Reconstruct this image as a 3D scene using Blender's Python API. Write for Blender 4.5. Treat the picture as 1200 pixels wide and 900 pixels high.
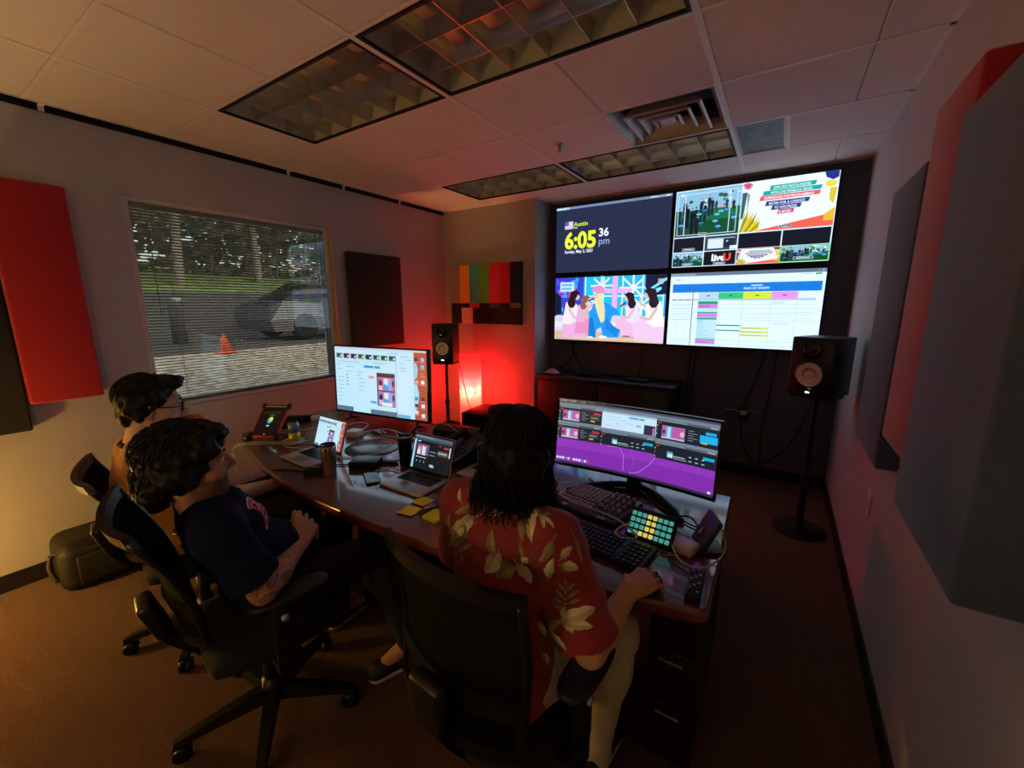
import bpy, bmesh, math, random
import numpy as np
from mathutils import Vector, Matrix
from mathutils.bvhtree import BVHTree
random.seed(7); np.random.seed(7)
for o in list(bpy.data.objects): bpy.data.objects.remove(o)
SC = bpy.context.scene
COL = SC.collection
PI = math.pi
R_ = math.radians

# ------------------------------------------------------------------ camera
def rot3(a, b, c):
    return (Matrix.Rotation(a, 3, 'Z') @ Matrix.Rotation(b, 3, 'X') @ Matrix.Rotation(c, 3, 'Y'))
cam = bpy.data.cameras.new('camera'); camo = bpy.data.objects.new('camera', cam); COL.objects.link(camo)
_R = rot3(0.57195, -0.19033, 0.00221)
_M = Matrix((_R.col[0], _R.col[2], -_R.col[1])).transposed()
camo.matrix_world = Matrix.Translation((0, 0, 1.6)) @ _M.to_4x4()
cam.sensor_fit = 'HORIZONTAL'; cam.sensor_width = 36; cam.lens = 484.9 / 1200 * 36; cam.clip_start = 0.02
SC.camera = camo

# ------------------------------------------------------------------ world, sun, exposure
wd = bpy.data.worlds.new('sky'); SC.world = wd; wd.use_nodes = True
nt = wd.node_tree; nt.nodes.clear()
sky = nt.nodes.new('ShaderNodeTexSky'); sky.sky_type = 'NISHITA'; sky.sun_disc = False
sky.sun_elevation = R_(32); sky.sun_rotation = R_(80); sky.air_density = 1.2; sky.dust_density = 3.0
bg = nt.nodes.new('ShaderNodeBackground'); bg.inputs[1].default_value = 0.27
ow = nt.nodes.new('ShaderNodeOutputWorld')
nt.links.new(sky.outputs[0], bg.inputs[0]); nt.links.new(bg.outputs[0], ow.inputs[0])
sl = bpy.data.lights.new('sun', 'SUN'); sl.energy = 2.0; sl.angle = R_(1.0); sl.color = (1, .93, .8)
slo = bpy.data.objects.new('sun', sl); COL.objects.link(slo); slo.rotation_euler = Vector((.25, .74, -.62)).to_track_quat('-Z', 'Y').to_euler()
slo.location = (2, 0, 6)
vs = SC.view_settings; vs.view_transform = 'Standard'; vs.look = 'None'; vs.gamma = 1; vs.exposure = 0.2
vs.use_curve_mapping = False

# ------------------------------------------------------------------ helpers
def lin(c):
    if isinstance(c, str):
        c = c.lstrip('#'); c = c if len(c) == 6 else ''.join(q*2 for q in c); c = tuple(int(c[i:i+2], 16) / 255 for i in (0, 2, 4))
    return tuple((x / 12.92 if x <= .04045 else ((x + .055) / 1.055) ** 2.4) for x in c[:3])

MATS = {}
def mat(name, col, rough=.5, metal=0., nscale=0., namt=0., bump=0., bscale=200., spec=.5, col2=None, coat=0., sheen=0., alpha=1., trans=0., emit=None, estr=0.):
    """procedural principled material: noise-varied colour, fine noise relief"""
    if name in MATS: return MATS[name]
    m = bpy.data.materials.new(name); m.use_nodes = True; MATS[name] = m
    t = m.node_tree; b = t.nodes['Principled BSDF']; c = lin(col)
    b.inputs['Base Color'].default_value = (*c, 1); b.inputs['Roughness'].default_value = rough
    b.inputs['Metallic'].default_value = metal; b.inputs['Specular IOR Level'].default_value = spec
    b.inputs['Coat Weight'].default_value = coat; b.inputs['Sheen Weight'].default_value = sheen
    b.inputs['Alpha'].default_value = alpha; b.inputs['Transmission Weight'].default_value = trans
    if emit: b.inputs['Emission Color'].default_value = (*lin(emit), 1); b.inputs['Emission Strength'].default_value = estr
    tc = t.nodes.new('ShaderNodeTexCoord')
    if namt > 0 or col2:
        n = t.nodes.new('ShaderNodeTexNoise'); n.inputs['Scale'].default_value = nscale or 5; n.inputs['Detail'].default_value = 5
        t.links.new(tc.outputs['Object'], n.inputs['Vector'])
        mx = t.nodes.new('ShaderNodeMix'); mx.data_type = 'RGBA'
        c2 = lin(col2) if col2 else tuple(min(1, x * (1 + namt)) for x in c)
        c1 = c if col2 else tuple(x * (1 - namt) for x in c)
        mx.inputs['A'].default_value = (*c1, 1); mx.inputs['B'].default_value = (*c2, 1)
        rp = t.nodes.new('ShaderNodeMapRange'); rp.inputs['From Min'].default_value = .3; rp.inputs['From Max'].default_value = .7
        t.links.new(n.outputs['Fac'], rp.inputs['Value']); t.links.new(rp.outputs['Result'], mx.inputs['Factor'])
        t.links.new(mx.outputs['Result'], b.inputs['Base Color'])
    if bump > 0:
        n2 = t.nodes.new('ShaderNodeTexNoise'); n2.inputs['Scale'].default_value = bscale; n2.inputs['Detail'].default_value = 3
        t.links.new(tc.outputs['Object'], n2.inputs['Vector'])
        bp = t.nodes.new('ShaderNodeBump'); bp.inputs['Strength'].default_value = bump; bp.inputs['Distance'].default_value = .004
        t.links.new(n2.outputs['Fac'], bp.inputs['Height']); t.links.new(bp.outputs['Normal'], b.inputs['Normal'])
    return m

def attr_mat(name, rough=.5, emit=0., base=True, bump=0., bscale=300.):
    if name in MATS: return MATS[name]
    m = bpy.data.materials.new(name); m.use_nodes = True; MATS[name] = m
    t = m.node_tree; b = t.nodes['Principled BSDF']; a = t.nodes.new('ShaderNodeAttribute'); a.attribute_name = 'Col'
    b.inputs['Roughness'].default_value = rough
    if base: t.links.new(a.outputs['Color'], b.inputs['Base Color'])
    else: b.inputs['Base Color'].default_value = (.004, .004, .005, 1)
    if emit:
        mu = t.nodes.new('ShaderNodeMix'); mu.data_type = 'RGBA'; mu.blend_type = 'MULTIPLY'; mu.inputs['Factor'].default_value = 1.
        mu.inputs['B'].default_value = (.84, .98, 1.14, 1); t.links.new(a.outputs['Color'], mu.inputs['A'])   # cool white point of the panels
        t.links.new(mu.outputs['Result'], b.inputs['Emission Color']); b.inputs['Emission Strength'].default_value = emit
    if bump:
        n2 = t.nodes.new('ShaderNodeTexNoise'); n2.inputs['Scale'].default_value = bscale
        bp = t.nodes.new('ShaderNodeBump'); bp.inputs['Strength'].default_value = bump; bp.inputs['Distance'].default_value = .003
        t.links.new(n2.outputs['Fac'], bp.inputs['Height']); t.links.new(bp.outputs['Normal'], b.inputs['Normal'])
    return m

def link(name, me, parent=None):
    o = bpy.data.objects.new(name, me); COL.objects.link(o)
    if parent is not None: o.parent = parent
    return o
def tag(o, label=None, cat=None, group=None, kind=None):
    if label: o['label'] = label
    if cat: o['category'] = cat
    if group: o['group'] = group
    if kind: o['kind'] = kind
    return o
def thing(name, label, cat, loc=(0, 0, 0), rz=0., group=None, rot=None):
    o = bpy.data.objects.new(name, None); COL.objects.link(o); o.empty_display_size = .05
    o.location = loc; o.rotation_euler = rot if rot else (0, 0, rz)
    return tag(o, label, cat, group)
def copy_tree(o, parent=None):
    c = o.copy(); COL.objects.link(c)
    if parent is not None: c.parent = parent
    for ch in o.children: copy_tree(ch, c)
    return c

class MB:
    """mesh builder"""
    def __init__(s): s.v = []; s.f = []; s.mi = []; s.cur = 0; s.sm = []; s.smooth = False
    def add(s, vs, fs, sm=None):
        o = len(s.v); s.v += [tuple(p) for p in vs]; s.f += [tuple(i + o for i in f) for f in fs]
        s.mi += [s.cur] * len(fs); s.sm += [s.smooth if sm is None else sm] * len(fs); return s
    def box(s, x0, x1, y0, y1, z0, z1, M=None):
        vs = [Vector(p) for p in ((x0,y0,z0),(x1,y0,z0),(x1,y1,z0),(x0,y1,z0),(x0,y0,z1),(x1,y0,z1),(x1,y1,z1),(x0,y1,z1))]
        if M: vs = [M @ p for p in vs]
        return s.add(vs, [(3,2,1,0),(4,5,6,7),(0,1,5,4),(1,2,6,5),(2,3,7,6),(3,0,4,7)], False)
    def cbox(s, c, d, M=None):
        return s.box(c[0]-d[0]/2, c[0]+d[0]/2, c[1]-d[1]/2, c[1]+d[1]/2, c[2]-d[2]/2, c[2]+d[2]/2, M)
    def rbox(s, x0, x1, y0, y1, z0, z1, r=.005, seg=2, M=None):
        bm = bmesh.new(); bmesh.ops.create_cube(bm, size=1)
        for v in bm.verts: v.co = Vector(((x0+x1)/2 + v.co.x*(x1-x0), (y0+y1)/2 + v.co.y*(y1-y0), (z0+z1)/2 + v.co.z*(z1-z0)))
        r = min(r, .49*min(x1-x0, y1-y0, z1-z0))
        bmesh.ops.bevel(bm, geom=bm.edges[:], offset=r, segments=seg, affect='EDGES', profile=.5)
        bm.verts.index_update(); vs = [v.co.copy() for v in bm.verts]
        if M: vs = [M @ p for p in vs]
        fs = [tuple(v.index for v in f.verts) for f in bm.faces]; bm.free()
        return s.add(vs, fs, True)
    def prism(s, poly, z0, z1, M=None, sm=False):
        n = len(poly); vs = [Vector((p[0], p[1], z0)) for p in poly] + [Vector((p[0], p[1], z1)) for p in poly]
        if M: vs = [M @ p for p in vs]
        s.add(vs, [tuple(range(n))[::-1], tuple(range(n, 2*n))], False)
        o = len(s.v) - 2*n
        for i in range(n):
            s.f.append((o+i, o+(i+1) % n, o+n+(i+1) % n, o+n+i)); s.mi.append(s.cur); s.sm.append(sm)
        return s
    def lathe(s, prof, seg=24, M=None, sm=True, c=(0, 0, 0)):
        """prof: list of (r,z)"""
        vs = []; fs = []; n = len(prof)
        for r, z in prof:
            for k in range(seg):
                a = 2*PI*k/seg; vs.append(Vector((c[0]+r*math.cos(a), c[1]+r*math.sin(a), c[2]+z)))
        for i in range(n-1):
            for k in range(seg):
                k2 = (k+1) % seg; fs.append((i*seg+k, i*seg+k2, (i+1)*seg+k2, (i+1)*seg+k))
        if prof[0][0] > 1e-6: fs.append(tuple(range(seg))[::-1])
        if prof[-1][0] > 1e-6: fs.append(tuple(range((n-1)*seg, n*seg)))
        if M: vs = [M @ p for p in vs]
        return s.add(vs, fs, sm)
    def cyl(s, a, b, r, r2=None, seg=12, sm=True):
        a = Vector(a); b = Vector(b); d = b - a; L = d.length
        M = Matrix.Translation(a) @ d.to_track_quat('Z', 'Y').to_matrix().to_4x4()
        return s.lathe([(r, 0), (r if r2 is None else r2, L)], seg, M, sm)
    def tube(s, pts, r, seg=6, closed=False):
        pts = [Vector(p) for p in pts]; n = len(pts); up = Vector((0.01, .02, 1)); vs = []; fs = []
        for i, p in enumerate(pts):
            d = (pts[min(i+1, n-1)] - pts[max(i-1, 0)])
            if d.length < 1e-9: d = Vector((0, 0, 1))
            d.normalize(); u = d.cross(up)
            if u.length < 1e-3: u = d.cross(Vector((1, 0, 0)))
            u.normalize(); w = u.cross(d); rr = r[i] if isinstance(r, (list, tuple)) else r
            for k in range(seg):
                a = 2*PI*k/seg; vs.append(p + u*math.cos(a)*rr + w*math.sin(a)*rr)
        for i in range(n-1):
            for k in range(seg):
                k2 = (k+1) % seg; fs.append((i*seg+k, (i+1)*seg+k, (i+1)*seg+k2, i*seg+k2))
        fs.append(tuple(range(seg))); fs.append(tuple(range((n-1)*seg, n*seg))[::-1])
        return s.add(vs, fs, True)
    def build(s, name, m, parent=None, label=None, cat=None, group=None, kind=None, loc=None, rot=None):
        me = bpy.data.meshes.new(name); me.from_pydata(s.v, [], s.f)
        ms = m if isinstance(m, (list, tuple)) else [m]
        for q in ms: me.materials.append(q)
        me.polygons.foreach_set('material_index', s.mi); me.polygons.foreach_set('use_smooth', s.sm)
        me.validate(); me.update()
        o = link(name, me, parent)
        if loc is not None: o.location = loc
        if rot is not None: o.rotation_euler = rot
        return tag(o, label, cat, group, kind)

def spline(pts, n=8):
    """catmull-rom"""
    P = [Vector(p) for p in pts]; P = [P[0]*2 - P[1]] + P + [P[-1]*2 - P[-2]]; out = []
    for i in range(1, len(P)-2):
        for k in range(n):
            t = k/n; a, b, c, d = P[i-1], P[i], P[i+1], P[i+2]
            out.append(.5*((2*b) + (c-a)*t + (2*a-5*b+4*c-d)*t*t + (3*b-a-3*c+d)*t**3))
    out.append(P[-2]); return out

def textgeo(s, size=1., bold=0., align='LEFT'):
    cu = bpy.data.curves.new('t', 'FONT'); cu.body = s; cu.size = size; cu.offset = bold*size; cu.align_x = align; cu.resolution_u = 3
    o = bpy.data.objects.new('t', cu); COL.objects.link(o)
    dg = bpy.context.evaluated_depsgraph_get(); ev = o.evaluated_get(dg); me = ev.to_mesh()
    vs = [(v.co.x, v.co.y) for v in me.vertices]; fs = [tuple(p.vertices) for p in me.polygons]
    ev.to_mesh_clear(); bpy.data.objects.remove(o); bpy.data.curves.remove(cu)
    return vs, fs

class Paint:
    """flat screen picture, built as coloured faces; u right, v down in metres-free 0..1 units of W x H; plane XZ facing -Y"""
    def __init__(s, W, H, curve=0.): s.W, s.H, s.c = W, H, curve; s.v = []; s.f = []; s.col = []; s.lay = 0
    def P(s, u, v):
        x = (u-.5)*s.W; z = (.5-v)*s.H; y = -s.lay*.00006
        if s.c: y -= x*x/(2*s.c)
        return (x, y, z)
    def face(s, pts, c):
        o = len(s.v); s.v += [s.P(*p) for p in pts]; s.f.append(tuple(range(o, o+len(pts)))); s.col.append(lin(c))
    def rect(s, u0, v0, u1, v1, c):
        s.lay += 1; n = max(1, int(abs(u1-u0)*24)) if s.c else 1
        for i in range(n):
            a = u0+(u1-u0)*i/n; b = u0+(u1-u0)*(i+1)/n
            s.face([(a, v1), (b, v1), (b, v0), (a, v0)], c)
        return s
    def poly(s, pts, c):
        s.lay += 1
        A = sum(pts[i][0]*pts[(i+1) % len(pts)][1] - pts[(i+1) % len(pts)][0]*pts[i][1] for i in range(len(pts)))
        s.face(pts if A < 0 else pts[::-1], c); return s
    def ell(s, u, v, ru, rv, c, n=14, rot=0.):
        k = s.W/s.H
        pts = []
        for i in range(n):
            a = 2*PI*i/n; x = math.cos(a)*ru; y = math.sin(a)*rv/k
            pts.append((u + x*math.cos(rot)-y*math.sin(rot), v + (x*math.sin(rot)+y*math.cos(rot))*k))
        return s.poly(pts, c)
    def line(s, pts, w, c):
        k = s.W/s.H; s.lay += 1
        for (a, b) in zip(pts, pts[1:]):
            dx, dy = b[0]-a[0], (b[1]-a[1])/k; L = math.hypot(dx, dy) or 1; nx, ny = -dy/L*w/2, dx/L*w/2*k
            s.face([(a[0]+nx, a[1]+ny), (b[0]+nx, b[1]+ny), (b[0]-nx, b[1]-ny), (a[0]-nx, a[1]-ny)], c)
        return s
    def frame(s, u0, v0, u1, v1, w, c):
        k = s.W/s.H
        s.rect(u0, v0, u1, v0+w*k, c); s.rect(u0, v1-w*k, u1, v1, c); s.rect(u0, v0, u0+w, v1, c); return s.rect(u1-w, v0, u1, v1, c)
    def text(s, t, u, v, h, c, bold=.0, align='LEFT', cond=1.):
        """h: text height as fraction of H; (u,v) baseline point"""
        s.lay += 1; vs, fs = textgeo(t, h*s.H/.72, bold, align); o = len(s.v); lc = lin(c)
        for x, y in vs: s.v.append(s.P(u + x*cond/s.W, v - y/s.H))
        for f in fs: s.f.append(tuple(i+o for i in f)); s.col.append(lc)
        return s
    def build(s, name, m, parent=None, loc=(0, 0, 0), rot=(0, 0, 0)):
        me = bpy.data.meshes.new(name); me.from_pydata(s.v, [], s.f)
        ca = me.color_attributes.new('Col', 'FLOAT_COLOR', 'CORNER')
        buf = []
        for p, c in zip(me.polygons, s.col): buf += [*c, 1.]*len(p.vertices)
        ca.data.foreach_set('color', buf); me.materials.append(m); me.update()
        o = link(name, me, parent); o.location = loc; o.rotation_euler = rot; return o

M_BLK = mat('black_plastic', '#101012', .42, bump=.15, bscale=400, namt=.2, nscale=30)
M_BLKG = mat('black_gloss', '#08080a', .16, namt=.2, nscale=20)
M_BLKM = mat('black_matte', '#0c0c0e', .75, namt=.25, nscale=60)
M_DGREY = mat('dark_grey_plastic', '#2a2b2e', .5, namt=.15, nscale=40)
M_SILV = mat('brushed_aluminium', '#c9c9cb', .42, .45, namt=.06, nscale=60)
M_STEEL = mat('stainless_steel', '#b3aeaa', .34, .8, namt=.08, nscale=40)
M_WHITE = mat('white_plastic', '#d6d4d0', .45, namt=.05, nscale=30)
M_CABW = mat('white_cable', '#c9c5bd', .5, namt=.05, nscale=60)
M_CABB = mat('black_cable', '#0d0d0f', .5, namt=.2, nscale=60)
M_LED = mat('white_led', '#ffffff', .5, namt=.01, nscale=5, emit='#e8f4ff', estr=6.)
M_LEDR = mat('red_led', '#ff2020', .5, namt=.01, nscale=5, emit='#ff1a10', estr=4.)
M_SCR = attr_mat('lit_screen', .35, .9, base=False)
M_TVS = attr_mat('lit_tv_screen', .35, 1.1, base=False)
# ------------------------------------------------------------------ room shell
XL, XR, YB, YA, YF, ZC = -3.55, .462, 4.33, 3.99, -2.1, 2.68
XS = -2.27
M_WALL = mat('painted_wall', '#b0aeb2', .85, namt=.03, nscale=3, bump=.25, bscale=120)
M_WALLG = mat('alcove_wall_paint', '#5c5c66', .85, namt=.03, nscale=3, bump=.25, bscale=120)
M_CARPET = mat('carpet', '#5b3a26', 1., spec=.05, namt=.35, nscale=140, bump=1., bscale=260, sheen=.2)
M_BASE = mat('black_vinyl_base', '#15131a', .5, namt=.15, nscale=12)
M_TILE = mat('ceiling_tile', '#dcd6d6', .92, namt=.10, nscale=160, bump=.6, bscale=180)
M_TEE = mat('ceiling_tee_paint', '#e0dcdc', .5, namt=.03, nscale=10)
M_SLOT = mat('slot_black', '#060606', .8, namt=.2, nscale=20)

# floor: woven carpet with a fine ribbed relief
fl = MB().box(XL-.1, XR+.1, YF-.1, YB+.1, -.08, 0).build('floor', M_CARPET, kind='structure')
t = M_CARPET.node_tree; bs = t.nodes['Principled BSDF']
wv = t.nodes.new('ShaderNodeTexVoronoi'); wv.inputs['Scale'].default_value = 210
tc = t.nodes.new('ShaderNodeTexCoord'); t.links.new(tc.outputs['Object'], wv.inputs['Vector'])
bp = t.nodes.new('ShaderNodeBump'); bp.inputs['Strength'].default_value = .6; bp.inputs['Distance'].default_value = .0035
t.links.new(wv.outputs['Distance'], bp.inputs['Height'])
old = bs.inputs['Normal'].links[0].from_socket; t.links.new(old, bp.inputs['Normal']); t.links.new(bp.outputs['Normal'], bs.inputs['Normal'])

WY0, WY1, WZ0, WZ1 = 1.0, 2.43, .885, 2.285
T = .14; ZT = 2.92
MB().box(XL-T, XL, YF-T, WY0, 0, ZT).box(XL-T, XL, WY1, YB+T, 0, ZT).box(XL-T, XL, WY0, WY1, 0, WZ0).box(XL-T, XL, WY0, WY1, WZ1, ZT).build('wall_left', M_WALL, kind='structure')
MB().box(XS, XR, YB, YB+T, 0, ZT).build('wall_back', M_WALLG, kind='structure')
mb = MB(); mb.cur = 0; mb.box(XL, XS, YA, YB+T, 0, ZT); mb.build('wall_back_left', M_WALL, kind='structure')
MB().box(XR, XR+T, YF-T, YB+T, 0, ZT).build('wall_right', M_WALL, kind='structure')
MB().box(XL, XR, YF-T, YF, 0, ZT).build('wall_front', M_WALL, kind='structure')
for nm, a in (('left', (XL, XL+.008, YF, YA, 0, .1)), ('back', (XS, XR-.009, YB-.008, YB, 0, .1)), ('back_left', (XL+.009, XS, YA-.008, YA, 0, .1)), ('right', (XR-.008, XR, YF, YB, 0, .1))):
    MB().box(*a).build('baseboard_'+nm, M_BASE, kind='structure')

# ceiling: slab above, lay-in tiles and exposed tees below
ceil = MB().box(XL-T, XR+T, YF-T, YB+T, ZT, ZT+.08).build('ceiling', M_TILE, kind='structure')
gx = [-4.03, -2.812, -1.597, -.382, .833]; gy = [.031+.617*k for k in range(-4, 8)]
lights = {(1, 6), (2, 6), (1, 9), (2, 9)}
def clampx(a): return max(XL+.055, min(XR-.002, a))
def clampy(a): return max(YF, min(YB, a))
tilecache = {}
def tile_mesh(w, d, score):
    k = (round(w, 3), round(d, 3), score)
    if k in tilecache: return tilecache[k]
    m = MB(); g = .004
    def slab(x0, x1):
        e = .006
        vs = [(x0+e, e, 0), (x1-e, e, 0), (x1-e, d-e, 0), (x0+e, d-e, 0), (x0, 0, .006), (x1, 0, .006), (x1, d, .006), (x0, d, .006), (x0, 0, .016), (x1, 0, .016), (x1, d, .016), (x0, d, .016)]
        m.add(vs, [(3,2,1,0), (0,1,5,4), (1,2,6,5), (2,3,7,6), (3,0,4,7), (4,5,9,8), (5,6,10,9), (6,7,11,10), (7,4,8,11), (8,9,10,11)], False)
    if score and w > .75: slab(0, score-.001); slab(score+.001, w)
    else: slab(0, w)
    me = bpy.data.meshes.new('ceiling_tile'); me.from_pydata(m.v, [], m.f); me.materials.append(M_TILE); me.update()
    tilecache[k] = me; return me
def put_tile(x0, x1, y0, y1, score=None):
    o = link('ceiling_tile', tile_mesh(x1-x0-.012, y1-y0-.012, round(score, 3) if score else None), ceil); o.location = (x0+.006, y0+.006, ZC-.001)
for i in range(4):
    for j in range(len(gy)-1):
        x0, x1, y0, y1 = clampx(gx[i]), clampx(gx[i+1]), clampy(gy[j]), clampy(gy[j+1])
        if x1-x0 < .05 or y1-y0 < .05: continue
        jj = j+2-0
        row = j-4   # gy index: gy[4]=.031
        key = (i, j)
        if (i, j) in {(1, 6), (2, 6), (1, 9), (2, 9)}: continue
        if (i, j) == (2, 8):   # supply diffuser takes the right half
            put_tile(x0, x0+.607, y0, y1); continue
        if (i, j) == (3, 9):   # dark return panel takes a strip
            put_tile(x0+.30, x1, y0, y1); continue
        put_tile(x0, x1, y0, y1, .6075 if i < 3 and x1-x0 > 1 else (.6 if i == 3 else None))
for x in gx[1:4]:
    MB().box(x-.014, x+.014, YF, YB, ZC-.004, ZC+.012).build('ceiling_tee', M_TEE, ceil)
for y in gy:
    if YF < y < YB:
        MB().box(XL+.05, XR, y-.009, y+.009, ZC-.003, ZC+.012).build('ceiling_tee', M_TEE, ceil)
yv = gy[8]; MB().box(-.996, -.982, yv, yv+.617, ZC-.003, ZC+.012).build('ceiling_tee', M_TEE, ceil)
yv = gy[9]; MB().box(-.096, -.070, yv, yv+.617, ZC-.004, ZC+.012).build('ceiling_tee', M_TEE, ceil)
# wall angle on the right, slot diffuser along the window wall
MB().box(XR-.022, XR, YF, YB, ZC-.003, ZC+.012).build('trim_1', M_TEE, kind='structure')
MB().box(XS, XR, YB-.02, YB, ZC-.003, ZC+.012).build('trim_2', M_TEE, kind='structure')
sd = thing('slot_diffuser', 'long black linear air slot in the ceiling along the window wall', 'air vent', (XL, 0, ZC))
MB().box(0, .055, YF, YA, .03, .06).build('slot_back', M_SLOT, sd)
MB().box(.048, .058, YF, YA, -.004, .03).build('inner_rail', M_TEE, sd)
MB().box(0, .006, YF, YA, -.030, .03).build('outer_rail', M_SLOT, sd)
MB().box(.026, .031, YF, YA, -.001, .03).build('centre_rail', mat('dark_rail', '#1c1a1a', .6, namt=.1, nscale=9), sd)
for y in (-1.2, .0, .72, 2.1, 2.62, 3.3):
    MB().box(.0, .055, y-.012, y+.012, -.003, .03).box(.006, .009, y-.012, y+.012, -.030, -.003).build('end_bridge', M_TEE, sd)

# louvred ceiling lights, switched off
M_LOUV = mat('louvre_aluminium', '#c9c7c2', .33, 1., namt=.12, nscale=9)
M_HOUS = mat('fixture_housing', '#c4c2bc', .4, namt=.05, nscale=9)
def ceiling_light(i, j, label):
    x0, x1, y0, y1 = gx[i], gx[i+1], gy[j], gy[j+1]
    t = thing('ceiling_light', label, 'ceiling light', (x0, y0, ZC), 0, 'switched-off louvred ceiling lights')
    W, D = x1-x0, y1-y0; e = .016
    m = MB(); m.box(e, W-e, e, D-e, .125, .135); m.box(e, e+.006, e, D-e, .0, .13); m.box(W-e-.006, W-e, e, D-e, 0, .13); m.box(e, W-e, e, e+.006, 0, .13); m.box(e, W-e, D-e-.006, D-e, 0, .13)
    m.build('housing', M_HOUS, t)
    f = MB()
    for a in ((e, W-e, e, e+.014), (e, W-e, D-e-.014, D-e), (e, e+.014, e+.014, D-e-.014), (W-e-.014, W-e, e+.014, D-e-.014)): f.box(*a, -.006, .006)
    f.build('frame', M_BLKM, t)
    zb, zt = .004, .075
    def blade(p0, p1, ax):
        # parabolic wedge: thin below, wide above
        prof = [(-.0012, zb), (.0012, zb), (.005, .03), (.016, zt), (-.016, zt), (-.005, .03)]
        vs = []
        for q in (p0, p1):
            for w, z in prof: vs.append((q, w, z) if ax == 'x' else (w, q, z))
        n = 6; fs = [(0,1,2,3,4,5), (11,10,9,8,7,6)] + [(k, k+n, (k+1) % n + n, (k+1) % n) for k in range(n)]
        return MB().add(vs, fs, False)
    for k in range(1, 3):
        o = blade(e+.014, W-e-.014, 'x').build('louvre_blade', M_LOUV, t); o.location = (0, e+(D-2*e)*k/3, 0)
    for k in range(1, 6):
        o = blade(e+.014, D-e-.014, 'y').build('louvre_blade', M_LOUV, t); o.location = (e+(W-2*e)*k/6, 0, 0)
    for k in range(3):
        yy = e+(D-2*e)*(k+.5)/3
        MB().cyl((.05, yy, .1), (W-.05, yy, .1), .013, seg=10).build('lamp_tube', M_WHITE, t)
    return t
ceiling_light(1, 6, 'dark louvred ceiling light nearest the window, left of the larger-looking one')
ceiling_light(2, 6, 'dark louvred ceiling light cut by the top edge of the picture')
ceiling_light(1, 9, 'dark louvred ceiling light above the colour-bar canvas')
ceiling_light(2, 9, 'dark louvred ceiling light just in front of the wall screens, beside the air diffuser')
# square supply diffuser
x0, y0 = -.982, gy[8]
dv = thing('ceiling_diffuser', 'square pale metal air diffuser with stepped cones in the ceiling', 'air vent', (x0+.295, y0+.308, ZC))
M_DIF = mat('diffuser_paint', '#b9b3bb', .38, .25, namt=.05, nscale=8)
MB().box(-.3, .3, -.3, .3, .13, .14).build('duct_box', M_SLOT, dv)
for k, (a, b, z0, z1) in enumerate(((.297, .25, .0, .05), (.215, .165, -.014, .045), (.145, .10, -.012, .04), (.078, .045, -.01, .035))):
    m = MB(); vs = []
    for r, z in ((a, z0), (b, z1), (b-.004, z1), (a-.012, z0-.006 if k else z0-.004)):
        vs += [(-r, -r, z), (r, -r, z), (r, r, z), (-r, r, z)]
    fs = []
    for q in range(4):
        for s_ in range(4): fs.append((q*4+s_, q*4+(s_+1) % 4, ((q+1) % 4)*4+(s_+1) % 4, ((q+1) % 4)*4+s_))
    m.add(vs, fs, False); m.build('cone_ring', M_DIF, dv)
MB().box(-.045, .045, -.045, .045, -.008, -.002).build('centre_plate', M_DIF, dv)
# dark panel between the tees
dp = thing('return_panel', 'small dark metal mesh panel in the ceiling above the upper right screen', 'air vent', (-.366, gy[9]+.012, ZC))
M_RET = mat('dark_mesh_panel', '#4a5054', .42, .6, namt=.5, nscale=14, bump=.8, bscale=500)
MB().box(0, .268, 0, .592, .004, .01).build('perforated_sheet', M_RET, dp)
m = MB()
for a in ((0, .268, 0, .008), (0, .268, .584, .592), (0, .008, 0, .592), (.26, .268, 0, .592)): m.box(*a, .0, .004)
m.build('panel_frame', M_TEE, dp)
sp = thing('sprinkler', 'small sprinkler head in the ceiling tile left of the air diffuser', 'sprinkler', (-1.40, 2.79, ZC))
MB().lathe([(.03, 0), (.032, -.004), (.012, -.008), (.010, -.03)], 16).build('escutcheon', M_STEEL, sp)
MB().lathe([(.0, -.05), (.018, -.05), (.018, -.047), (.0, -.046)], 12).build('deflector', M_STEEL, sp)
m = MB(); m.cyl((-.010, 0, -.03), (-.004, 0, -.048), .0025, seg=6); m.cyl((.010, 0, -.03), (.004, 0, -.048), .0025, seg=6); m.build('yoke_arms', M_STEEL, sp)
# ------------------------------------------------------------------ window with blinds between the panes
M_FRM = mat('window_frame_paint', '#c6c2c8', .5, namt=.04, nscale=8)
M_GLASS = bpy.data.materials.new('window_glass'); M_GLASS.use_nodes = True
_t = M_GLASS.node_tree; _t.nodes.clear()
_o = _t.nodes.new('ShaderNodeOutputMaterial'); _mx = _t.nodes.new('ShaderNodeMixShader'); _tr = _t.nodes.new('ShaderNodeBsdfTransparent'); _gl = _t.nodes.new('ShaderNodeBsdfGlossy')
_fr = _t.nodes.new('ShaderNodeFresnel'); _fr.inputs['IOR'].default_value = 1.5; _gl.inputs['Roughness'].default_value = .01
_tr.inputs['Color'].default_value = (.86, .87, .86, 1)
_t.links.new(_fr.outputs[0], _mx.inputs[0]); _t.links.new(_tr.outputs[0], _mx.inputs[1]); _t.links.new(_gl.outputs[0], _mx.inputs[2]); _t.links.new(_mx.outputs[0], _o.inputs[0])
M_SLAT = bpy.data.materials.new('blind_slat'); M_SLAT.use_nodes = True
_t = M_SLAT.node_tree; _t.nodes.clear(); _o = _t.nodes.new('ShaderNodeOutputMaterial'); _mx = _t.nodes.new('ShaderNodeMixShader'); _df = _t.nodes.new('ShaderNodeBsdfDiffuse'); _tl = _t.nodes.new('ShaderNodeBsdfTranslucent')
_n = _t.nodes.new('ShaderNodeTexNoise'); _n.inputs['Scale'].default_value = 12; _tc = _t.nodes.new('ShaderNodeTexCoord'); _t.links.new(_tc.outputs['Object'], _n.inputs['Vector'])
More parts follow.
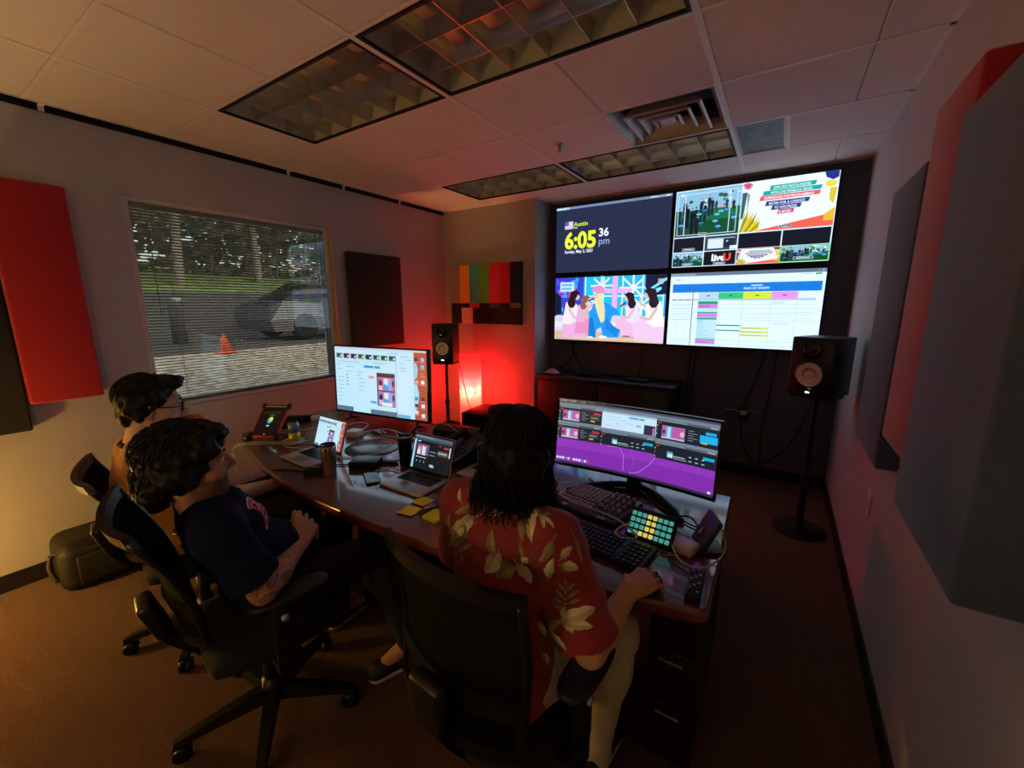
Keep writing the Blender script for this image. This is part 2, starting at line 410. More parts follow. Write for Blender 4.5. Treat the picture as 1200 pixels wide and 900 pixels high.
_mc = _t.nodes.new('ShaderNodeMix'); _mc.data_type = 'RGBA'; _mc.inputs['A'].default_value = (.78, .75, .69, 1); _mc.inputs['B'].default_value = (.88, .85, .79, 1); _t.links.new(_n.outputs['Fac'], _mc.inputs['Factor'])
_t.links.new(_mc.outputs['Result'], _df.inputs['Color']); _t.links.new(_mc.outputs['Result'], _tl.inputs['Color']); _mx.inputs[0].default_value = .45
_t.links.new(_df.outputs[0], _mx.inputs[1]); _t.links.new(_tl.outputs[0], _mx.inputs[2]); _t.links.new(_mx.outputs[0], _o.inputs[0])
win = MB()
for a in ((WY0+.001, WY0+.035, WZ0+.03, WZ1-.03), (WY1-.035, WY1-.001, WZ0+.03, WZ1-.03), (WY0+.001, WY1-.001, WZ0+.001, WZ0+.03), (WY0+.001, WY1-.001, WZ1-.03, WZ1-.001)):
    win.box(XL-.13, XL-.018, a[0], a[1], a[2], a[3])
win = win.build('window_1', M_FRM, kind='structure')
MB().box(XL-.034, XL-.030, WY0+.03, WY1-.03, WZ0+.025, WZ1-.025).build('pane', M_GLASS, win)
MB().box(XL-.124, XL-.120, WY0+.03, WY1-.03, WZ0+.025, WZ1-.025).build('pane', M_GLASS, win)
MB().box(XL-.018, XL-.004, WY1-.006, WY1+.028, WZ0-.02, WZ1+.03).box(XL-.004, XL+.006, WY1, WY1+.028, WZ0-.02, WZ1+.03).build('side_casing', mat('casing_cream', '#c2ad84', .6, namt=.05, nscale=8), win)
bl = thing('window_blind', 'pale horizontal slat blind inside the window glass, half open', 'blind', (XL-.076, 0, 0))
sl_ = MB(); tilt = R_(18); z = WZ0+.055
while z < WZ1-.06:
    c, s_ = math.cos(tilt)*.0125, math.sin(tilt)*.0125; yy0, yy1 = WY0+.045, WY1-.062
    # slightly crowned slat; room edge (+x) higher
    vs = []
    for y in (yy0, yy1):
        vs += [(-c, y, z-s_), (0, y, z+.0022), (c, y, z+s_), (c, y, z+s_-.0005), (0, y, z+.0016), (-c, y, z-s_-.0005)]
    sl_.add(vs, [(0, 1, 7, 6), (1, 2, 8, 7), (2, 3, 9, 8), (3, 4, 10, 9), (4, 5, 11, 10), (5, 0, 6, 11)], False); z += .0205
sl_.build('slats', M_SLAT, bl, kind='stuff')
MB().box(-.014, .014, WY0+.04, WY1-.045, WZ1-.056, WZ1-.03).build('head_rail', M_SLAT, bl)
MB().box(-.013, .013, WY0+.045, WY1-.05, WZ0+.032, WZ0+.046).build('bottom_rail', mat('bottom_rail_white', '#dcdde2', .35, namt=.03, nscale=8), bl)
for y in (WY0+.22, WY1-.2):
    MB().box(-.0135, -.0125, y-.0012, y+.0012, WZ0+.04, WZ1-.05).box(.0125, .0135, y-.0012, y+.0012, WZ0+.04, WZ1-.05).build('ladder_cord', M_WHITE, bl)
MB().cyl((.02, WY0+.13, WZ1-.05), (.02, WY0+.13, WZ1-.75), .003, seg=6).build('tilt_wand', M_WHITE, bl)

# outside: gravel lot, grass bank, trees, parked car, cone, bollard
M_GRAV = mat('gravel', '#b3a68e', .95, namt=.6, nscale=9, bump=1., bscale=30)
M_ASPH = mat('asphalt', '#55504a', .9, namt=.2, nscale=30, bump=.4, bscale=90)
M_LAWN = mat('lawn', '#7c8f4c', .95, namt=.45, nscale=6, bump=.5, bscale=60)
M_BARK = mat('bark', '#8d8577', .9, namt=.4, nscale=20, bump=.6, bscale=40)
def slope(pts, y0, y1, nm, m_):
    b = MB()
    for (xa, za), (xb, zb_) in zip(pts, pts[1:]): b.add([(xa, y0, za), (xa, y1, za), (xb, y1, zb_), (xb, y0, zb_), (xa, y0, -.8), (xa, y1, -.8), (xb, y1, -.8), (xb, y0, -.8)], [(0, 1, 2, 3), (7, 6, 5, 4), (0, 3, 7, 4), (1, 5, 6, 2)], False)
    b.build(nm, m_, kind='structure')
slope([(XL-T, .1), (-5.0, .3), (-9.2, .70)], -10, 18, 'ground_gravel', M_GRAV)
slope([(-9.2, .70), (-13.2, .72), (-16.0, 2.0)], -14, 28, 'ground_lot', M_ASPH)
slope([(-16, 2.0), (-20, 2.8), (-44, 5.0)], -18, 38, 'ground_bank', M_LAWN)
leafm = [mat('leaf_dark', '#66624c', .8, namt=.4, nscale=3), mat('leaf_olive', '#6f6c4a', .8, namt=.4, nscale=3)]
def tree(x, y, z, h, r, k, label):
    t = thing('tree', label, 'tree', (x, y, z), 0, 'trees outside the window'); rnd = random.Random(int(x*31+y*17))
    lean = rnd.uniform(-.5, .5); pts = [(0, 0, -.3), (lean*.1, lean*.2, h*.3), (lean*.2, lean*.6, h*.6), (lean*.3, lean, h*.9)]
    MB().tube(spline(pts, 4), [.16-.008*i for i in range(13)], 8).build('trunk', M_BARK, t)
    b = MB()
    for q in range(5):
        a = rnd.uniform(0, 6.28); zz = h*rnd.uniform(.35, .7); b.tube(spline([(lean*.2, lean*.5, zz), (math.cos(a)*r*.4, math.sin(a)*r*.4+lean*.6, zz+h*.12), (math.cos(a)*r*.8, math.sin(a)*r*.8+lean*.6, zz+h*.2)], 3), [.06, .05, .045, .04, .03, .02, .015], 5)
    b.build('branches', M_BARK, t)
    f = MB()
    for q in range(1500):
        a = rnd.uniform(0, 6.28); rr = r*math.sqrt(rnd.random()); zz = h*rnd.uniform(.3, 1.15); s_ = rnd.uniform(.10, .24)
        c = Vector((math.cos(a)*rr, math.sin(a)*rr+lean*.5, zz)); u = Vector((rnd.uniform(-1, 1), rnd.uniform(-1, 1), rnd.uniform(-1, 1))).normalized(); w = u.orthogonal().normalized()
        f.add([c-u*s_, c+w*s_*.45, c+u*s_, c-w*s_*.45], [(0, 1, 2, 3)], False)
    f.build('foliage', leafm[k], t, kind='stuff')
tree(-17.2, 6.0, 2.2, 6, 2.4, 1, 'pale-trunked tree on the bank, leftmost through the blind')
tree(-18.6, 9.3, 2.5, 7, 2.8, 0, 'dark leafy tree second from the left through the blind')
tree(-18.4, 13.2, 2.5, 6.5, 2.8, 1, 'olive tree behind the front of the parked car')
tree(-19.0, 17.2, 2.6, 7, 3.0, 0, 'dark leafy tree above the roof of the parked car')
tree(-24.5, 12.0, 3.2, 8, 3.6, 0, 'tall tree furthest away up the grass bank')
hg = thing('hedge', 'long dark thicket of bushes along the top of the grass bank', 'hedge', (-21, 10, 2.9)); b = MB(); rnd = random.Random(77)
for q in range(9000):
    c = Vector((rnd.uniform(-1.6, 1.2), rnd.uniform(-16, 18), rnd.uniform(0, 1)*7.0)); s_ = rnd.uniform(.16, .34); u = Vector((rnd.uniform(-.6, .6), rnd.uniform(-1, 1), rnd.uniform(-1, 1))).normalized(); w = u.orthogonal().normalized()
    b.add([c-u*s_, c+w*s_*.6, c+u*s_, c-w*s_*.6], [(0, 1, 2, 3)], False)
b.build('hedge_leaves', leafm[0], hg, kind='stuff'); b = MB()
for q in range(24): y_ = -15.5+q*1.4; b.tube([(0, y_, -.4), (.1, y_+.2, 2.0), (-.1, y_+.5, 4.6)], [.09, .06, .02], 6)
b.build('hedge_stems', M_BARK, hg, kind='stuff')
# parked car, side-on
car = thing('parked_car', 'dark grey car parked side-on outside the window', 'car', (-11.2, 7.6, .71), R_(90))
M_CAR = mat('car_paint', '#565a62', .25, .3, namt=.05, nscale=3, coat=.6)
M_CGL = mat('car_glass', '#14181c', .08, namt=.1, nscale=3)
M_TYRE = mat('tyre', '#141414', .85, namt=.2, nscale=20)
def carsec(prof, w0, w1):
    m = MB(); n = len(prof); vs = [(x, -w0 if z < .95 else -w1, z) for x, z in prof] + [(x, w0 if z < .95 else w1, z) for x, z in prof]
    fs = [tuple(range(n)), tuple(range(2*n-1, n-1, -1))] + [(i, i+n, (i+1) % n+n, (i+1) % n) for i in range(n)]
    return m.add(vs, fs, False)
carsec([(-2.2, .25), (2.2, .25), (2.28, .55), (2.2, .8), (1.3, .94), (-1.9, .98), (-2.25, .85), (-2.28, .5)], .88, .82).build('car_body', M_CAR, car)
carsec([(1.25, .96), (.45, 1.44), (-.9, 1.5), (-1.85, .99)], .78, .66).build('cabin', M_CGL, car)
MB().rbox(-.95, .45, -.64, .64, 1.42, 1.52, .05).build('roof', M_CAR, car)
for x in (-1.4, 1.4):
    for y in (-.8, .8):
        w = MB().lathe([(.19, -.1), (.32, -.1), (.34, -.06), (.34, .06), (.32, .1), (.19, .1)], 20, Matrix.Translation((x, y, .34)) @ Matrix.Rotation(PI/2, 4, 'X')).build('wheel', M_TYRE, car)
        MB().lathe([(0, -.09), (.19, -.085), (.19, .085), (0, .09)], 12, Matrix.Translation((x, y, .34)) @ Matrix.Rotation(PI/2, 4, 'X')).build('hubcap', M_SILV, w)
cn = thing('traffic_cone', 'small orange traffic cone on the gravel outside the window', 'traffic cone', (-9.0, 3.72, .69))
M_OR = mat('cone_orange', '#d8562a', .6, namt=.05, nscale=9)
MB().lathe([(.12, .03), (.025, .36), (.0, .37)], 16).build('cone', M_OR, cn); MB().rbox(-.15, .15, -.15, .15, 0, .035, .01).build('cone_base', M_OR, cn)
bo = thing('bollard', 'grey bollard standing outside at the left edge of the window', 'bollard', (-11.6, 3.9, .71))
MB().lathe([(.14, 0), (.14, 1.0), (.12, 1.08), (0, 1.12)], 16).build('post', mat('bollard_grey', '#55565a', .6, namt=.1, nscale=9), bo)
MB().box(-.08, .145, -.08, .08, .98, 1.04).build('reflector', M_WHITE, bo)

# ------------------------------------------------------------------ acoustic panels
M_PRED = mat('red_fabric', '#a60d20', .9, namt=.10, nscale=180, bump=.3, bscale=500, sheen=.3)
M_PBLU = mat('slate_fabric', '#414f70', .95, namt=.12, nscale=180, bump=.3, bscale=500, sheen=.2)
M_PBLK = mat('charcoal_fabric', '#201f22', .95, namt=.12, nscale=180, bump=.3, bscale=500, sheen=.2)
def panel(x0, x1, y0, y1, z0, z1, m, label, bev=.012):
    o = MB().rbox(x0, x1, y0, y1, z0, z1, bev, 2).build('acoustic_panel', m, None, label, 'wall panel')
    return o
def panel_t(x0, x1, y0, y1, z0, z1, m, label, side):
    t = thing('acoustic_panel', label, 'wall panel', ((x0+x1)/2, (y0+y1)/2, z0))
    w, d, h = x1-x0, y1-y0, z1-z0
    MB().rbox(-w/2, w/2, -d/2, d/2, 0, h, .012, 2).build('fabric_core', m, t)
    e = -w/2 if side > 0 else w/2      # wall side
    MB().box(min(-side*-w/2, -side*-w/2 + side*.006) if False else (w/2-.001 if side > 0 else -w/2-.005), (w/2+.005 if side > 0 else -w/2+.001), -d/2+.03, d/2-.03, .05, h-.05).build('backing_board', M_BLKM, t)
    return t
panel_t(XL+.007, XL+.09, .434, .738, 1.055, 2.255, M_PRED, 'red fabric acoustic panel on the window wall, at the left edge', -1)
panel_t(XL+.007, XL+.065, -.27, .428, .905, 2.10, M_PBLK, 'charcoal acoustic panel beside the red one at the left edge', -1)
panel_t(XL+.007, XL+.06, 2.57, 3.225, 1.18, 2.095, M_PBLK, 'charcoal acoustic panel between the window and the corner', -1)
panel_t(XR-.083, XR-.007, 2.14, 2.676, .935, 2.10, M_PBLU, 'slate grey acoustic panel nearest the wall screens', 1)
panel_t(XR-.105, XR-.007, 1.60, 1.99, 1.115, 2.215, M_PRED, 'narrow red acoustic panel between two slate grey ones on the right wall', 1)
panel_t(XR-.14, XR-.007, 1.03, 1.53, 1.035, 2.055, M_PBLU, 'slate grey acoustic panel nearest the camera, at the right edge', 1)

# ------------------------------------------------------------------ colour-bar canvas
cb = thing('colour_bar_canvas', 'wide canvas painted with test-card colour bars on the back wall', 'canvas', (-2.925, YA-.022, 1.375))
CW, CH = 1.0, .68; bars = ['#a89a90', '#ffb000', '#3f9a94', '#5f9f1e', '#cf1d4a', '#c80b1c', '#101438']
m = MB(); cols = []
fm = []
def q_(x0, x1, z0, z1, c):
    cols.append(c); m.cur = len(cols)-1; m.add([(x0, -.0165, z0), (x1, -.0165, z0), (x1, -.0165, z1), (x0, -.0165, z1)], [(0, 1, 2, 3)], False)
for k in range(7): q_(-CW/2+CW*k/7, -CW/2+CW*(k+1)/7, .24, CH, bars[k])
low = ['#101438', '#0c0a10', '#cf1d4a', '#0c0a10', '#39524e', '#0c0a10', '#7d716c']
for k in range(7): q_(-CW/2+CW*k/7, -CW/2+CW*(k+1)/7, .185, .24, low[k])
for a, b, c in ((0, .16, '#1b1630'), (.16, .33, '#e2c8bc'), (.33, .5, '#180a22'), (.5, .72, '#0b090d'), (.72, .78, '#171519'), (.78, 1, '#0b090d')): q_(-CW/2+CW*a, -CW/2+CW*b, 0, .185, c)
uq = sorted(set(cols)); pm = {c: i for i, c in enumerate(uq)}; m.mi = [pm[cols[i]] for i in m.mi]
m.build('painted_face', [mat('bar_paint_'+c[1:], c, .7, namt=.04, nscale=40, bump=.2, bscale=500) for c in uq], cb)
MB().box(-CW/2, CW/2, -.016, .022, 0, CH).build('stretcher_frame', M_BLKM, cb)

# ------------------------------------------------------------------ wall screens
def tv(x, z, label, paint, W=1.222, H=.70):
    t = thing('wall_tv', label, 'television', (x, YB-.06, z), 0, 'video wall screens')
    MB().rbox(-W/2, W/2, -.012, .03, -H/2, H/2, .004).build('tv_body', M_BLKG, t)
    f = MB(); b = .011
    for a in ((-W/2, W/2, H/2-b, H/2), (-W/2, W/2, -H/2, -H/2+b*1.4), (-W/2, -W/2+b, -H/2, H/2), (W/2-b, W/2, -H/2, H/2)): f.box(a[0], a[1], -.020, -.012, a[2], a[3])
    f.build('bezel', M_BLKG, t)
    MB().box(-.25, .25, .03, .055, -.2, .2).build('wall_mount', M_BLK, t)
    paint.build('screen', M_TVS, t, (0, -.0125, .002))
    return t
SW, SH = 1.198, .672
# clock screen
p = Paint(SW, SH); p.rect(0, 0, 1, 1, '#262b40'); p.rect(0, 0, 1, .035, '#77839b'); p.rect(.0, .0, .13, .035, '#aab6c6'); p.rect(.012, .012, .1, .024, '#e8eef6'); p.rect(.83, .012, .89, .022, '#e8eef6'); p.rect(.90, .012, .94, .022, '#d8a0a8'); p.rect(.95, .008, .985, .026, '#d9dfe8')
p.rect(.085, .215, .165, .33, '#e8e6ec')
for k in range(4): p.rect(.085, .215+k*.030, .165, .215+k*.030+.014, '#d9848c')
p.rect(.085, .215, .122, .275, '#3d5fb0')
p.text('Austin', .172, .297, .066, '#e6e64a', .012); p.text('USA', .172, .33, .024, '#ffffff', .01)
p.text('6:05', .085, .625, .245, '#f0f03c', .035, cond=.92); p.text('36', .405, .48, .118, '#ffffff', .02); p.text('pm', .405, .60, .105, '#8f9ab2', .015)
p.text('Sunday, May 2, 2021', .088, .70, .046, '#ffffff', .015, cond=.92)
p.rect(.40, .985, .5, .992, '#30354a')
tv(-1.560, 2.272, 'upper left wall screen showing a big yellow clock on dark blue', p)
# multiview
def crowd(p, u0, v0, u1, v1, seed, n=1.):
    rnd = random.Random(seed); L = lambda a, b: (u0+(u1-u0)*a, v0+(v1-v0)*b); W = u1-u0; H = v1-v0
    p.rect(u0, v0, u1, v1, '#8fb7c9'); p.rect(u0, v0+H*.42, u1, v1, '#1f6b38'); p.rect(u0, v0+H*.66, u1, v1, '#144a2a')
    for k in range(22):
        a = rnd.random(); b = rnd.uniform(.02, .42); u, v = L(a, b); s = rnd.uniform(.02, .06)*W
        u = min(max(u, u0+s), u1-s); p.ell(u, v, s, s*1.4 if v-s*1.4*1.78 > v0 else s*.5, rnd.choice(['#5c8a4e', '#8fae63', '#d6d9b2', '#b9cfe0', '#2f5b49', '#e9e4dc', '#c9a0a0']), 7)
    for a, b, h in ((.06, .34, .5), (.15, .16, .62), (.20, .30, .5), (.27, .36, .6), (.33, .34, .55), (.41, .18, .5), (.47, .28, .4), (.53, .12, .46), (.58, .2, .36), (.64, .26, .2), (.80, .24, .2), (.90, .28, .2), (.36, .55, .42), (.12, .5, .48)):
        w = .035*W*(.7+h); u, v = L(a, b); hh = h*H; s_ = rnd.choice(['#0c1420', '#101c2c', '#16283a', '#2a3a4a', '#0f1f22', '#1c1c2c']); u = min(max(u, u0+w), u1-w)
        p.poly([(u-w*.5, v+hh), (u+w*.5, v+hh), (u+w*.55, v+hh*.45), (u+w*.8, v+hh*.3), (u+w*.45, v+hh*.14), (u-w*.45, v+hh*.14), (u-w*.8, v+hh*.32), (u-w*.55, v+hh*.5)], s_); p.ell(u, v+hh*.07, w*.34, w*.42, rnd.choice(['#c89a88', '#8a6454', '#d8b0a0', '#3a2a28']), 8); p.ell(u, v+hh*.03, w*.36, w*.26, '#1a1414', 8)
    for a, b in ((.38, .52), (.46, .45), (.66, .56), (.72, .5), (.64, .7), (.69, .82), (.86, .56), (.92, .66), (.10, .74), (.42, .72), (.81, .48)):
        u, v = L(a, b); p.ell(u, v, .045*W, .035*W, rnd.choice(['#5ea9d8', '#3f8fc4', '#6fb9e0', '#2f6fa0']), 8); p.line([(u, v), (u+.01*W, v+.1*H)], .004*W*2, '#2b5f8a')
def slide(p, u0, v0, u1, v1, big=True):
    L = lambda a, b: (u0+(u1-u0)*a, v0+(v1-v0)*b); W = u1-u0; H = v1-v0
    p.rect(u0, v0, u1, v1, '#f0eef2')
    p.poly([L(.15, 1), L(1, .88), L(1, 1)], '#f2604a'); p.poly([L(.15, 1), L(1, .76), L(1, .9), L(.5, 1)], '#f2604a')
    for k in range(9):
        a = -.2+k*.2; p.poly([L(.0+max(0, .02*k-.02), 1), L(.05+.02*k, 1), L(min(.24, .05+.035*k), .95-.42*abs(math.cos(a)))], ['#d9b61e', '#8a8f28', '#f0c92e'][k % 3])
    p.poly([L(.0, .2), L(.06, .2), L(.03, .7), L(0, .75)], '#3f5f58'); p.poly([L(.06, .22), L(.09, .25), L(.07, .62)], '#6f9a8c')
    for k in range(8):
        a = k*PI/8; p.line([L(.05-.05*math.cos(a), .06-.05*math.sin(a)), L(.06+.055*math.cos(a), .06+.09*math.sin(a))], .006*W*2, '#d8487a')
    p.poly([L(.86, 0), L(1, 0), L(1, .12), L(.95, .16), L(.88, .1)], '#23307a')
    p.ell(*L(.93, .22), .06*W, .07*W, '#f0d43c', 9); p.poly([L(.93, .3), L(1, .3), L(.98, .6), L(.93, .5)], '#e8c02c'); p.poly([L(.9, .78), L(1, .66), L(1, .9), L(.9, .9)], '#f0b429')
    rows = [('JOIN OUR WATCH PARTIES', '#18a58c', .30, .78, .17), ('WITH LIVE PANELS & TRIVIA', '#18a58c', .23, .84, .265), ('EXPERIENCES FOR PROGRAMMING', '#e85a5a', .20, .83, .36), ('ENTER FOR A CHANCE', '#2a3f72', .27, .73, .47), ('TO WIN PRIZES', '#2a3f72', .34, .65, .56), ('& MORE!', '#cf3a62', .41, .58, .65)]
    for tx, c, a, b, y in rows:
        p.poly([L(a, y+.045), L(b, y+.035), L(b+.012, y-.045), L(a+.012, y-.045)], c)
        if big: p.text(tx, *L((a+b)/2, y+.026), .05*H, '#f4f4f4', .012, 'CENTER', (b-a)*.94*W*p.W / max(.001, len(tx)*.05*H*p.H/.72*.66))
        else: p.rect(*L(a+.04, y-.012), *L(b-.04, y+.012), '#e8e8ea')
def tally(p, u, v, w, t):
    p.rect(u-w/2, v-.017, u+w/2, v+.017, '#cfd6dc'); p.rect(u-w/2+.003, v-.0125, u+w/2-.003, v+.0125, '#20242c'); (p.text(t, u, v+.009, .018, '#e8eef2', .01, 'CENTER') if t[:2] == 'Pr' else p.rect(u-w*.36, v-.005, u+w*.36, v+.005, '#dde4e8'))
p = Paint(SW, SH); p.rect(0, 0, 1, 1, '#dfe6ee'); e = .005
crowd(p, e, .012, .445, .60, 3); p.frame(.02, .05, .425, .58, .004, '#d8e4e8'); p.rect(.068, .05, .074, .58, '#d8e4e8'); p.rect(.375, .05, .380, .58, '#d8e4e8'); tally(p, .205, .575, .055, 'Preview')
slide(p, .452, .0, .995, .60); tally(p, .73, .565, .07, 'Program')
p.rect(.006, .615, .222, .80, '#141722'); tally(p, .115, .77, .09, 'Graphics 1080')
p.rect(.230, .615, .445, .80, '#39424e'); p.rect(.25, .645, .355, .775, '#d9e2e8'); p.rect(.25, .645, .43, .655, '#aab4bc'); p.rect(.362, .66, .43, .77, '#222a34'); p.rect(.40, .75, .445, .795, '#e6eaee'); p.ell(.38, .69, .008, .008, '#d8dde2', 8); p.rect(.25, .66, .35, .664, '#aab')
p.rect(.453, .615, .715, .80, '#121521'); p.rect(.723, .615, .992, .80, '#121521')
crowd(p, .006, .812, .222, .992, 5); tally(p, .115, .968, .075, 'Input 1 - Live')
p.rect(.230, .812, .445, .992, '#11131c'); p.text('L', .283, .935, .085, '#ffffff', .04); p.text('i', .302, .935, .085, '#ffffff', .04); p.text('ve', .316, .935, .085, '#ffffff', .04, cond=.95); p.text('U', .362, .935, .088, '#ff4a30', .05, cond=1.1); p.ell(.3065, .862, .006, .006, '#ff4a30', 8); tally(p, .34, .972, .08, 'Input 2 - LU')
slide(p, .453, .812, .715, .992, False); p.frame(.449, .806, .719, .998, .004, '#f06a3c')
crowd(p, .723, .812, .992, .992, 9); p.frame(.719, .806, .997, .998, .005, '#4fe03c'); tally(p, .855, .955, .11, 'Input 4 - 1080p')
tv(-.328, 2.272, 'upper right wall screen showing a multiview grid of camera feeds', p)
# stage performance
p = Paint(SW, SH); p.rect(0, 0, 1, 1, '#2f8fd0'); rnd = random.Random(4)
p.rect(0, 0, .28, .6, '#3a3fb8')
for k in range(26): p.rect(*(lambda a, b: (a, b, a+rnd.uniform(.02, .05), b+rnd.uniform(.03, .1)))(rnd.uniform(0, .24), rnd.uniform(0, .5)), rnd.choice(['#d84fae', '#5a4fd8', '#2f9fe0', '#8f3fb0', '#f08fc8']))
p.rect(.05, .07, .19, .22, '#b9dcf0'); p.rect(.07, .10, .17, .13, '#6fa8d8'); p.rect(.06, .16, .16, .19, '#6fa8d8')
p.rect(.30, .0, .98, .60, '#25b6d2')
for k in range(5): p.line([(.30+.17*k, 0), (.30+.17*k, .6)], .012, '#cfeaf4')
p.line([(.30, .3), (.98, .3)], .012, '#cfeaf4')
for a, b, r in ((.45, .14, .1), (.73, .18, .12), (.40, .42, .09), (.80, .44, .09)):
    for k in range(4):
        d = k*PI/4; p.line([(a-r*math.cos(d), b-r*1.6*math.sin(d)), (a+r*math.cos(d), b+r*1.6*math.sin(d))], .016, '#f2e4f4')
p.rect(.55, .0, .595, .62, '#f2a8dc'); p.line([(.42, .22), (.72, .22)], .035, '#f2a8dc')
p.rect(0, .60, 1, .9, '#d8c8d8'); p.rect(0, .86, 1, 1, '#d9b08c'); p.rect(0, .70, 1, .80, '#e8dcec')
p.poly([(.0, .22), (.06, .30), (.07, .56), (0, .62)], '#12182c')   # dark drummer at the edge
p.poly([(.83, .0), (1, .0), (1, .28), (.9, .3), (.83, .18)], '#141c3c'); p.poly([(.93, .06), (.98, .06), (.97, .14), (.93, .13)], '#d89a80')
p.line([(.88, .2), (1, .06)], .02, '#7fd8e8'); p.ell(.92, .23, .05, .03, '#7fd8e8', 10, -.5)
def singer(u, v, s, hair, top, low, flip=1, skin='#e0b4a4'):
    X = lambda a: u+a*s*flip; Y = lambda b: v+b*s*1.78
    p.poly([(X(-.9), Y(2.6)), (X(-.75), Y(1.2)), (X(-.3), Y(1.0)), (X(.5), Y(1.35)), (X(.9), Y(1.6)), (X(.75), Y(2.6))], low)
    p.poly([(X(-.85), Y(1.7)), (X(-.6), Y(.35)), (X(-.05), Y(.3)), (X(.25), Y(.6)), (X(.15), Y(1.5)), (X(-.3), Y(1.75))], top)
    p.line([(X(-.4), Y(.7)), (X(.0), Y(1.35)), (X(.5), Y(1.2))], .15*s, skin); p.line([(X(.2), Y(.65)), (X(.55), Y(.45)), (X(.5), Y(.15))], .12*s, skin)
    p.ell(X(.1), Y(.05), .24*s, .3*s, skin, 12)
    p.poly([(X(-.38), Y(.1)), (X(-.3), Y(-.28)), (X(.05), Y(-.4)), (X(.36), Y(-.22)), (X(.18), Y(-.08)), (X(.04), Y(.2)), (X(.06), Y(.5)), (X(-.12), Y(.72)), (X(-.36), Y(.68)), (X(-.5), Y(.4))], hair)
singer(.20, .30, .145, '#2a1418', '#f2dce4', '#eea8c8'); singer(.31, .36, .115, '#8a5a4a', '#e8a8bc', '#e88cb0'); singer(.70, .33, .125, '#2a1620', '#f0d4e0', '#f0b4cc', -1); singer(.875, .29, .15, '#2c1a1e', '#f6e6ea', '#f4c0d8', -1)
p.poly([(.34, .95), (.345, .62), (.38, .42), (.44, .36), (.52, .42), (.60, .50), (.62, .58), (.56, .60), (.54, .72), (.64, .82), (.62, .93), (.48, .94), (.46, .78), (.42, .82), (.41, .95)], '#1f92dc')
p.poly([(.345, .62), (.38, .64), (.40, .80), (.41, .95), (.34, .95)], '#1676bc'); p.poly([(.50, .62), (.62, .84), (.60, .92), (.50, .80)], '#1880c8')
p.poly([(.40, .26), (.46, .26), (.49, .5), (.49, .68), (.46, .72), (.43, .6), (.40, .45)], '#ecd49a'); p.ell(.395, .30, .028, .04, '#e8b8a4', 12); p.poly([(.36, .22), (.385, .15), (.44, .13), (.48, .18), (.485, .26), (.40, .24)], '#e88cae')
p.line([(.33, .37), (.385, .33)], .012, '#1a1420'); p.line([(.31, .4), (.345, .48), (.36, .40)], .022, '#e0b4a4'); p.ell(.36, .95, .03, .02, '#f4f0f0', 10); p.ell(.48, .94, .04, .028, '#f4f0f0', 10); p.line([(.63, .46), (.67, .40)], .012, '#1a1420')
p.rect(.66, .90, .72, .92, '#a83a5c'); p.rect(.2, .95, .9, .97, '#e6c8a4')
tv(-1.560, 1.545, 'lower left wall screen showing singers kneeling on a pink and blue stage', p)
# run-of-show sheet
p = Paint(SW, SH); p.rect(0, 0, 1, 1, '#e4edf3'); p.rect(0, 0, 1, .045, '#667080'); p.rect(.0, .008, .18, .04, '#8b96a4'); p.text('-  x', .955, .03, .03, '#eef')
p.rect(.045, .085, .075, .095, '#2a9a6a'); p.rect(.87, .058, .925, .066, '#d89aa4'); p.rect(.94, .052, .975, .07, '#2a9a5a')
p.rect(.02, .15, .985, .265, '#1676c8'); p.rect(.565, .178, .635, .192, '#cfe4f4'); p.text('RUN OF SHOW', .60, .235, .03, '#e8f2fa', .015, 'CENTER')
p.rect(.178, .27, .215, .345, '#f2f5f7')
for a, b, c, t_ in ((.215, .355, '#b9ccd8', 'MAIN'), (.355, .52, '#2fbf6e', 'STAGE'), (.52, .70, '#d8dc34', 'LIVE'), (.70, .855, '#ec8fd4', 'GRAPHICS'), (.855, .96, '#dfe6ec', '')):
    p.rect(a, .27, b, .355, c)
    if t_: p.rect((a+b)/2-.012, .308, (a+b)/2+.012, .32, '#2a3a40')
p.rect(.02, .355, .96, .378, '#b4bec8')
for k, x in enumerate((.02, .07, .12)): p.rect(x+.004, .362, x+.03, .371, '#5a646e')
p.rect(.172, .15, .178, .99, '#5e6874')
p.rect(.215, .385, .355, .99, '#c0dcec')
for a, b, c in ((.385, .425, '#1ba06a'), (.428, .478, '#e07ad0'), (.53, .552, '#1ba06a'), (.556, .60, '#e07ad0'), (.61, .632, '#1ba06a'), (.90, .918, '#1ba06a'), (.92, .965, '#e07ad0')): p.rect(.215, a, .355, b, c)
p.rect(.355, .70, .52, .718, '#1ba06a'); p.rect(.355, .768, .52, .785, '#1ba06a')
for y in (.725, .775, .82): p.rect(.52, y, .70, y+.026, '#dbd86a'); p.rect(.525, y+.010, .655, y+.015, '#8f8c50')
for y in (.425, .478, .53, .556, .60, .632, .905, .965): p.rect(.02, y, .96, y+.003, '#8f9cab')
for x in (.355, .52, .70, .855, .07, .12): p.rect(x, .385, x+.0015, .99, '#9aa6b4')
for y in (.44, .49, .57, .64, .93): 
    for x in (.024, .075, .125): p.rect(x, y, x+.038, y+.006, '#a4b0bc')
for y in (.395, .41, .66, .68): p.rect(.71, y, .78+.04*(y > .5), y+.006, '#d8a8c0')
for y in (.645, .66, .675, .70, .73, .76, .79, .82, .85, .88): p.rect(.222, y, .222+.02+.1*random.Random(int(y*1000)).random(), y+.006, '#86a2b4')
for y in (.44, .455, .94): p.rect(.222, y, .30, y+.007, '#a04f92')
tv(-.328, 1.545, 'lower right wall screen showing a spreadsheet with coloured columns', p)

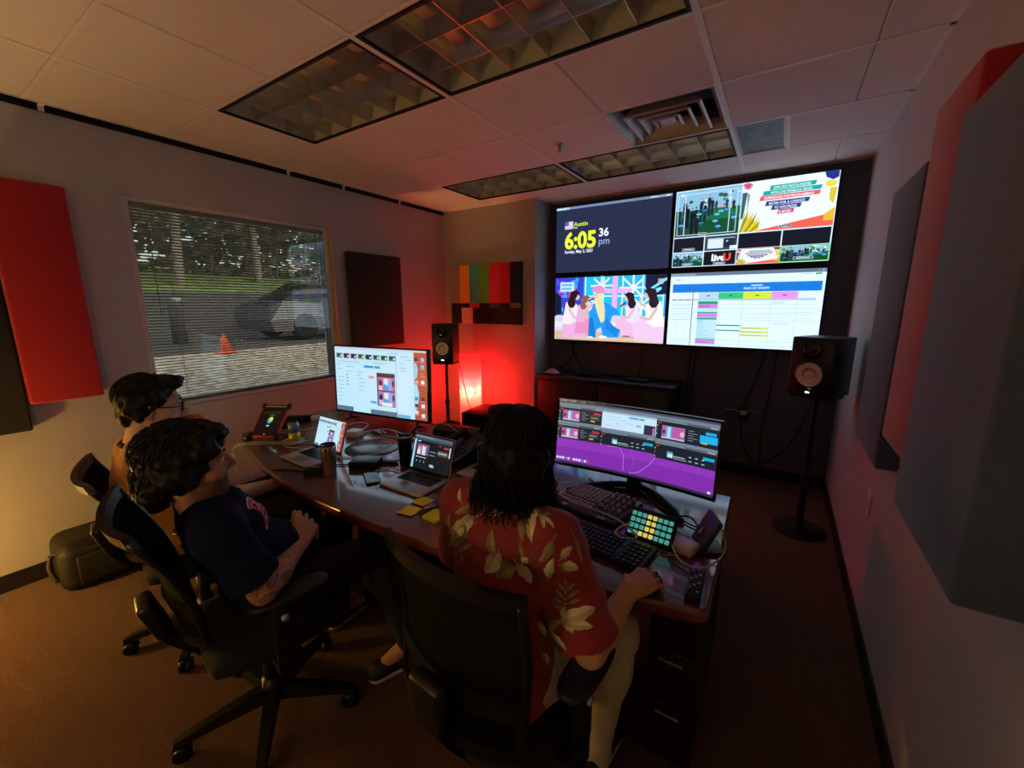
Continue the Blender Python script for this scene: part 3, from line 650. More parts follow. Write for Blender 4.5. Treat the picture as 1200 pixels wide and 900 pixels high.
# cables hanging under the screens
def cable(pts, r, m, label, name='cable', n=8, group=None):
    return MB().tube(spline(pts, n), r, 6).build(name, m, None, label, 'cable', group)
yb = YB-.02
cable([(-1.98, yb, 1.2), (-1.95, yb, 1.05), (-2.02, yb-.04, .93), (-2.12, yb-.12, .89)], .006, M_CABB, 'black cable hanging below the stage-show screen, curling left onto the cabinet')
cable([(-1.96, yb, 1.2), (-1.93, yb, 1.03), (-1.84, yb-.05, .95), (-1.76, yb-.12, .89)], .005, M_CABB, 'black cable hanging below the stage-show screen, slanting right onto the cabinet')
cable([(-1.18, yb, 1.2), (-1.185, yb, 1.0), (-1.18, yb-.03, .86)], .006, M_CABB, 'straight black cable dropping to the right end of the cabinet')
cable([(-.70, yb, 1.2), (-.715, yb, .9), (-.725, yb, .55), (-.72, yb, .2), (-.70, yb-.02, .01)], .006, M_CABB, 'black cable hanging left under the spreadsheet screen')
cable([(-.66, yb, 1.2), (-.67, yb, .9), (-.685, yb, .55), (-.67, yb, .2), (-.64, yb-.02, .01)], .006, M_CABB, 'second black cable hanging left under the spreadsheet screen')
cable([(-.08, yb, 1.2), (-.16, yb, .85), (-.22, yb, .62), (-.20, yb-.01, .35), (-.1, yb-.02, .16), (.02, yb-.05, .18), (.18, yb-.2, .45), (.28, 3.8, .9)], .006, M_CABB, 'black cable looping from the spreadsheet screen to the right speaker')
cable([(.0, yb, 1.2), (-.02, yb, .8), (-.05, yb, .5), (-.04, yb-.01, .2), (-.03, yb-.02, .01)], .006, M_CABB, 'thin black cable hanging straight below the spreadsheet screen')
ol = thing('power_outlet', 'pale wall outlet with plugs below the spreadsheet screen', 'outlet', (-.21, YB, .58))
MB().rbox(-.04, .04, -.008, 0, -.06, .06, .003).build('cover_plate', M_DGREY, ol)
MB().rbox(-.025, .025, -.045, -.008, .0, .04, .006).build('plug', M_WHITE, ol)
MB().tube(spline([(0, -.04, .02), (-.08, -.06, .05), (-.16, -.05, .03), (-.2, -.03, -.02)], 6), .004, 6).build('plug_lead', M_CABW, ol)
MB().tube(spline([(.02, -.04, .02), (.06, -.06, .06), (.1, -.05, .04)], 6), .004, 6).build('plug_lead', M_CABW, ol)
wp = thing('wall_plate', 'small white wall plate low on the right wall', 'outlet', (XR, 2.56, .63))
MB().rbox(-.008, 0, -.037, .037, -.06, .06, .003).build('cover_plate', M_WHITE, wp); MB().rbox(-.012, -.008, -.015, .015, -.03, .03, .002).build('socket', M_WHITE, wp)

# ------------------------------------------------------------------ black cabinet below the screens
cbn = thing('low_cabinet', 'black cabinet under the left wall screens', 'cabinet', (-1.47, YB-.24, 0))
M_CAB = mat('black_laminate', '#121116', .45, namt=.15, nscale=12)
MB().rbox(-.70, .70, -.19, .20, .05, .82, .006).build('carcass', M_CAB, cbn); MB().rbox(-.72, .72, -.21, .215, .82, .85, .006).build('cabinet_top', M_CAB, cbn); MB().box(-.68, .68, -.17, .19, 0, .05).build('plinth', M_CAB, cbn)
for x in (-.345, .345):
    d = MB().rbox(x-.34, x+.34, -.21, -.192, .07, .80, .004).build('cabinet_door', M_CAB, cbn); MB().rbox(x*.2-.006, x*.2+.006, -.225, -.21, .45, .57, .003).build('handle', M_STEEL, d)
cl = MB(); 
def heap(n, sx, sy, sz, seed, r=.006, turns=2):
    rnd = random.Random(seed); m = MB()
    for k in range(n):
        pts = []; a0 = rnd.uniform(0, 6.28); rx, ry = sx*rnd.uniform(.5, 1), sy*rnd.uniform(.5, 1); ox, oy = rnd.uniform(-.2, .2)*sx, rnd.uniform(-.2, .2)*sy
        for q in range(9*turns): a = a0+q*.75; pts.append((ox+math.cos(a)*rx*rnd.uniform(.85, 1.1), oy+math.sin(a)*ry*rnd.uniform(.85, 1.1), r+rnd.uniform(0, sz)))
        m.tube(spline(pts, 4), r, 5)
    return m
heap(5, .16, .09, .045, 3).build('cable_coil', M_CABB, None, 'coil of black cables on the black cabinet', 'cable', loc=(-1.70, YB-.26, .85))
MB().tube(spline([(0, 0, 0), (.0, 0, .04), (.06, -.02, .05), (.1, -.04, .005)], 6), .005, 6).build('cable', M_CABB, None, 'short black cable end on the right of the black cabinet', 'cable', loc=(-1.05, YB-.22, .855))
rt = thing('network_box', 'small black network box at the right end of the black cabinet', 'network box', (-1.13, YB-.27, .85)); MB().rbox(-.11, .11, -.07, .07, 0, .028, .006).build('case', M_BLK, rt); MB().cyl((.09, .05, .02), (.09, .06, .16), .005, seg=8).build('antenna', M_BLK, rt)
m = MB(); rnd = random.Random(2); n = 10
vs = [((i/n-.5)*.16, (j/n-.5)*.12, .012+.045*max(0, 1-((i/n-.5)**2+(j/n-.5)**2)*4)*rnd.uniform(.4, 1.2)) for i in range(n+1) for j in range(n+1)]
m.add(vs, [(i*(n+1)+j, (i+1)*(n+1)+j, (i+1)*(n+1)+j+1, i*(n+1)+j+1) for i in range(n) for j in range(n)], True); m.add([(-.08, -.06, 0), (.08, -.06, 0), (.08, .06, 0), (-.08, .06, 0)], [(3, 2, 1, 0)], False)
m.build('crumpled_paper', mat('pink_paper', '#c9a2a6', .8, namt=.1, nscale=20), None, 'crumpled pinkish paper on the left end of the black cabinet', 'paper', loc=(-2.06, YB-.30, .85))

# ------------------------------------------------------------------ studio speakers on stands
M_CONE = mat('speaker_cone', '#f2ede6', .6, namt=.04, nscale=30)
def speaker(loc, rz, W, H, D, label, stand_label, h0):
    st = thing('speaker_stand', stand_label, 'speaker stand', (loc[0], loc[1], 0), rz)
    MB().lathe([(.0, .0), (.165, .0), (.165, .012), (.03, .022), (.026, .05)], 24).build('base', M_BLKM, st)
    MB().cyl((0, 0, .02), (0, 0, h0*.55), .021, seg=14).build('lower_tube', M_BLKM, st); MB().cyl((0, 0, h0*.5), (0, 0, h0-.02), .016, seg=14).build('upper_tube', M_BLKM, st)
    MB().lathe([(.025, h0*.52), (.028, h0*.55), (.02, h0*.58)], 14).build('collar', M_BLKM, st)
    MB().box(-.11, .11, -.11, .11, h0-.02, h0-.0005).build('top_plate', M_BLKM, st)
    t = thing('studio_speaker', label, 'speaker', (loc[0], loc[1], h0), rz, 'studio monitor speakers')
    MB().rbox(-W/2, W/2, -D/2, D/2, 0, H, .008).build('cabinet', M_BLK, t)
    yf = -D/2
    F = lambda z: Matrix.Translation((0, yf, z)) @ Matrix.Rotation(PI/2, 4, 'X')
    wz, wr = H*.37, W*.31
    MB().lathe([(wr*1.18, 0), (wr*1.18, .0015), (wr*1.02, .002)], 32, F(wz)).build('woofer_ring', M_BLKG, t)
    MB().lathe([(wr, .005), (wr*.92, .009), (wr*.86, .007), (wr*.34, .003), (wr*.34, .004), (wr*.25, .008), (0, .010)], 32, F(wz)).build('woofer_cone', M_CONE, t)
    MB().lathe([(W*.25, 0), (W*.25, .004), (W*.12, .001), (W*.09, .001), (W*.05, .006), (0, .008)], 24, F(H*.79)).build('tweeter', M_BLKG, t)
    MB().rbox(-.012, .012, yf-.003, yf, H*.055, H*.075, .001).build('power_led', M_LED, t)
    return t
speaker((-2.99, 3.34), R_(24), .225, .40, .25, 'black studio speaker with pale cone left of the red lamp', 'black speaker stand left of the red lamp', 1.0)
speaker((.255, 3.42), R_(-28), .255, .385, .27, 'black studio speaker with pale cone right of the wall screens', 'black speaker stand in the right back corner', 1.0)
cable([(-2.96, 3.48, 1.1), (-2.93, 3.5, .9), (-2.82, 3.5, .5), (-2.74, 3.55, .2), (-2.7, 3.6, .01)], .005, M_CABB, 'thin black cable hanging from the left speaker')
# ------------------------------------------------------------------ lamps
def paper_mat(name, col, tcol, transp):
    m = bpy.data.materials.new(name); m.use_nodes = True; t = m.node_tree; t.nodes.clear()
    o = t.nodes.new('ShaderNodeOutputMaterial'); mx = t.nodes.new('ShaderNodeMixShader'); mx2 = t.nodes.new('ShaderNodeMixShader')
    tl = t.nodes.new('ShaderNodeBsdfTranslucent'); tp = t.nodes.new('ShaderNodeBsdfTransparent'); df = t.nodes.new('ShaderNodeBsdfDiffuse')
    n = t.nodes.new('ShaderNodeTexNoise'); n.inputs['Scale'].default_value = 60; tc = t.nodes.new('ShaderNodeTexCoord'); t.links.new(tc.outputs['Object'], n.inputs['Vector'])
    mc = t.nodes.new('ShaderNodeMix'); mc.data_type = 'RGBA'; a = lin(col); mc.inputs['A'].default_value = (*[x*.8 for x in a], 1); mc.inputs['B'].default_value = (*a, 1)
    t.links.new(n.outputs['Fac'], mc.inputs['Factor']); t.links.new(mc.outputs['Result'], tl.inputs['Color']); t.links.new(mc.outputs['Result'], df.inputs['Color'])
    tp.inputs['Color'].default_value = (*lin(tcol), 1)
    mx.inputs[0].default_value = .25; t.links.new(tl.outputs[0], mx.inputs[1]); t.links.new(df.outputs[0], mx.inputs[2])
    mx2.inputs[0].default_value = transp; t.links.new(mx.outputs[0], mx2.inputs[1]); t.links.new(tp.outputs[0], mx2.inputs[2]); t.links.new(mx2.outputs[0], o.inputs[0])
    return m
def column_lamp(loc, label, shade, bulb_col, energy, light_col, h=1.03, r=.125, zb=.62, rz=0., bstr=30.):
    t = thing('paper_lamp', label, 'lamp', loc, rz)
    m = MB(); ns = 26; prof = []
    q = 24
    vs = []; fs = []
    def ring(rr, z):
        out = []
        for k in range(q):   # rounded square section
            a = 2*PI*k/q; c, s_ = math.cos(a), math.sin(a); p_ = (abs(c)**6+abs(s_)**6)**(-1/6); out.append((rr*p_*c, rr*p_*s_, z))
        return out
    rows = []
    for i in range(ns+1):
        z = .04+(h-.04)*i/ns; rows.append(ring(r*(1.0 if i % 2 else .965), z))
    vs = [p for rw in rows for p in rw]
    for i in range(ns):
        for k in range(q): fs.append((i*q+k, i*q+(k+1) % q, (i+1)*q+(k+1) % q, (i+1)*q+k))
    m.add(vs, fs, True).build('paper_shade', shade, t)
    w = MB()
    for i in range(1, ns, 2):
        w.tube(ring(r*1.0, .04+(h-.04)*i/ns)+[ring(r*1.0, .04+(h-.04)*i/ns)[0]], .0012, 4)
    w.build('wire_rings', M_STEEL, t, kind='stuff')
    MB().box(-r, r, -r, r, 0, .04).build('lamp_foot', M_BLKM, t)
    MB().cyl((0, 0, .04), (0, 0, zb-.06), .006, seg=8).build('lamp_rod', M_STEEL, t)
    MB().lathe([(.0, zb-.05), (.018, zb-.05), (.02, zb-.03), (.044, zb), (.038, zb+.03), (0, zb+.045)], 16).build('bulb', mat('bulb_glow_'+bulb_col[1:], '#fff4d8', .4, namt=.01, nscale=3, emit=bulb_col, estr=bstr), t)
    l = bpy.data.lights.new('bulb_light', 'POINT'); l.energy = energy; l.color = lin(light_col); l.shadow_soft_size = .035
    lo = bpy.data.objects.new('bulb_light', l); COL.objects.link(lo); lo.parent = t; lo.location = (0, 0, zb+.085)
    return t
column_lamp((-2.92, 3.66, 0), 'tall red paper column lamp glowing in the back corner', paper_mat('red_paper', '#ff4a66', '#ff3038', .24), '#ffd070', 21, '#ff6a58', 1.065, .106, .615, R_(12), 260.)
column_lamp((-3.12, -.50, 0), 'tall cream paper column lamp standing behind the seated people, out of the picture', paper_mat('cream_paper', '#fff0c8', '#ffe8b0', .5), '#ffd890', 54, '#ffd07c', .72, .14, .40)
column_lamp((-.95, -.75, 0), 'added fill lamp in a cream paper column, unseen behind the camera', paper_mat('cream_paper_b', '#fff0c8', '#ffe8c0', .5), '#ffd890', 7.5, '#fff0e6', 1.3, .14, 1.05)  # added fill lamp, out of view, to brighten the near people

# ------------------------------------------------------------------ desk
M_WOOD = mat('mahogany', '#5a2216', .30, nscale=2.2, col2='#73301e', coat=1.)
M_WOOD.node_tree.nodes['Principled BSDF'].inputs['Coat Roughness'].default_value = .07; M_WOOD.node_tree.nodes['Principled BSDF'].inputs['Coat IOR'].default_value = 1.7
t = M_WOOD.node_tree
nz = [n for n in t.nodes if n.type == 'TEX_NOISE'][0]; mp = t.nodes.new('ShaderNodeMapping'); mp.inputs['Scale'].default_value = (1.2, 14, 14)
tc = [n for n in t.nodes if n.type == 'TEX_COORD'][0]; t.links.new(tc.outputs['Object'], mp.inputs['Vector']); t.links.new(mp.outputs['Vector'], nz.inputs['Vector'])
M_WDK = mat('dark_mahogany', '#1c0d0a', .4, namt=.2, nscale=6)
desk = thing('desk', 'long bow-fronted mahogany desk with a rounded edge', 'desk', (-1.5, 1.5, 0))
front = [(-2.99, 1.27), (-2.86, 1.205), (-2.66, 1.145), (-2.47, 1.095), (-2.2, 1.03), (-1.85, .978), (-1.5, .968), (-1.08, .975), (-.86, 1.0), (-.6, 1.04), (-.4, 1.08), (-.2, 1.125), (-.115, 1.145)]
fr = spline([(x, y, 0) for x, y in front], 3)
outl = [(p.x+1.5, p.y-1.5) for p in fr] + [(-.09+1.5, 1.165-1.5), (-.092+1.5, 1.44-1.5), (-.105+1.5, 1.985-1.5), (-1.15+1.5, 2.0-1.5), (-1.2+1.5, 2.13-1.5), (-3.0+1.5, 2.13-1.5), (-3.05+1.5, 2.08-1.5), (-3.07+1.5, 1.65-1.5)]
def inset(poly, d):
    n = len(poly); out = []
    for i in range(n):
        a, b, c = Vector(poly[i-1]), Vector(poly[i]), Vector(poly[(i+1) % n]); e1 = (b-a).normalized(); e2 = (c-b).normalized()
        n1 = Vector((-e1.y, e1.x)); n2 = Vector((-e2.y, e2.x)); nn = (n1+n2); nn = nn/max(.3, nn.length_squared)*2
        out.append(tuple(b + nn*d*.5*1.0))
    return out
m = MB(); n = len(outl); lay = [(.702, .012), (.706, .004), (.716, 0), (.734, 0), (.745, .005), (.75, .014)]
vs = []
for z, d in lay: vs += [(p[0], p[1], z) for p in inset(outl, d)]
fs = [tuple(range(n))[::-1], tuple(range((len(lay)-1)*n, len(lay)*n))]
m.add(vs, fs, False)
for i in range(len(lay)-1):
    for k in range(n): m.f.append((i*n+k, i*n+(k+1) % n, (i+1)*n+(k+1) % n, (i+1)*n+k)); m.mi.append(0); m.sm.append(True)
m.build('desktop', M_WOOD, desk)
MB().box(-1.5, 1.36, .40, .42, .08, .702).build('modesty_panel', M_WDK, desk)
def pedestal(x0, x1, y0, y1, nd):
    pd = MB().rbox(x0, x1, y0+.02, y1, .0, .702, .004).build('pedestal', M_WDK, desk)
    zs = [.03, .34, .69] if nd == 2 else [.03, .26, .47, .69]
    for a, b in zip(zs, zs[1:]):
        MB().rbox(x0+.008, x1-.008, y0, y0+.019, a+.006, b-.006, .003).build('drawer_front', M_WDK, pd)
        MB().rbox(x0+.04, x1-.04, y0-.014, y0-.006, b-.045, b-.037, .003).rbox(x0+.05, x0+.06, y0-.01, y0, b-.045, b-.037, .002).rbox(x1-.06, x1-.05, y0-.01, y0, b-.045, b-.037, .002).build('drawer_pull', M_STEEL, pd)
pedestal(-.36, .02, -.20, .38, 3)
pedestal(1.225, 1.385, -.22, .42, 3)
pedestal(-1.5, -1.4, -.1, .45, 2)
for x in (.5,): MB().rbox(x-.03, x+.03, .0, .06, 0, .702, .008).build('desk_leg', M_WDK, desk)
DZ = .75

# ------------------------------------------------------------------ monitors
def browser(p):
    p.rect(0, 0, 1, 1, '#c2553c'); p.rect(.0, .0, .87, 1, '#cfe8ec'); p.rect(0, 0, .87, .03, '#d9cfd6')
    for k, c in enumerate(['#5b7a74', '#7a3a4f', '#6a3a48', '#6b8f2e', '#3a3f55', '#4f8f6a', '#3f7f3a', '#55706a']):
        u = .02+k*.085; p.rect(u, .10, u+.07, .175, c); p.rect(u+.01, .115, u+.04, .15, '#1f2a34'); p.rect(u+.045, .13, u+.065, .16, '#d9dde0')
    p.rect(.0, .2, .70, .203, '#a9c4cc')
    for y, a, b in ((.225, .03, .3), (.22, .44, .6), (.265, .02, .08), (.30, .13, .22), (.34, .03, .08), (.37, .13, .2), (.37, .25, .33), (.42, .26, .30), (.47, .03, .1), (.47, .26, .32), (.53, .03, .1), (.53, .28, .34), (.59, .03, .1), (.59, .26, .33), (.65, .03, .1), (.65, .28, .32), (.71, .03, .08), (.77, .03, .08), (.83, .02, .06), (.06, .60, .72), (.10, .74, .82), (.14, .80, .85), (.20, .73, .78), (.26, .73, .8), (.30, .73, .79)):
        p.rect(a, y, b, y+.008, '#8fa9b3')
    p.rect(.34, .265, .445, .30, '#3f8fd0'); p.rect(.455, .265, .52, .30, '#2fae74'); p.rect(.39, .42, .45, .455, '#e08a9c'); p.rect(.40, .80, .47, .835, '#5f9fd8')
    for y in (.43, .48, .53, .58): p.ell(.145, y, .009, .009, '#2a3038', 8)
    p.rect(.48, .36, .675, .86, '#1c1c28'); p.rect(.485, .36, .67, .40, '#4a3638'); p.rect(.49, .42, .67, .62, '#d06a8e'); p.rect(.49, .635, .67, .85, '#b07ab8')
    for y0 in (.42, .635):
        p.rect(.555, y0+.02, .60, y0+.17, '#e9e2d8'); p.rect(.60, y0+.02, .64, y0+.19, '#8fa4e0'); p.poly([(.54, y0+.19), (.56, y0+.10), (.60, y0+.12), (.61, y0+.19)], '#2f9fd8'); p.ell(.52, y0+.09, .02, .05, '#3a2438', 9); p.ell(.655, y0+.09, .014, .05, '#4a2a48', 9); p.rect(.50, y0+.13, .54, y0+.2, '#f0b8c8')
    p.rect(.53, .80, .64, .855, '#f0ead8')
    p.rect(.69, .03, .695, 1, '#90a9b4'); p.rect(.0, .93, .20, 1, '#5e7583'); p.rect(.40, .93, .69, 1, '#5e7583'); p.rect(.70, .95, .83, 1, '#74b4d4')
    p.poly([(.87, .18), (.90, .18), (.915, .26), (.905, .38), (.87, .42)], '#a9c9d2'); p.poly([(.87, .48), (.90, .48), (.92, .6), (.915, .74), (.88, .9), (.87, .9)], '#b9dde4')
    p.rect(.87, .0, 1, .03, '#e8c4b4')
    for u, y, c in ((.89, .10, '#7a3030'), (.955, .10, '#a9c0dc'), (.955, .2, '#a9b4cc'), (.955, .3, '#c97038'), (.955, .42, '#eee6e4'), (.895, .42, '#d8a8a0'), (.89, .66, '#2f9fae'), (.955, .66, '#6a3a34'), (.89, .76, '#5a4a48'), (.955, .76, '#efe9e8'), (.89, .86, '#efe0dc'), (.955, .9, '#efe9e8')):
        p.rect(u-.012, y, u+.022, y+.05, c); p.rect(u-.018, y+.06, u+.028, y+.068, '#e0a89a')
    return p
def monitor(name, label, loc, rz, W, H, zc, tilt, paint_fn, curve=0., foot='v', neck=True):
    t = thing(name, label, 'monitor', loc, rz)
    hd = Matrix.Translation((0, 0, zc-loc[2])) @ Matrix.Rotation(tilt, 4, 'X')
    nx = 16 if curve else 1
    m = MB(); b = MB(); bz = .009
    def cy(x): return -x*x/(2*curve) if curve else 0.
    for i in range(nx):
        xa, xb = -W/2+W*i/nx, -W/2+W*(i+1)/nx
        def slab(mm, za, zb_, ya, yb_):
            vs = [(xa, cy(xa)+ya, za), (xb, cy(xb)+ya, za), (xb, cy(xb)+yb_, za), (xa, cy(xa)+yb_, za), (xa, cy(xa)+ya, zb_), (xb, cy(xb)+ya, zb_), (xb, cy(xb)+yb_, zb_), (xa, cy(xa)+yb_, zb_)]
            f = [(3, 2, 1, 0), (4, 5, 6, 7), (0, 1, 5, 4), (2, 3, 7, 6)] + ([(3, 0, 4, 7)] if i == 0 else []) + ([(1, 2, 6, 5)] if i == nx-1 else [])
            mm.add([hd @ Vector(v) for v in vs], f, False)
        slab(m, -H/2, H/2, 0, .03); slab(b, H/2-bz, H/2, -.006, 0); slab(b, -H/2, -H/2+bz*1.6, -.006, 0)
    for s_ in (-1, 1):
        xa, xb = sorted((s_*W/2, s_*(W/2-bz))); b.box(xa, xb, cy(xa)-.006, cy(xa), -H/2, H/2, hd)
    m.build('monitor_body', M_BLK, t); b.build('bezel', M_BLKG, t)
    p = Paint(W-2*bz, H-2.6*bz, curve); paint_fn(p); s_ = p.build('screen', M_SCR, t); s_.matrix_local = hd @ Matrix.Translation((0, -.0008, .003))
    zb = zc-loc[2]-H/2
    if foot == 'v':
        MB().rbox(-.03, .03, .045, .085, .0, zb+H*.55, .008).build('neck', M_BLK, t); MB().rbox(-.06, .06, .028, .06, zb+H*.35, zb+H*.65, .008).build('mount_block', M_BLK, t)
        f = MB()
        for s_ in (-1, 1): f.tube(spline([(0, .10, .017), (s_*.09, .06, .017), (s_*.2, -.04, .015), (s_*.25, -.11, .011)], 5), [.016]*8+[.014]*4+[.010]*4, 8)
        f.build('v_foot', M_BLK, t)
    else:
        for s_ in (-1, 1):
            f = MB(); x = s_*W*.36; f.tube([(x, .015, zb+.02), (x+s_*.004, .01, .03), (x+s_*.01, -.07, .008)], .008, 8); f.tube([(x+s_*.004, .01, .03), (x+s_*.01, .10, .008)], .008, 8); f.build('foot', M_BLK, t)
    return t
monitor('large_monitor', 'large flat monitor with a pale web page, below the window', (-2.31, 1.88, DZ), .131, .84, .49, 1.068, -.034, browser, foot='feet')
def dark_windows(p):
    p.rect(0, 0, 1, 1, '#8a2fa0'); p.rect(0, .52, 1, .75, '#9b37ae'); p.rect(0, 0, 1, .03, '#4a4f5c')
    p.line([(.30, .56), (.36, .62), (.42, .60), (.455, .72), (.46, .95)], .004, '#c77ad2'); p.line([(.66, .62), (.62, .78), (.56, .92), (.5, .97)], .004, '#c77ad2'); p.line([(.50, .6), (.52, .8), (.50, .95)], .002, '#b060c0')
    def win(u0, v0, u1, v1, pic=True, btn='#d02f38'):
        W, H = u1-u0, v1-v0
        p.rect(u0, v0, u1, v1, '#20242b'); p.rect(u0, v0, u1, v0+.045, '#7d8489'); p.rect(u0, v0+.045, u1, v0+.075, '#565c62'); p.rect(u0+.01, v0+.055, u0+W*.5, v0+.065, '#9aa0a6'); p.rect(u1-.05, v0+.05, u1-.01, v0+.06, '#c0c6ca')
        p.rect(u0+.008, v0+.09, u0+.03, v0+.105, '#d83a3a'); p.rect(u0, v0+.12, u0+.012, v1, '#2d3138')
        for k in range(3): p.rect(u0+.003, v0+.13+k*.06, u0+.009, v0+.145+k*.06, '#c84a4a' if k == 1 else '#c9cdd2')
        if pic:
            a, b, c, d = u0+W*.1, v0+H*.38, u0+W*.48, v0+H*.93
            p.rect(a, b, c, d, '#c45f98'); p.rect(a+.02, b, a+.06, d, '#4fb4e0'); p.rect(a+.035, b+.02, a+.05, d, '#eadcc0'); p.ell(a+.012, (b+d)/2, .01, .03, '#5a2a68', 8); p.ell(c-.015, (b+d)/2, .014, .04, '#f0b4c8', 8); p.rect(a, d-.02, c, d, '#d8c0d0')
            for k in range(5): p.rect(u0+W*.53, v0+H*(.42+.1*k), u0+W*(.62+.06*(k % 2)), v0+H*(.44+.1*k), '#9aa2aa')
            p.rect(u0+W*.70, v0+H*.2, u0+W*.705, v1, '#3a4048')
            p.rect(u1-W*.2, v0+H*.36, u1-W*.04, v0+H*.48, btn); p.rect(u0+W*.74, v0+H*.62, u0+W*.9, v0+H*.67, '#d8a52e'); p.rect(u0+W*.74, v0+H*.8, u0+W*.84, v0+H*.87, '#d8b03c')
            for k in range(3): p.rect(u0+W*.74, v0+H*(.53+.1*k), u0+W*.95, v0+H*(.545+.1*k), '#7c848c')
        else:
            p.rect(u0+W*.22, v0+H*.55, u0+W*.32, v0+H*.85, '#4f9fb8'); p.rect(u0+W*.24, v0+H*.65, u0+W*.32, v0+H*.85, '#d9ead4'); p.rect(u0+W*.33, v0+H*.72, u0+W*.52, v0+H*.78, '#9aa6ae'); p.rect(u0+W*.33, v0+H*.82, u0+W*.55, v0+H*.88, '#78848c')
            for k in range(3): p.rect(u0+W*(.58+.1*k), v0+H*.6, u0+W*(.62+.1*k), v0+H*.64, '#c9d0d6'); p.rect(u0+W*(.58+.1*k), v0+H*.8, u0+W*(.63+.1*k), v0+H*.85, '#aab4ba')
            p.rect(u1-W*.2, v0+H*.45, u1-W*.03, v0+H*.6, '#1fa8cc')
    win(0, .03, .295, .32); win(0, .32, .295, .60)
    p.rect(.295, .03, .645, .34, '#d5e6ee'); p.rect(.295, .03, .645, .075, '#7d8489'); p.rect(.295, .075, .645, .10, '#aab4bc'); p.rect(.47, .12, .53, .145, '#5a9fd8'); p.rect(.535, .12, .57, .145, '#3fae7a'); p.rect(.52, .23, .55, .25, '#d87a90'); p.rect(.57, .20, .64, .34, '#3a2f44'); p.rect(.58, .23, .635, .34, '#c87aa0'); p.ell(.40, .25, .006, .006, '#6a7a88', 8)
    for y, a, b in ((.15, .31, .42), (.19, .33, .45), (.22, .45, .5), (.28, .31, .38)): p.rect(a, y, b, y+.006, '#a4bcc8')
    win(.295, .34, .645, .60, False); win(.645, .03, 1, .36, True, '#1fb0dc'); p.rect(.90, .20, .995, .30, '#1fb4e0'); win(.645, .36, 1, .64, False)
    p.rect(.0, .60, .295, .605, '#3a1444')
    for k in range(12): p.rect(.01+k*.019, .90, .024+k*.019, .935, ['#e8e8ec', '#d8dce4', '#f0f0f0', '#3f8fe0', '#e0e4e8', '#d05050'][k % 6])
    p.rect(.97, .93, .985, .96, '#f0e8f4'); p.rect(0, .965, 1, 1, '#3a2a40')
monitor('ultrawide_monitor', 'curved ultrawide monitor with dark windows over a purple desktop', (-.495, 1.735, DZ), -.03, .705, .315, 1.002, -.115, dark_windows, 1.5)

# ------------------------------------------------------------------ laptops
def laptop(label, loc, rz, W, D, ang, paint_fn, base_col=None, lid_h=None):
    t = thing('laptop', label, 'laptop', loc, rz)
    MB().rbox(-W/2, W/2, -D/2, D/2, .002, .014, .004).build('base', M_SILV, t)
    MB().box(-W*.40, W*.40, -.01, D*.42, .0138, .0144).build('keyboard_well', M_BLKM, t)
    k = MB(); 
    for r in range(6):
        y = D*.38-r*D*.072
        for c in range(14): x = -W*.385+c*W*.0555; k.box(x, x+W*.046, y-D*.055, y, .0144, .0158)
    k.build('keys', M_BLK, t, kind='stuff')
    MB().box(-W*.19, W*.19, -D*.46, -D*.1, .0139, .0143).build('trackpad', mat('trackpad_grey', '#9a9b9f', .3, .6, namt=.03, nscale=40), t)
    lh = lid_h or D*.98; L = Matrix.Translation((0, D/2-.004, .014)) @ Matrix.Rotation(-ang, 4, 'X')
    lid = MB().rbox(-W/2, W/2, 0, .006, 0, lh, .0025, 2, L).build('lid', M_SILV, t)
    MB().box(-W/2+.003, W/2-.003, -.0006, 0, .003, lh-.003, L).build('screen_border', M_BLKG, t)
    p = Paint(W*.93, lh*.86); paint_fn(p); s_ = p.build('screen', M_SCR, t); s_.matrix_local = L @ Matrix.Translation((0, -.0009, lh*.52))
    MB().cyl((-W*.36, D/2-.004, .012), (W*.36, D/2-.004, .012), .005, seg=8).build('hinge', M_BLK, t)
    return t
laptop('open silver laptop with a pale web page, behind the steel tumbler', (-2.155, 1.245, DZ), -.04, .285, .20, .33, browser)
def dark_site(p):
    p.rect(0, 0, 1, 1, '#161a1c'); p.rect(0, 0, 1, .10, '#59606a'); p.rect(0, .10, 1, .16, '#3a4048'); p.rect(.03, .03, .5, .05, '#9aa4ac'); p.rect(.0, .14, .055, 1, '#a9d0dc')
    p.rect(.09, .17, .17, .2, '#d9dee2'); p.rect(.10, .26, .42, .58, '#8a5a6a'); p.ell(.17, .4, .05, .07, '#e0a8a8', 9); p.rect(.24, .3, .34, .58, '#e9dcd4'); p.rect(.34, .3, .4, .5, '#4a5f9a'); p.rect(.12, .44, .2, .58, '#f0e0dc'); p.ell(.3, .30, .04, .03, '#c0485a', 8)
    p.rect(.45, .42, .62, .45, '#7a828a'); p.rect(.45, .52, .6, .55, '#7a828a'); p.rect(.66, .2, .74, .23, '#c03038'); p.rect(.80, .22, .92, .27, '#d83a44'); p.rect(.95, .2, .985, .5, '#c9cfd4'); p.rect(.66, .35, .92, .5, '#6a5048'); p.rect(.68, .40, .9, .44, '#c0b0a4')
    for u in (.1, .2, .3): p.rect(u, .64, u+.08, .665, '#c9cfd4'); p.rect(u+.03, .75, u+.05, .8, '#aab0b6')
    p.rect(.5, .80, .6, .88, '#aab0b6'); p.rect(.52, .84, .62, .87, '#d0d4d8')
laptop('open silver laptop with a dark web page, in front of the desk phone', (-1.408, 1.313, DZ), .01, .268, .20, .31, dark_site)
def off_screen(p): p.rect(0, 0, 1, 1, '#0a090a')
laptop('laptop with a black switched-off screen beside the long-haired person', (-1.16, 1.60, DZ), -.03, .29, .20, .22, off_screen)

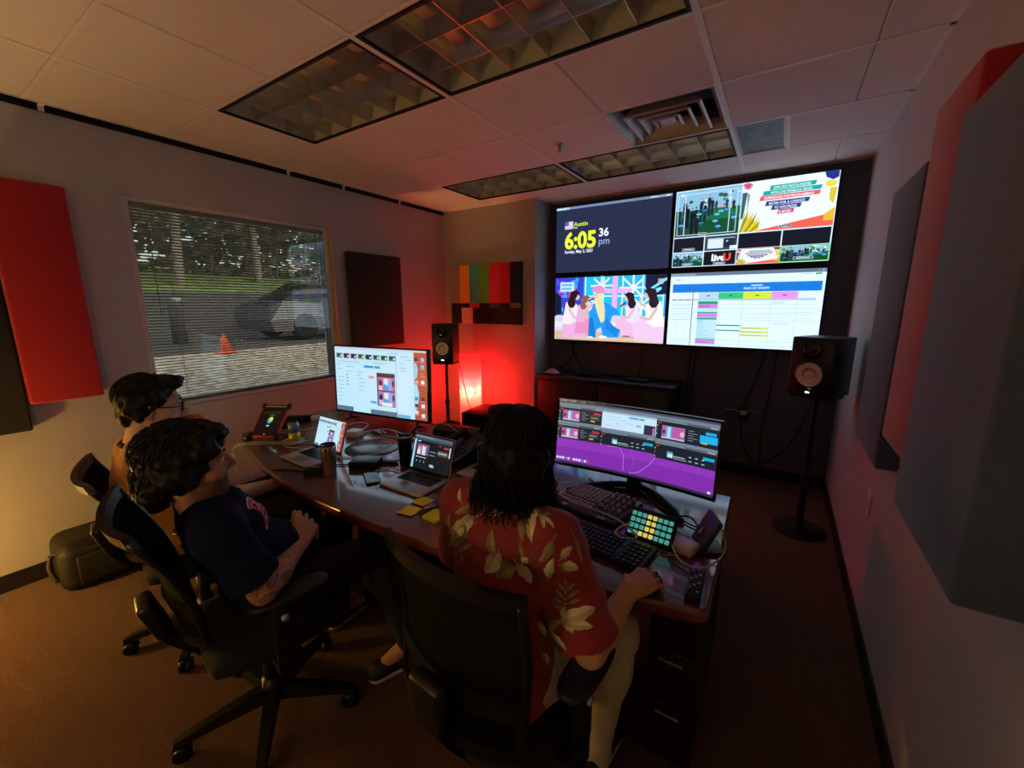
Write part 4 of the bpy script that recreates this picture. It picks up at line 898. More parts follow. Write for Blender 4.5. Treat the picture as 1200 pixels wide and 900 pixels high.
# ------------------------------------------------------------------ desk clutter
def place(pt, dz=0): return (pt[0], pt[1], DZ+dz)
tb = thing('tablet', 'tablet in a red rugged case propped up at the left end of the desk', 'tablet', (-2.72, 1.27, DZ+.004), .489)
L = Matrix.Translation((0, 0, .012)) @ Matrix.Rotation(-.80, 4, 'X') @ Matrix.Translation((0, 0, .125))
M_RC = mat('red_rubber', '#c8321f', .55, namt=.1, nscale=30)
MB().rbox(-.095, .095, 0, .014, -.125, .125, .006, 2, L).build('rugged_case', M_RC, tb)
for sx in (-1, 1):
    for sz in (-1, 1): MB().rbox(sx*.088-.014, sx*.088+.014, -.004, .016, sz*.112-.02, sz*.112+.02, .006, 2, L).build('corner_bumper', M_BLK, tb)
p = Paint(.165, .225); p.rect(0, 0, 1, 1, '#0a0708'); p.ell(.5, .5, .11, .11, '#3a78b0', 16); p.ell(.52, .47, .09, .09, '#a9c82e', 14); p.ell(.54, .45, .05, .05, '#d8e05a', 12); p.rect(.4, .32, .62, .335, '#7a7f84'); p.rect(.44, .66, .56, .70, '#c9c4c4'); p.rect(.05, .02, .95, .045, '#6a5a28'); p.poly([(.45, .94), (.55, .94), (.5, .98)], '#d86a5a')
s_ = p.build('screen', M_SCR, tb); s_.matrix_local = L @ Matrix.Translation((0, -.0012, 0))
MB().box(-.08, .08, .0, .004, -.1, .1, Matrix.Translation((0, .145, .085)) @ Matrix.Rotation(.45, 4, 'X') @ Matrix.Scale(.8, 4)).build('stand_leg', M_BLK, tb)
for x in (-.12, .09): MB().rbox(x, x+.03, -.02, .03, -.004, .02, .004).build('stand_foot', M_BLK, tb)
can = thing('drink_can', 'yellow and blue drink can standing near the tablet', 'can', (-2.50, 1.355, DZ+.012))
M_CANY = mat('can_yellow', '#c9b02e', .3, .5, nscale=28, col2='#d8cf5a'); M_CANB = mat('can_blue', '#2f5f9a', .3, .5, nscale=22, col2='#8fa8c0')
MB().lathe([(.024, 0), (.033, .008), (.033, .055)], 20).build('lower_wrap', M_CANY, can); MB().lathe([(.0332, .055), (.0332, .105), (.027, .118)], 20).build('upper_wrap', M_CANB, can); MB().lathe([(.027, .118), (.0265, .121), (.024, .117), (0, .117)], 20).build('lid', M_STEEL, can)
MB().lathe([(.0, 0), (.062, 0), (.065, .006), (.06, .012), (0, .012)], 28).build('coaster', mat('pale_coaster', '#a49d8c', .6, namt=.1, nscale=30), None, 'round pale coaster under the drink can', 'coaster', loc=(-2.50, 1.35, DZ))
tm = thing('steel_tumbler', 'brushed steel tumbler in front of the left laptop', 'tumbler', (-1.853, 1.165, DZ))
MB().lathe([(0, 0), (.031, 0), (.033, .004), (.039, .13), (.040, .155), (.038, .157)], 28).build('cup', mat('tumbler_steel', '#cfcac6', .24, 1., namt=.05, nscale=50), tm); MB().lathe([(.038, .157), (.037, .163), (.034, .163), (.03, .158), (0, .158)], 28).build('lid', M_BLKG, tm)
bt = thing('black_tumbler', 'black tumbler left of the laptop with the dark page', 'tumbler', (-1.635, 1.475, DZ))
MB().lathe([(0, 0), (.031, 0), (.033, .004), (.038, .13), (.039, .14)], 24).build('cup', M_BLKG, bt); MB().lathe([(.040, .14), (.040, .152), (.034, .155), (.03, .15), (0, .15)], 24).build('lid', M_BLK, bt)
def mouse(label, loc, rz, m):
    t = thing('computer_mouse', label, 'mouse', loc, rz)
    vs = []; nx, ny = 10, 12
    b = MB()
    for j in range(ny+1):
        v = j/ny*2-1
        for i in range(nx+1):
            a = PI*i/nx; w = .031*(1-.25*v*v*(v > 0))*math.sqrt(max(0, 1-v**4*.98)); h = .036*math.sqrt(max(0, 1-v**4*.98))*(1-.25*v)
            vs.append((-math.cos(a)*w, v*.053, math.sin(a)**.7*h if 0 < i < nx else 0))
    b.add(vs, [(j*(nx+1)+i, j*(nx+1)+i+1, (j+1)*(nx+1)+i+1, (j+1)*(nx+1)+i) for j in range(ny) for i in range(nx)], True)
    b.build('shell', m, t); MB().cyl((-.004, .03, .029), (.004, .03, .029), .008, seg=10).build('wheel', M_DGREY, t)
    return t
mouse('black mouse beside the steel tumbler', (-1.935, 1.135, DZ), -.6, M_BLK)
dv_ = thing('black_drive', 'flat black box with cables between the two left laptops', 'hard drive', (-1.80, 1.345, DZ), .55)
MB().rbox(-.075, .075, -.055, .055, 0, .035, .004).build('case', M_BLK, dv_); MB().rbox(-.07, .07, -.05, .05, .035, .0375, .002).build('top_plate', mat('grey_label_top', '#3a3f44', .35, namt=.2, nscale=30), dv_)
ph = thing('mobile_phone', 'dark mobile phone lying left of the laptop with the dark page', 'phone', (-1.63, 1.245, DZ), -.55+PI/2)
MB().rbox(-.035, .035, -.072, .072, 0, .009, .004).build('body', M_BLK, ph); MB().box(-.031, .031, -.066, .066, .009, .0093).build('screen_glass', mat('phone_glass', '#10161e', .08, namt=.2, nscale=9), ph)
M_NOTE = mat('yellow_note', '#fbe936', .8, namt=.05, nscale=20)
for lab, (x, y), r, nth in (('yellow sticky note nearest the desk edge, left of the three', (-1.229, 1.113), .15, 1), ('yellow sticky note furthest back, middle of the three', (-1.243, 1.205), .0, 1), ('thicker pad of yellow sticky notes on the right of the three', (-1.102, 1.135), -.05, 9)):
    t = thing('sticky_note', lab, 'sticky note', (x, y, DZ+.0006), r, 'yellow sticky notes')
    m = MB(); h = .0012*nth; n = 5; w = .038
    vs = []
    for s_ in (0, 1):
        for i in range(n+1):
            y_ = -w+2*w*i/n; lift = .004*(1-i/n)**2*(nth == 1); vs += [(-w, y_, s_*h+lift), (w, y_, s_*h+lift)]
    k = 2*(n+1); fs = [(2*i+2, 2*i+3, 2*i+1, 2*i) for i in range(n)] + [(k+2*i, k+2*i+1, k+2*i+3, k+2*i+2) for i in range(n)]
    fs += [(0, 1, k+1, k), (2*n+1, 2*n, k+2*n, k+2*n+1)] + [(2*i+2, 2*i, k+2*i, k+2*i+2) for i in range(n)] + [(2*i+1, 2*i+3, k+2*i+3, k+2*i+1) for i in range(n)]
    m.add(vs, fs, False); m.build('note_sheet', M_NOTE, t)
pn = thing('pen', 'dark red pen lying between the sticky notes', 'pen', (-1.165, 1.165, DZ+.006), R_(68))
MB().cyl((-.05, 0, 0), (.05, 0, 0), .005, seg=10).build('barrel', mat('pen_maroon', '#5a1f1c', .4, namt=.1, nscale=20), pn); MB().cyl((.05, 0, 0), (.066, 0, 0), .004, .001, seg=10).build('tip', M_BLK, pn); MB().rbox(-.05, -.02, -.002, .002, .005, .008, .001).build('clip', M_STEEL, pn)
# desk phone
dp_ = thing('desk_phone', 'black desk telephone with handset behind the right-hand silver laptop', 'telephone', (-1.44, 1.70, DZ), -.5)
m = MB(); m.add([(-.11, -.10, 0), (.11, -.10, 0), (.11, .10, 0), (-.11, .10, 0), (-.11, -.10, .02), (.11, -.10, .02), (.11, .10, .11), (-.11, .10, .11)], [(3, 2, 1, 0), (4, 5, 6, 7), (0, 1, 5, 4), (1, 2, 6, 5), (2, 3, 7, 6), (3, 0, 4, 7)], False); m.build('wedge_body', M_BLK, dp_)
S = Matrix.Translation((0, 0, .066)) @ Matrix.Rotation(math.atan2(.09, .2), 4, 'X')
MB().rbox(-.10, -.05, -.10, .10, .02, .05, .015, 3, S).rbox(-.10, -.05, -.10, -.055, .0, .035, .012, 3, S).rbox(-.10, -.05, .055, .10, .0, .035, .012, 3, S).build('handset', M_BLKM, dp_)
MB().box(-.02, .09, .03, .09, .0, .004, S).build('display', mat('phone_display', '#4a4a34', .3, namt=.1, nscale=20), dp_)
k = MB()
for i in range(4):
    for j in range(3): k.rbox(-.015+j*.034, .01+j*.034, -.085+i*.026, -.067+i*.026, 0, .006, .002, 1, S)
k.build('keypad', M_DGREY, dp_); MB().lathe([(0, 0), (.009, 0), (.009, .002), (0, .002)], 12, S @ Matrix.Translation((.09, -.095, .002))).build('round_badge', M_WHITE, dp_)
# audio interface with red light, receiver rack on a side table
ai = thing('audio_interface', 'low black audio box with a red light, behind the desk phone', 'audio interface', (-1.72, 2.0, DZ), .12)
MB().rbox(-.14, .14, -.07, .07, .004, .055, .006).build('case', M_DGREY, ai); MB().box(-.13, .12, -.0715, -.07, .012, .048).build('front_plate', M_BLKG, ai); MB().lathe([(.004, 0), (.003, .002), (0, .002)], 8, Matrix.Translation((.11, -.0715, .03)) @ Matrix.Rotation(PI/2, 4, 'X')).build('red_light', M_LEDR, ai)
for x in (-.1, -.06, .02): MB().cyl((x, -.0715, .03), (x, -.08, .03), .008, seg=10).build('knob', M_BLK, ai)
stb = thing('side_table', 'small dark side table behind the desk, under the receiver', 'table', (-1.72, 2.62, 0), .12)
MB().rbox(-.38, .38, -.24, .24, .54, .57, .005).build('table_top', M_WDK, stb)
for sx in (-1, 1):
    for sy in (-1, 1): MB().box(sx*.35-.02, sx*.35+.02, sy*.21-.02, sy*.21+.02, 0, .54).build('leg', M_WDK, stb)
rc = thing('receiver', 'black rack receiver with a lit red top edge beside the red lamp', 'receiver', (-1.78, 2.62, .57), .10)
MB().rbox(-.27, .27, -.17, .17, .012, .20, .004).build('chassis', M_BLK, rc); MB().box(-.25, .25, -.173, -.17, .13, .185).build('front_panel', M_BLKG, rc)
for x in (-.2, -.12, .12, .2): MB().cyl((x, -.17, .07), (x, -.19, .07), .018, seg=14).build('knob', M_DGREY, rc)
for k_ in range(9): MB().box(-.21+k_*.045, -.18+k_*.045, -.176, -.173, .15, .165).build('button', M_DGREY, rc)
for sx in (-1, 1):
    for sy in (-1, 1): MB().lathe([(.018, 0), (.018, .012)], 10, Matrix.Translation((sx*.22, sy*.13, 0))).build('foot', M_BLK, rc)
cp = thing('cap', 'flat dark cap lying on top of the receiver', 'cap', (-1.72, 2.62, .77), -.3)
m = MB(); rnd = random.Random(5); q = 20; prof = [(.17, .0), (.175, .012), (.15, .035), (.10, .05), (.04, .058)]
vs = [(0, 0, 0)] + [(r*math.cos(2*PI*k/q)*1.1*rnd.uniform(.96, 1.04), r*math.sin(2*PI*k/q)*.8*rnd.uniform(.96, 1.04), z*rnd.uniform(.85, 1.15)) for r, z in prof for k in range(q)] + [(0, 0, .06)]
fs = [(0, 1+(k+1) % q, 1+k) for k in range(q)] + [(1+i*q+k, 1+i*q+(k+1) % q, 1+(i+1)*q+(k+1) % q, 1+(i+1)*q+k) for i in range(len(prof)-1) for k in range(q)] + [(1+(len(prof)-1)*q+k, 1+(len(prof)-1)*q+(k+1) % q, len(vs)-1) for k in range(q)]
m.add(vs, fs, True); m.build('crown', mat('cap_cloth', '#2c1a1c', .9, namt=.2, nscale=40), cp); MB().lathe([(0, .0), (.09, .0), (.1, .008), (.0, .02)], 18, Matrix.Translation((.17, -.05, .0)) @ Matrix.Scale(.7, 4, (0, 1, 0))).build('brim', M_BLKM, cp)

# white power adapters and leads on the desk
def adapter(label, loc, rz, s=1.):
    t = thing('power_adapter', label, 'power adapter', loc, rz); MB().rbox(-.035*s, .035*s, -.035*s, .035*s, 0, .028*s+.01, .007).build('brick', M_WHITE, t); MB().rbox(-.010, .010, .035*s, .035*s+.02, .006, .024, .003).build('plug_end', M_WHITE, t); return t
adapter('white power adapter right of the left laptop', (-2.28, 1.63, DZ), .3, 1.2)
adapter('small white adapter at the back of the desk beside the blind', (-2.86, 1.72, DZ), -.5, .9)
ps = thing('power_strip', 'dark power strip at the back left of the desk', 'power strip', (-2.95, 1.66, DZ), .7); MB().rbox(-.13, .13, -.03, .03, 0, .035, .006).build('housing', M_BLK, ps)
for x in (-.08, -.02, .04): MB().rbox(x-.014, x+.014, -.016, .016, .035, .038, .001).build('socket', M_DGREY, ps)
z = DZ+.005
wc = [('thin white lead drooping off the left end of the desk', [(-2.42, 1.42, z), (-2.56, 1.31, z), (-2.72, 1.16, z+.004), (-2.775, 1.12, z-.03), (-2.77, 1.12, .64), (-2.75, 1.12, .60)]),
      ('second thin white lead drooping off the left end of the desk', [(-2.36, 1.40, z), (-2.54, 1.28, z), (-2.69, 1.135, z+.004), (-2.735, 1.095, z-.03), (-2.72, 1.09, .65), (-2.70, 1.09, .60)]),
      ('white lead curling round the drink can', [(-2.30, 1.34, z), (-2.34, 1.30, z), (-2.45, 1.27, z), (-2.56, 1.31, z), (-2.58, 1.38, z), (-2.5, 1.44, z)]),
      ('looped white lead near the window end of the desk', [(-2.86, 1.73, z+.03), (-2.78, 1.78, z+.06), (-2.70, 1.73, z+.02), (-2.66, 1.62, z), (-2.68, 1.53, z), (-2.74, 1.48, z)]),
      ('white lead from the adapter to the left laptop', [(-2.28, 1.68, z+.02), (-2.33, 1.78, z+.03), (-2.38, 1.72, z+.05), (-2.42, 1.6, z+.02), (-2.36, 1.46, z), (-2.28, 1.36, z+.004)]),
      ('long white lead sweeping across the desk between the laptops', [(-2.0, 1.34, z), (-1.93, 1.40, z), (-1.88, 1.52, z), (-1.93, 1.63, z), (-2.0, 1.66, z), (-2.04, 1.63, z)]),
      ('white looped lead lying below the large monitor', [(-2.24, 1.66, z+.02), (-2.2, 1.75, z+.02), (-2.08, 1.78, z+.03), (-1.98, 1.72, z+.02), (-2.02, 1.64, z+.05), (-2.1, 1.68, z+.06), (-2.05, 1.78, z+.03), (-1.9, 1.76, z), (-1.82, 1.66, z)]),
      ('grey lead arching over the audio box', [(-1.72, 1.60, z), (-1.74, 1.74, z+.03), (-1.78, 1.86, z+.09), (-1.72, 1.90, z+.10), (-1.62, 1.90, z+.06)]),
      ('grey lead running under the audio box', [(-1.66, 1.66, z), (-1.66, 1.78, z+.02), (-1.60, 1.84, z+.03), (-1.54, 1.78, z+.01), (-1.5, 1.72, z+.02)]),
      ('white lead plugged into the laptop with the dark page', [(-1.54, 1.36, z+.004), (-1.60, 1.38, z+.004), (-1.66, 1.36, z), (-1.68, 1.30, z), (-1.64, 1.27, z)])]
for lab, pts in wc: MB().tube(spline(pts, 8), .0032, 6).build('white_lead', M_CABW, None, lab, 'cable', 'white leads on the desk')
bc = [('black lead from the left laptop to the drive', [(-2.0, 1.30, z), (-1.95, 1.25, z), (-1.88, 1.30, z), (-1.84, 1.38, z)]), ('dark lead trailing over the front desk edge', [(-1.92, 1.13, z), (-2.03, 1.10, z), (-2.12, 1.062, z), (-2.16, 1.03, z-.01), (-2.16, 1.02, .70), (-2.16, 1.03, .62)]),
      ('black lead behind the drive', [(-1.76, 1.40, z), (-1.70, 1.45, z), (-1.72, 1.55, z), (-1.82, 1.62, z), (-1.95, 1.75, z), (-2.0, 1.95, z)]), ('black lead hanging behind the large monitor', [(-2.62, 1.96, .95), (-2.70, 1.98, .86), (-2.70, 2.0, .79), (-2.60, 2.0, z)])]
for lab, pts in bc: MB().tube(spline(pts, 8), .0035, 6).build('black_lead', M_CABB, None, lab, 'cable')
for lab, loc, rz, m_ in (('small grey dongle at the end of the black lead', (-1.72, 1.43, DZ), .4, M_DGREY), ('small pale hub under the large monitor', (-1.86, 1.78, DZ), -.2, M_SILV), ('blue-grey box of bits under the large monitor', (-2.2, 1.76, DZ), .2, mat('blue_grey', '#6a7684', .5, namt=.2, nscale=20)), ('dark gadget with a red end under the large monitor', (-2.02, 1.82, DZ), .3, M_DGREY)):
    t = thing('usb_hub', lab, 'gadget', loc, rz); MB().rbox(-.045, .045, -.018, .018, 0, .018, .004).build('case', m_, t); MB().rbox(.045, .058, -.008, .008, .004, .012, .001).build('connector', M_RC if 'red' in lab else M_STEEL, t)
gl = MB().lathe([(0, 0), (.155, 0), (.16, .003), (.155, .006), (0, .006)], 40).build('turntable_disc', mat('grey_glass_disc', '#5b5854', .2, namt=.05, nscale=9), None, 'round grey disc on the desk below the large monitor', 'turntable', loc=(-2.0, 1.55, DZ))

# ------------------------------------------------------------------ right-hand work area
ct = thing('pad_controller', 'black music controller with a grid of pale pads and knobs', 'controller', (-.585, 1.565, DZ), -.17)
MB().rbox(-.155, .155, -.12, .125, 0, .028, .006).build('case', M_BLK, ct)
M_PAD = mat('pale_pad', '#a39e94', .6, namt=.08, nscale=60)
for i in range(8):
    for j in range(8):
        x = -.140+j*.0205; y = .105-i*.0225; small = i in (5,)
        MB().rbox(x, x+.0165, y-(.009 if small else .0165), y, .028, .0335, .0015, 1).build('pad', M_PAD, ct)
for i in range(4):
    for j in range(4):
        MB().lathe([(.0095, 0), (.0085, .012), (.006, .018), (0, .018)], 10, Matrix.Translation((.045+j*.027, .10-i*.045, .028))).build('knob', M_PAD, ct)
for j in range(4): MB().rbox(.036+j*.027, .054+j*.027, -.09, -.083, .028, .032, .001, 1).build('button', M_DGREY, ct)
vs2, fs2 = textgeo('40', .026, .02); MB().add([(x, y, .0284) for x, y in vs2], fs2, False).build('printed_number', M_WHITE, ct, loc=(-.10, -.113, 0))
MB().rbox(.07, .105, -.117, -.098, .0275, .0284, .0005, 1).build('maker_plate', mat('grey_plate', '#8a8780', .4, .5, namt=.1, nscale=40), ct)
kb = thing('keyboard', 'long black keyboard in front of the pad controller', 'keyboard', (-.475, 1.315, DZ), -.12)
MB().rbox(-.185, .185, -.085, .085, 0, .018, .005).build('case', M_BLK, kb); MB().box(.181, .186, -.08, .08, .004, .019).build('side_strip', M_DGREY, kb)
M_KEY = mat('black_key', '#17181c', .5, namt=.1, nscale=40); M_LEG = mat('key_legend', '#aab6c4', .6, namt=.05, nscale=9)
kk = MB(); kl = MB()
for r in range(6):
    for c in range(19):
        x = -.178+c*.0186; y = .062-r*.0245
        if c in (14,) : continue
        kk.rbox(x, x+.0160, y-.02, y, .018, .0235, .002, 1)
        if (r*7+c*5) % 3: kl.box(x+.006, x+.0095, y-.011, y-.0075, .0236, .0238)
kk.build('keys', M_KEY, kb, kind='stuff'); kl.build('key_legends', M_LEG, kb, kind='stuff')
sdk = thing('key_pad', 'small black key pad with glowing turquoise keys right of the keyboard', 'controller', (-.322, 1.425, DZ), -.10)
S = Matrix.Translation((0, 0, .058)) @ Matrix.Rotation(R_(-38), 4, 'X')
MB().rbox(-.085, .085, -.0, .022, -.056, .058, .006, 2, S).build('case', M_BLK, sdk)
m = MB(); m.add([(-.07, -.02, 0), (.07, -.02, 0), (.07, .075, 0), (-.07, .075, 0), (-.07, .02, .06), (.07, .02, .06)], [(3, 2, 1, 0), (0, 1, 5, 4), (2, 3, 4, 5), (0, 4, 3), (1, 2, 5)], False); m.build('wedge_stand', M_BLK, sdk)
M_TEAL = mat('teal_key', '#2a8f86', .3, namt=.1, nscale=30, emit='#4fb8ac', estr=.55); M_YEL = mat('yellow_key', '#b8a83a', .3, namt=.2, nscale=60, emit='#d8c860', estr=.8)
lit = {(3, 0), (4, 0), (3, 1), (4, 1), (3, 2), (4, 2), (3, 3), (4, 3), (2, 3)}
for c in range(8):
    for r in range(4):
        x = -.0755+c*.0192; zz = .040-r*.0225
        MB().rbox(x, x+.0155, -.004, 0, zz-.0155, zz, .002, 1, S).build('key', M_YEL if (c, r) in lit else M_TEAL, sdk)
psu = thing('power_brick', 'white power brick with a label beside the key pad', 'power adapter', (-.205, 1.43, DZ), -.35)
MB().rbox(-.04, .04, -.034, .034, .0, .036, .008).build('brick', M_WHITE, psu); MB().box(-.005, .03, -.026, .01, .036, .0364).build('label', mat('white_label', '#e6e8ea', .5, namt=.05, nscale=60), psu); MB().rbox(-.012, .012, .034, .05, .012, .026, .003).build('prong_block', M_WHITE, psu)
dk = thing('phone_dock', 'dark slab leaning on a stand at the right end of the desk', 'docking stand', (-.150, 1.485, DZ), -1.15)
S = Matrix.Translation((0, 0, .062)) @ Matrix.Rotation(R_(-25), 4, 'X')
MB().rbox(-.055, .055, -.006, .012, -.058, .07, .005, 2, S).build('slab', mat('slate_plastic', '#3a4048', .4, namt=.1, nscale=30), dk); MB().rbox(-.05, .05, -.04, .06, 0, .012, .004).build('dock_base', M_BLK, dk); MB().rbox(-.05, -.04, .012, .018, -.05, .06, .002, 1, S).build('pale_edge', M_WHITE, dk)
ky = thing('key_ring', 'bunch of keys on a ring behind the hand', 'keys', (-.262, 1.375, DZ))
MB().tube([(math.cos(a)*.016, math.sin(a)*.016, .003) for a in [k*PI/8 for k in range(17)]], .0018, 5).build('ring', M_STEEL, ky)
for a in (.3, 1.4, 2.6, 3.7):
    o = MB().rbox(.014, .03, -.009, .009, 0, .003, .001, 1).rbox(.03, .058, -.0035, .0035, .0, .003, .001, 1).build('key', M_STEEL, ky); o.rotation_euler = (0, 0, a)
rm = thing('remote_control', 'black remote control near the right corner of the desk', 'remote', (-.140, 1.245, DZ), .06)
MB().rbox(-.022, .022, -.075, .075, 0, .018, .006).build('case', M_BLK, rm)
for r in range(8):
    for c in range(3): MB().rbox(-.015+c*.011, -.008+c*.011, .055-r*.015, .063-r*.015, .018, .0205, .001, 1).build('button', M_DGREY if (r+c) % 3 else M_WHITE, rm)
mouse('black mouse under the right hand of the person in the floral shirt', (-.262, 1.178, DZ), -.5, M_BLK)
zz = DZ+.006
MB().tube(spline([(-.72, 1.66, zz+.04), (-.76, 1.58, zz+.05), (-.735, 1.50, zz+.05), (-.66, 1.475, zz+.04), (-.55, 1.45, zz+.045), (-.45, 1.425, zz+.045), (-.38, 1.40, zz+.03), (-.355, 1.36, zz+.03), (-.40, 1.335, zz+.03), (-.43, 1.365, zz+.03), (-.41, 1.41, zz+.04), (-.36, 1.44, zz+.05)], 8), .0034, 6).build('white_lead', M_CABW, None, 'white lead snaking over the pad controller to the key pad', 'cable')
MB().tube(spline([(-.20, 1.47, zz+.015), (-.24, 1.485, zz+.03), (-.255, 1.44, zz+.03), (-.21, 1.35, zz+.01), (-.145, 1.325, zz+.01), (-.098, 1.38, zz+.02), (-.082, 1.46, zz+.03), (-.105, 1.52, zz+.07), (-.14, 1.53, zz+.08), (-.17, 1.48, zz+.05)], 8), .0032, 6).build('white_lead', M_CABW, None, 'white lead looping round the power brick and phone dock', 'cable')
for lab, pts in (('black lead arching behind the key pad', [(-.30, 1.52, zz), (-.27, 1.56, zz+.04), (-.22, 1.60, zz+.04), (-.18, 1.57, zz+.02), (-.16, 1.53, zz)]), ('black lead from the ultrawide monitor along the bare desk', [(-.46, 1.78, zz+.02), (-.38, 1.72, zz), (-.30, 1.66, zz), (-.22, 1.62, zz), (-.17, 1.60, zz), (-.14, 1.55, zz)]), ('black lead lying left of the monitor foot', [(-.72, 1.82, zz), (-.66, 1.76, zz+.01), (-.60, 1.80, zz), (-.56, 1.76, zz), (-.52, 1.78, zz)])):
    MB().tube(spline(pts, 8), .0035, 6).build('black_lead', M_CABB, None, lab, 'cable')
sdb = thing('paper_pad', 'pale note pad between the monitor foot and the key pad', 'notepad', (-.37, 1.555, DZ), -.3); MB().rbox(-.05, .05, -.035, .035, 0, .006, .002).build('sheets', mat('grey_paper', '#8d95a4', .7, namt=.05, nscale=20), sdb); MB().box(-.052, .052, .03, .037, .0, .0065).build('binding', M_BLK, sdb)
pc = thing('computer_tower', 'black computer tower on the floor behind the ultrawide monitor', 'computer', (-.35, 2.45, 0), 0)
MB().rbox(-.1, .1, -.22, .22, .02, .62, .008).build('case', M_BLK, pc); MB().box(-.09, .09, -.223, -.22, .05, .6).build('front_panel', M_BLKG, pc); MB().lathe([(.004, 0), (.003, .002), (0, .002)], 8, Matrix.Translation((.07, -.223, .5)) @ Matrix.Rotation(PI/2, 4, 'X')).build('power_light', M_LED, pc)
for sx in (-1, 1):
    for sy in (-1, 1): MB().cbox((sx*.08, sy*.18, .01), (.03, .05, .02)).build('foot', M_BLK, pc)
# equipment bag by the window wall
M_BAG = mat('black_nylon', '#15140f', .6, namt=.25, nscale=60, bump=.4, bscale=300)
M_BAGW = mat('bag_webbing', '#3c3524', .7, namt=.2, nscale=90)
bg_ = thing('equipment_bag', 'long black nylon equipment bag lying along the window wall', 'bag', (-3.31, .80, 0), R_(90-3))
MB().rbox(-.43, .43, -.16, .16, .0, .30, .07, 4).build('bag_body', M_BAG, bg_)
MB().rbox(-.36, .36, -.175, -.155, .05, .22, .008, 2).build('front_pocket', M_BAG, bg_)
MB().tube(spline([(-.44, -.0, .20), (-.40, -.13, .262), (.0, -.163, .262), (.40, -.13, .262), (.44, .0, .20)], 6), .006, 6).build('zip', M_BLK, bg_)
h = MB(); 
pts = spline([(-.16, -.06, .295), (-.13, -.03, .335), (.0, -.01, .36), (.13, -.03, .335), (.16, -.06, .295)], 6)
vs = []; 
for p_ in pts: vs += [p_+Vector((0, -.025, 0)), p_+Vector((0, .025, 0)), p_+Vector((0, .025, .008)), p_+Vector((0, -.025, .008))]
fs = [(4*i+k, 4*i+(k+1) % 4, 4*i+4+(k+1) % 4, 4*i+4+k) for i in range(len(pts)-1) for k in range(4)] + [(0, 3, 2, 1), tuple(len(vs)-4+k for k in range(4))]
h.add(vs, fs, True); h.build('carry_handle', M_BAGW, bg_)
MB().tube(spline([(-.437, -.08, .08), (-.455, -.06, .16), (-.437, -.02, .22)], 5), .012, 6).build('end_loop', M_BAGW, bg_)
# ------------------------------------------------------------------ organic surfaces: blended round solids meshed with surface nets
def V3(p): return np.array(p, float)
def unit(v): v = V3(v); return v/np.linalg.norm(v)
def frame(f, u):
    """columns: right, forward, up"""
    f = unit(f); u = V3(u); u = unit(u - f*np.dot(u, f)); r = np.cross(f, u); return np.stack([r, f, u], 1)
def cap(a, b, ra, rb=None, k=.02, planes=(), sub=False): return dict(t='c', a=V3(a), b=V3(b), ra=ra, rb=ra if rb is None else rb, k=k, pl=planes, sub=sub)
def ell(c, r, Fm=None, k=.02, planes=(), sub=False): return dict(t='e', c=V3(c), r=V3(r), F=np.eye(3) if Fm is None else Fm, k=k, pl=planes, sub=sub)
def pdist(q, P):
    if q['t'] == 'c':
        ab = q['b']-q['a']; L2 = max(1e-12, ab @ ab); w = P-q['a']; t = np.clip((w @ ab)/L2, 0, 1)
        d = np.linalg.norm(w - t[..., None]*ab, axis=-1) - (q['ra']+(q['rb']-q['ra'])*t)
    else:
        w = (P-q['c']) @ q['F']; k0 = np.linalg.norm(w/q['r'], axis=-1); k1 = np.linalg.norm(w/q['r']**2, axis=-1)
        d = np.where(k1 > 1e-9, k0*(k0-1)/np.maximum(k1, 1e-9), -q['r'].min())
    for n, a in q['pl']: d = np.maximum(d, (P-V3(a)) @ unit(n))
    return d
def smin(a, b, k):
    h = np.clip(.5+.5*(b-a)/k, 0, 1); return b+(a-b)*h - k*h*(1-h)
def evalp(prims, P, disp=None):
    """P (N,...,3)"""
    d = np.full(P.shape[:-1], 9.)
    for q in prims:
        dq = pdist(q, P)
        d = -smin(-d, dq, q['k']) if q['sub'] else smin(d, dq, q['k'])
    if disp is not None: d = d + disp(P)
    return d
def bounds(prims):
    lo = np.full(3, 9.); hi = np.full(3, -9.)
    for q in prims:
        if q['sub']: continue
        if q['t'] == 'c': r = max(q['ra'], q['rb']); l, h = np.minimum(q['a'], q['b'])-r, np.maximum(q['a'], q['b'])+r
        else: r = q['r'].max(); l, h = q['c']-r, q['c']+r
        lo = np.minimum(lo, l); hi = np.maximum(hi, h)
    return lo, hi
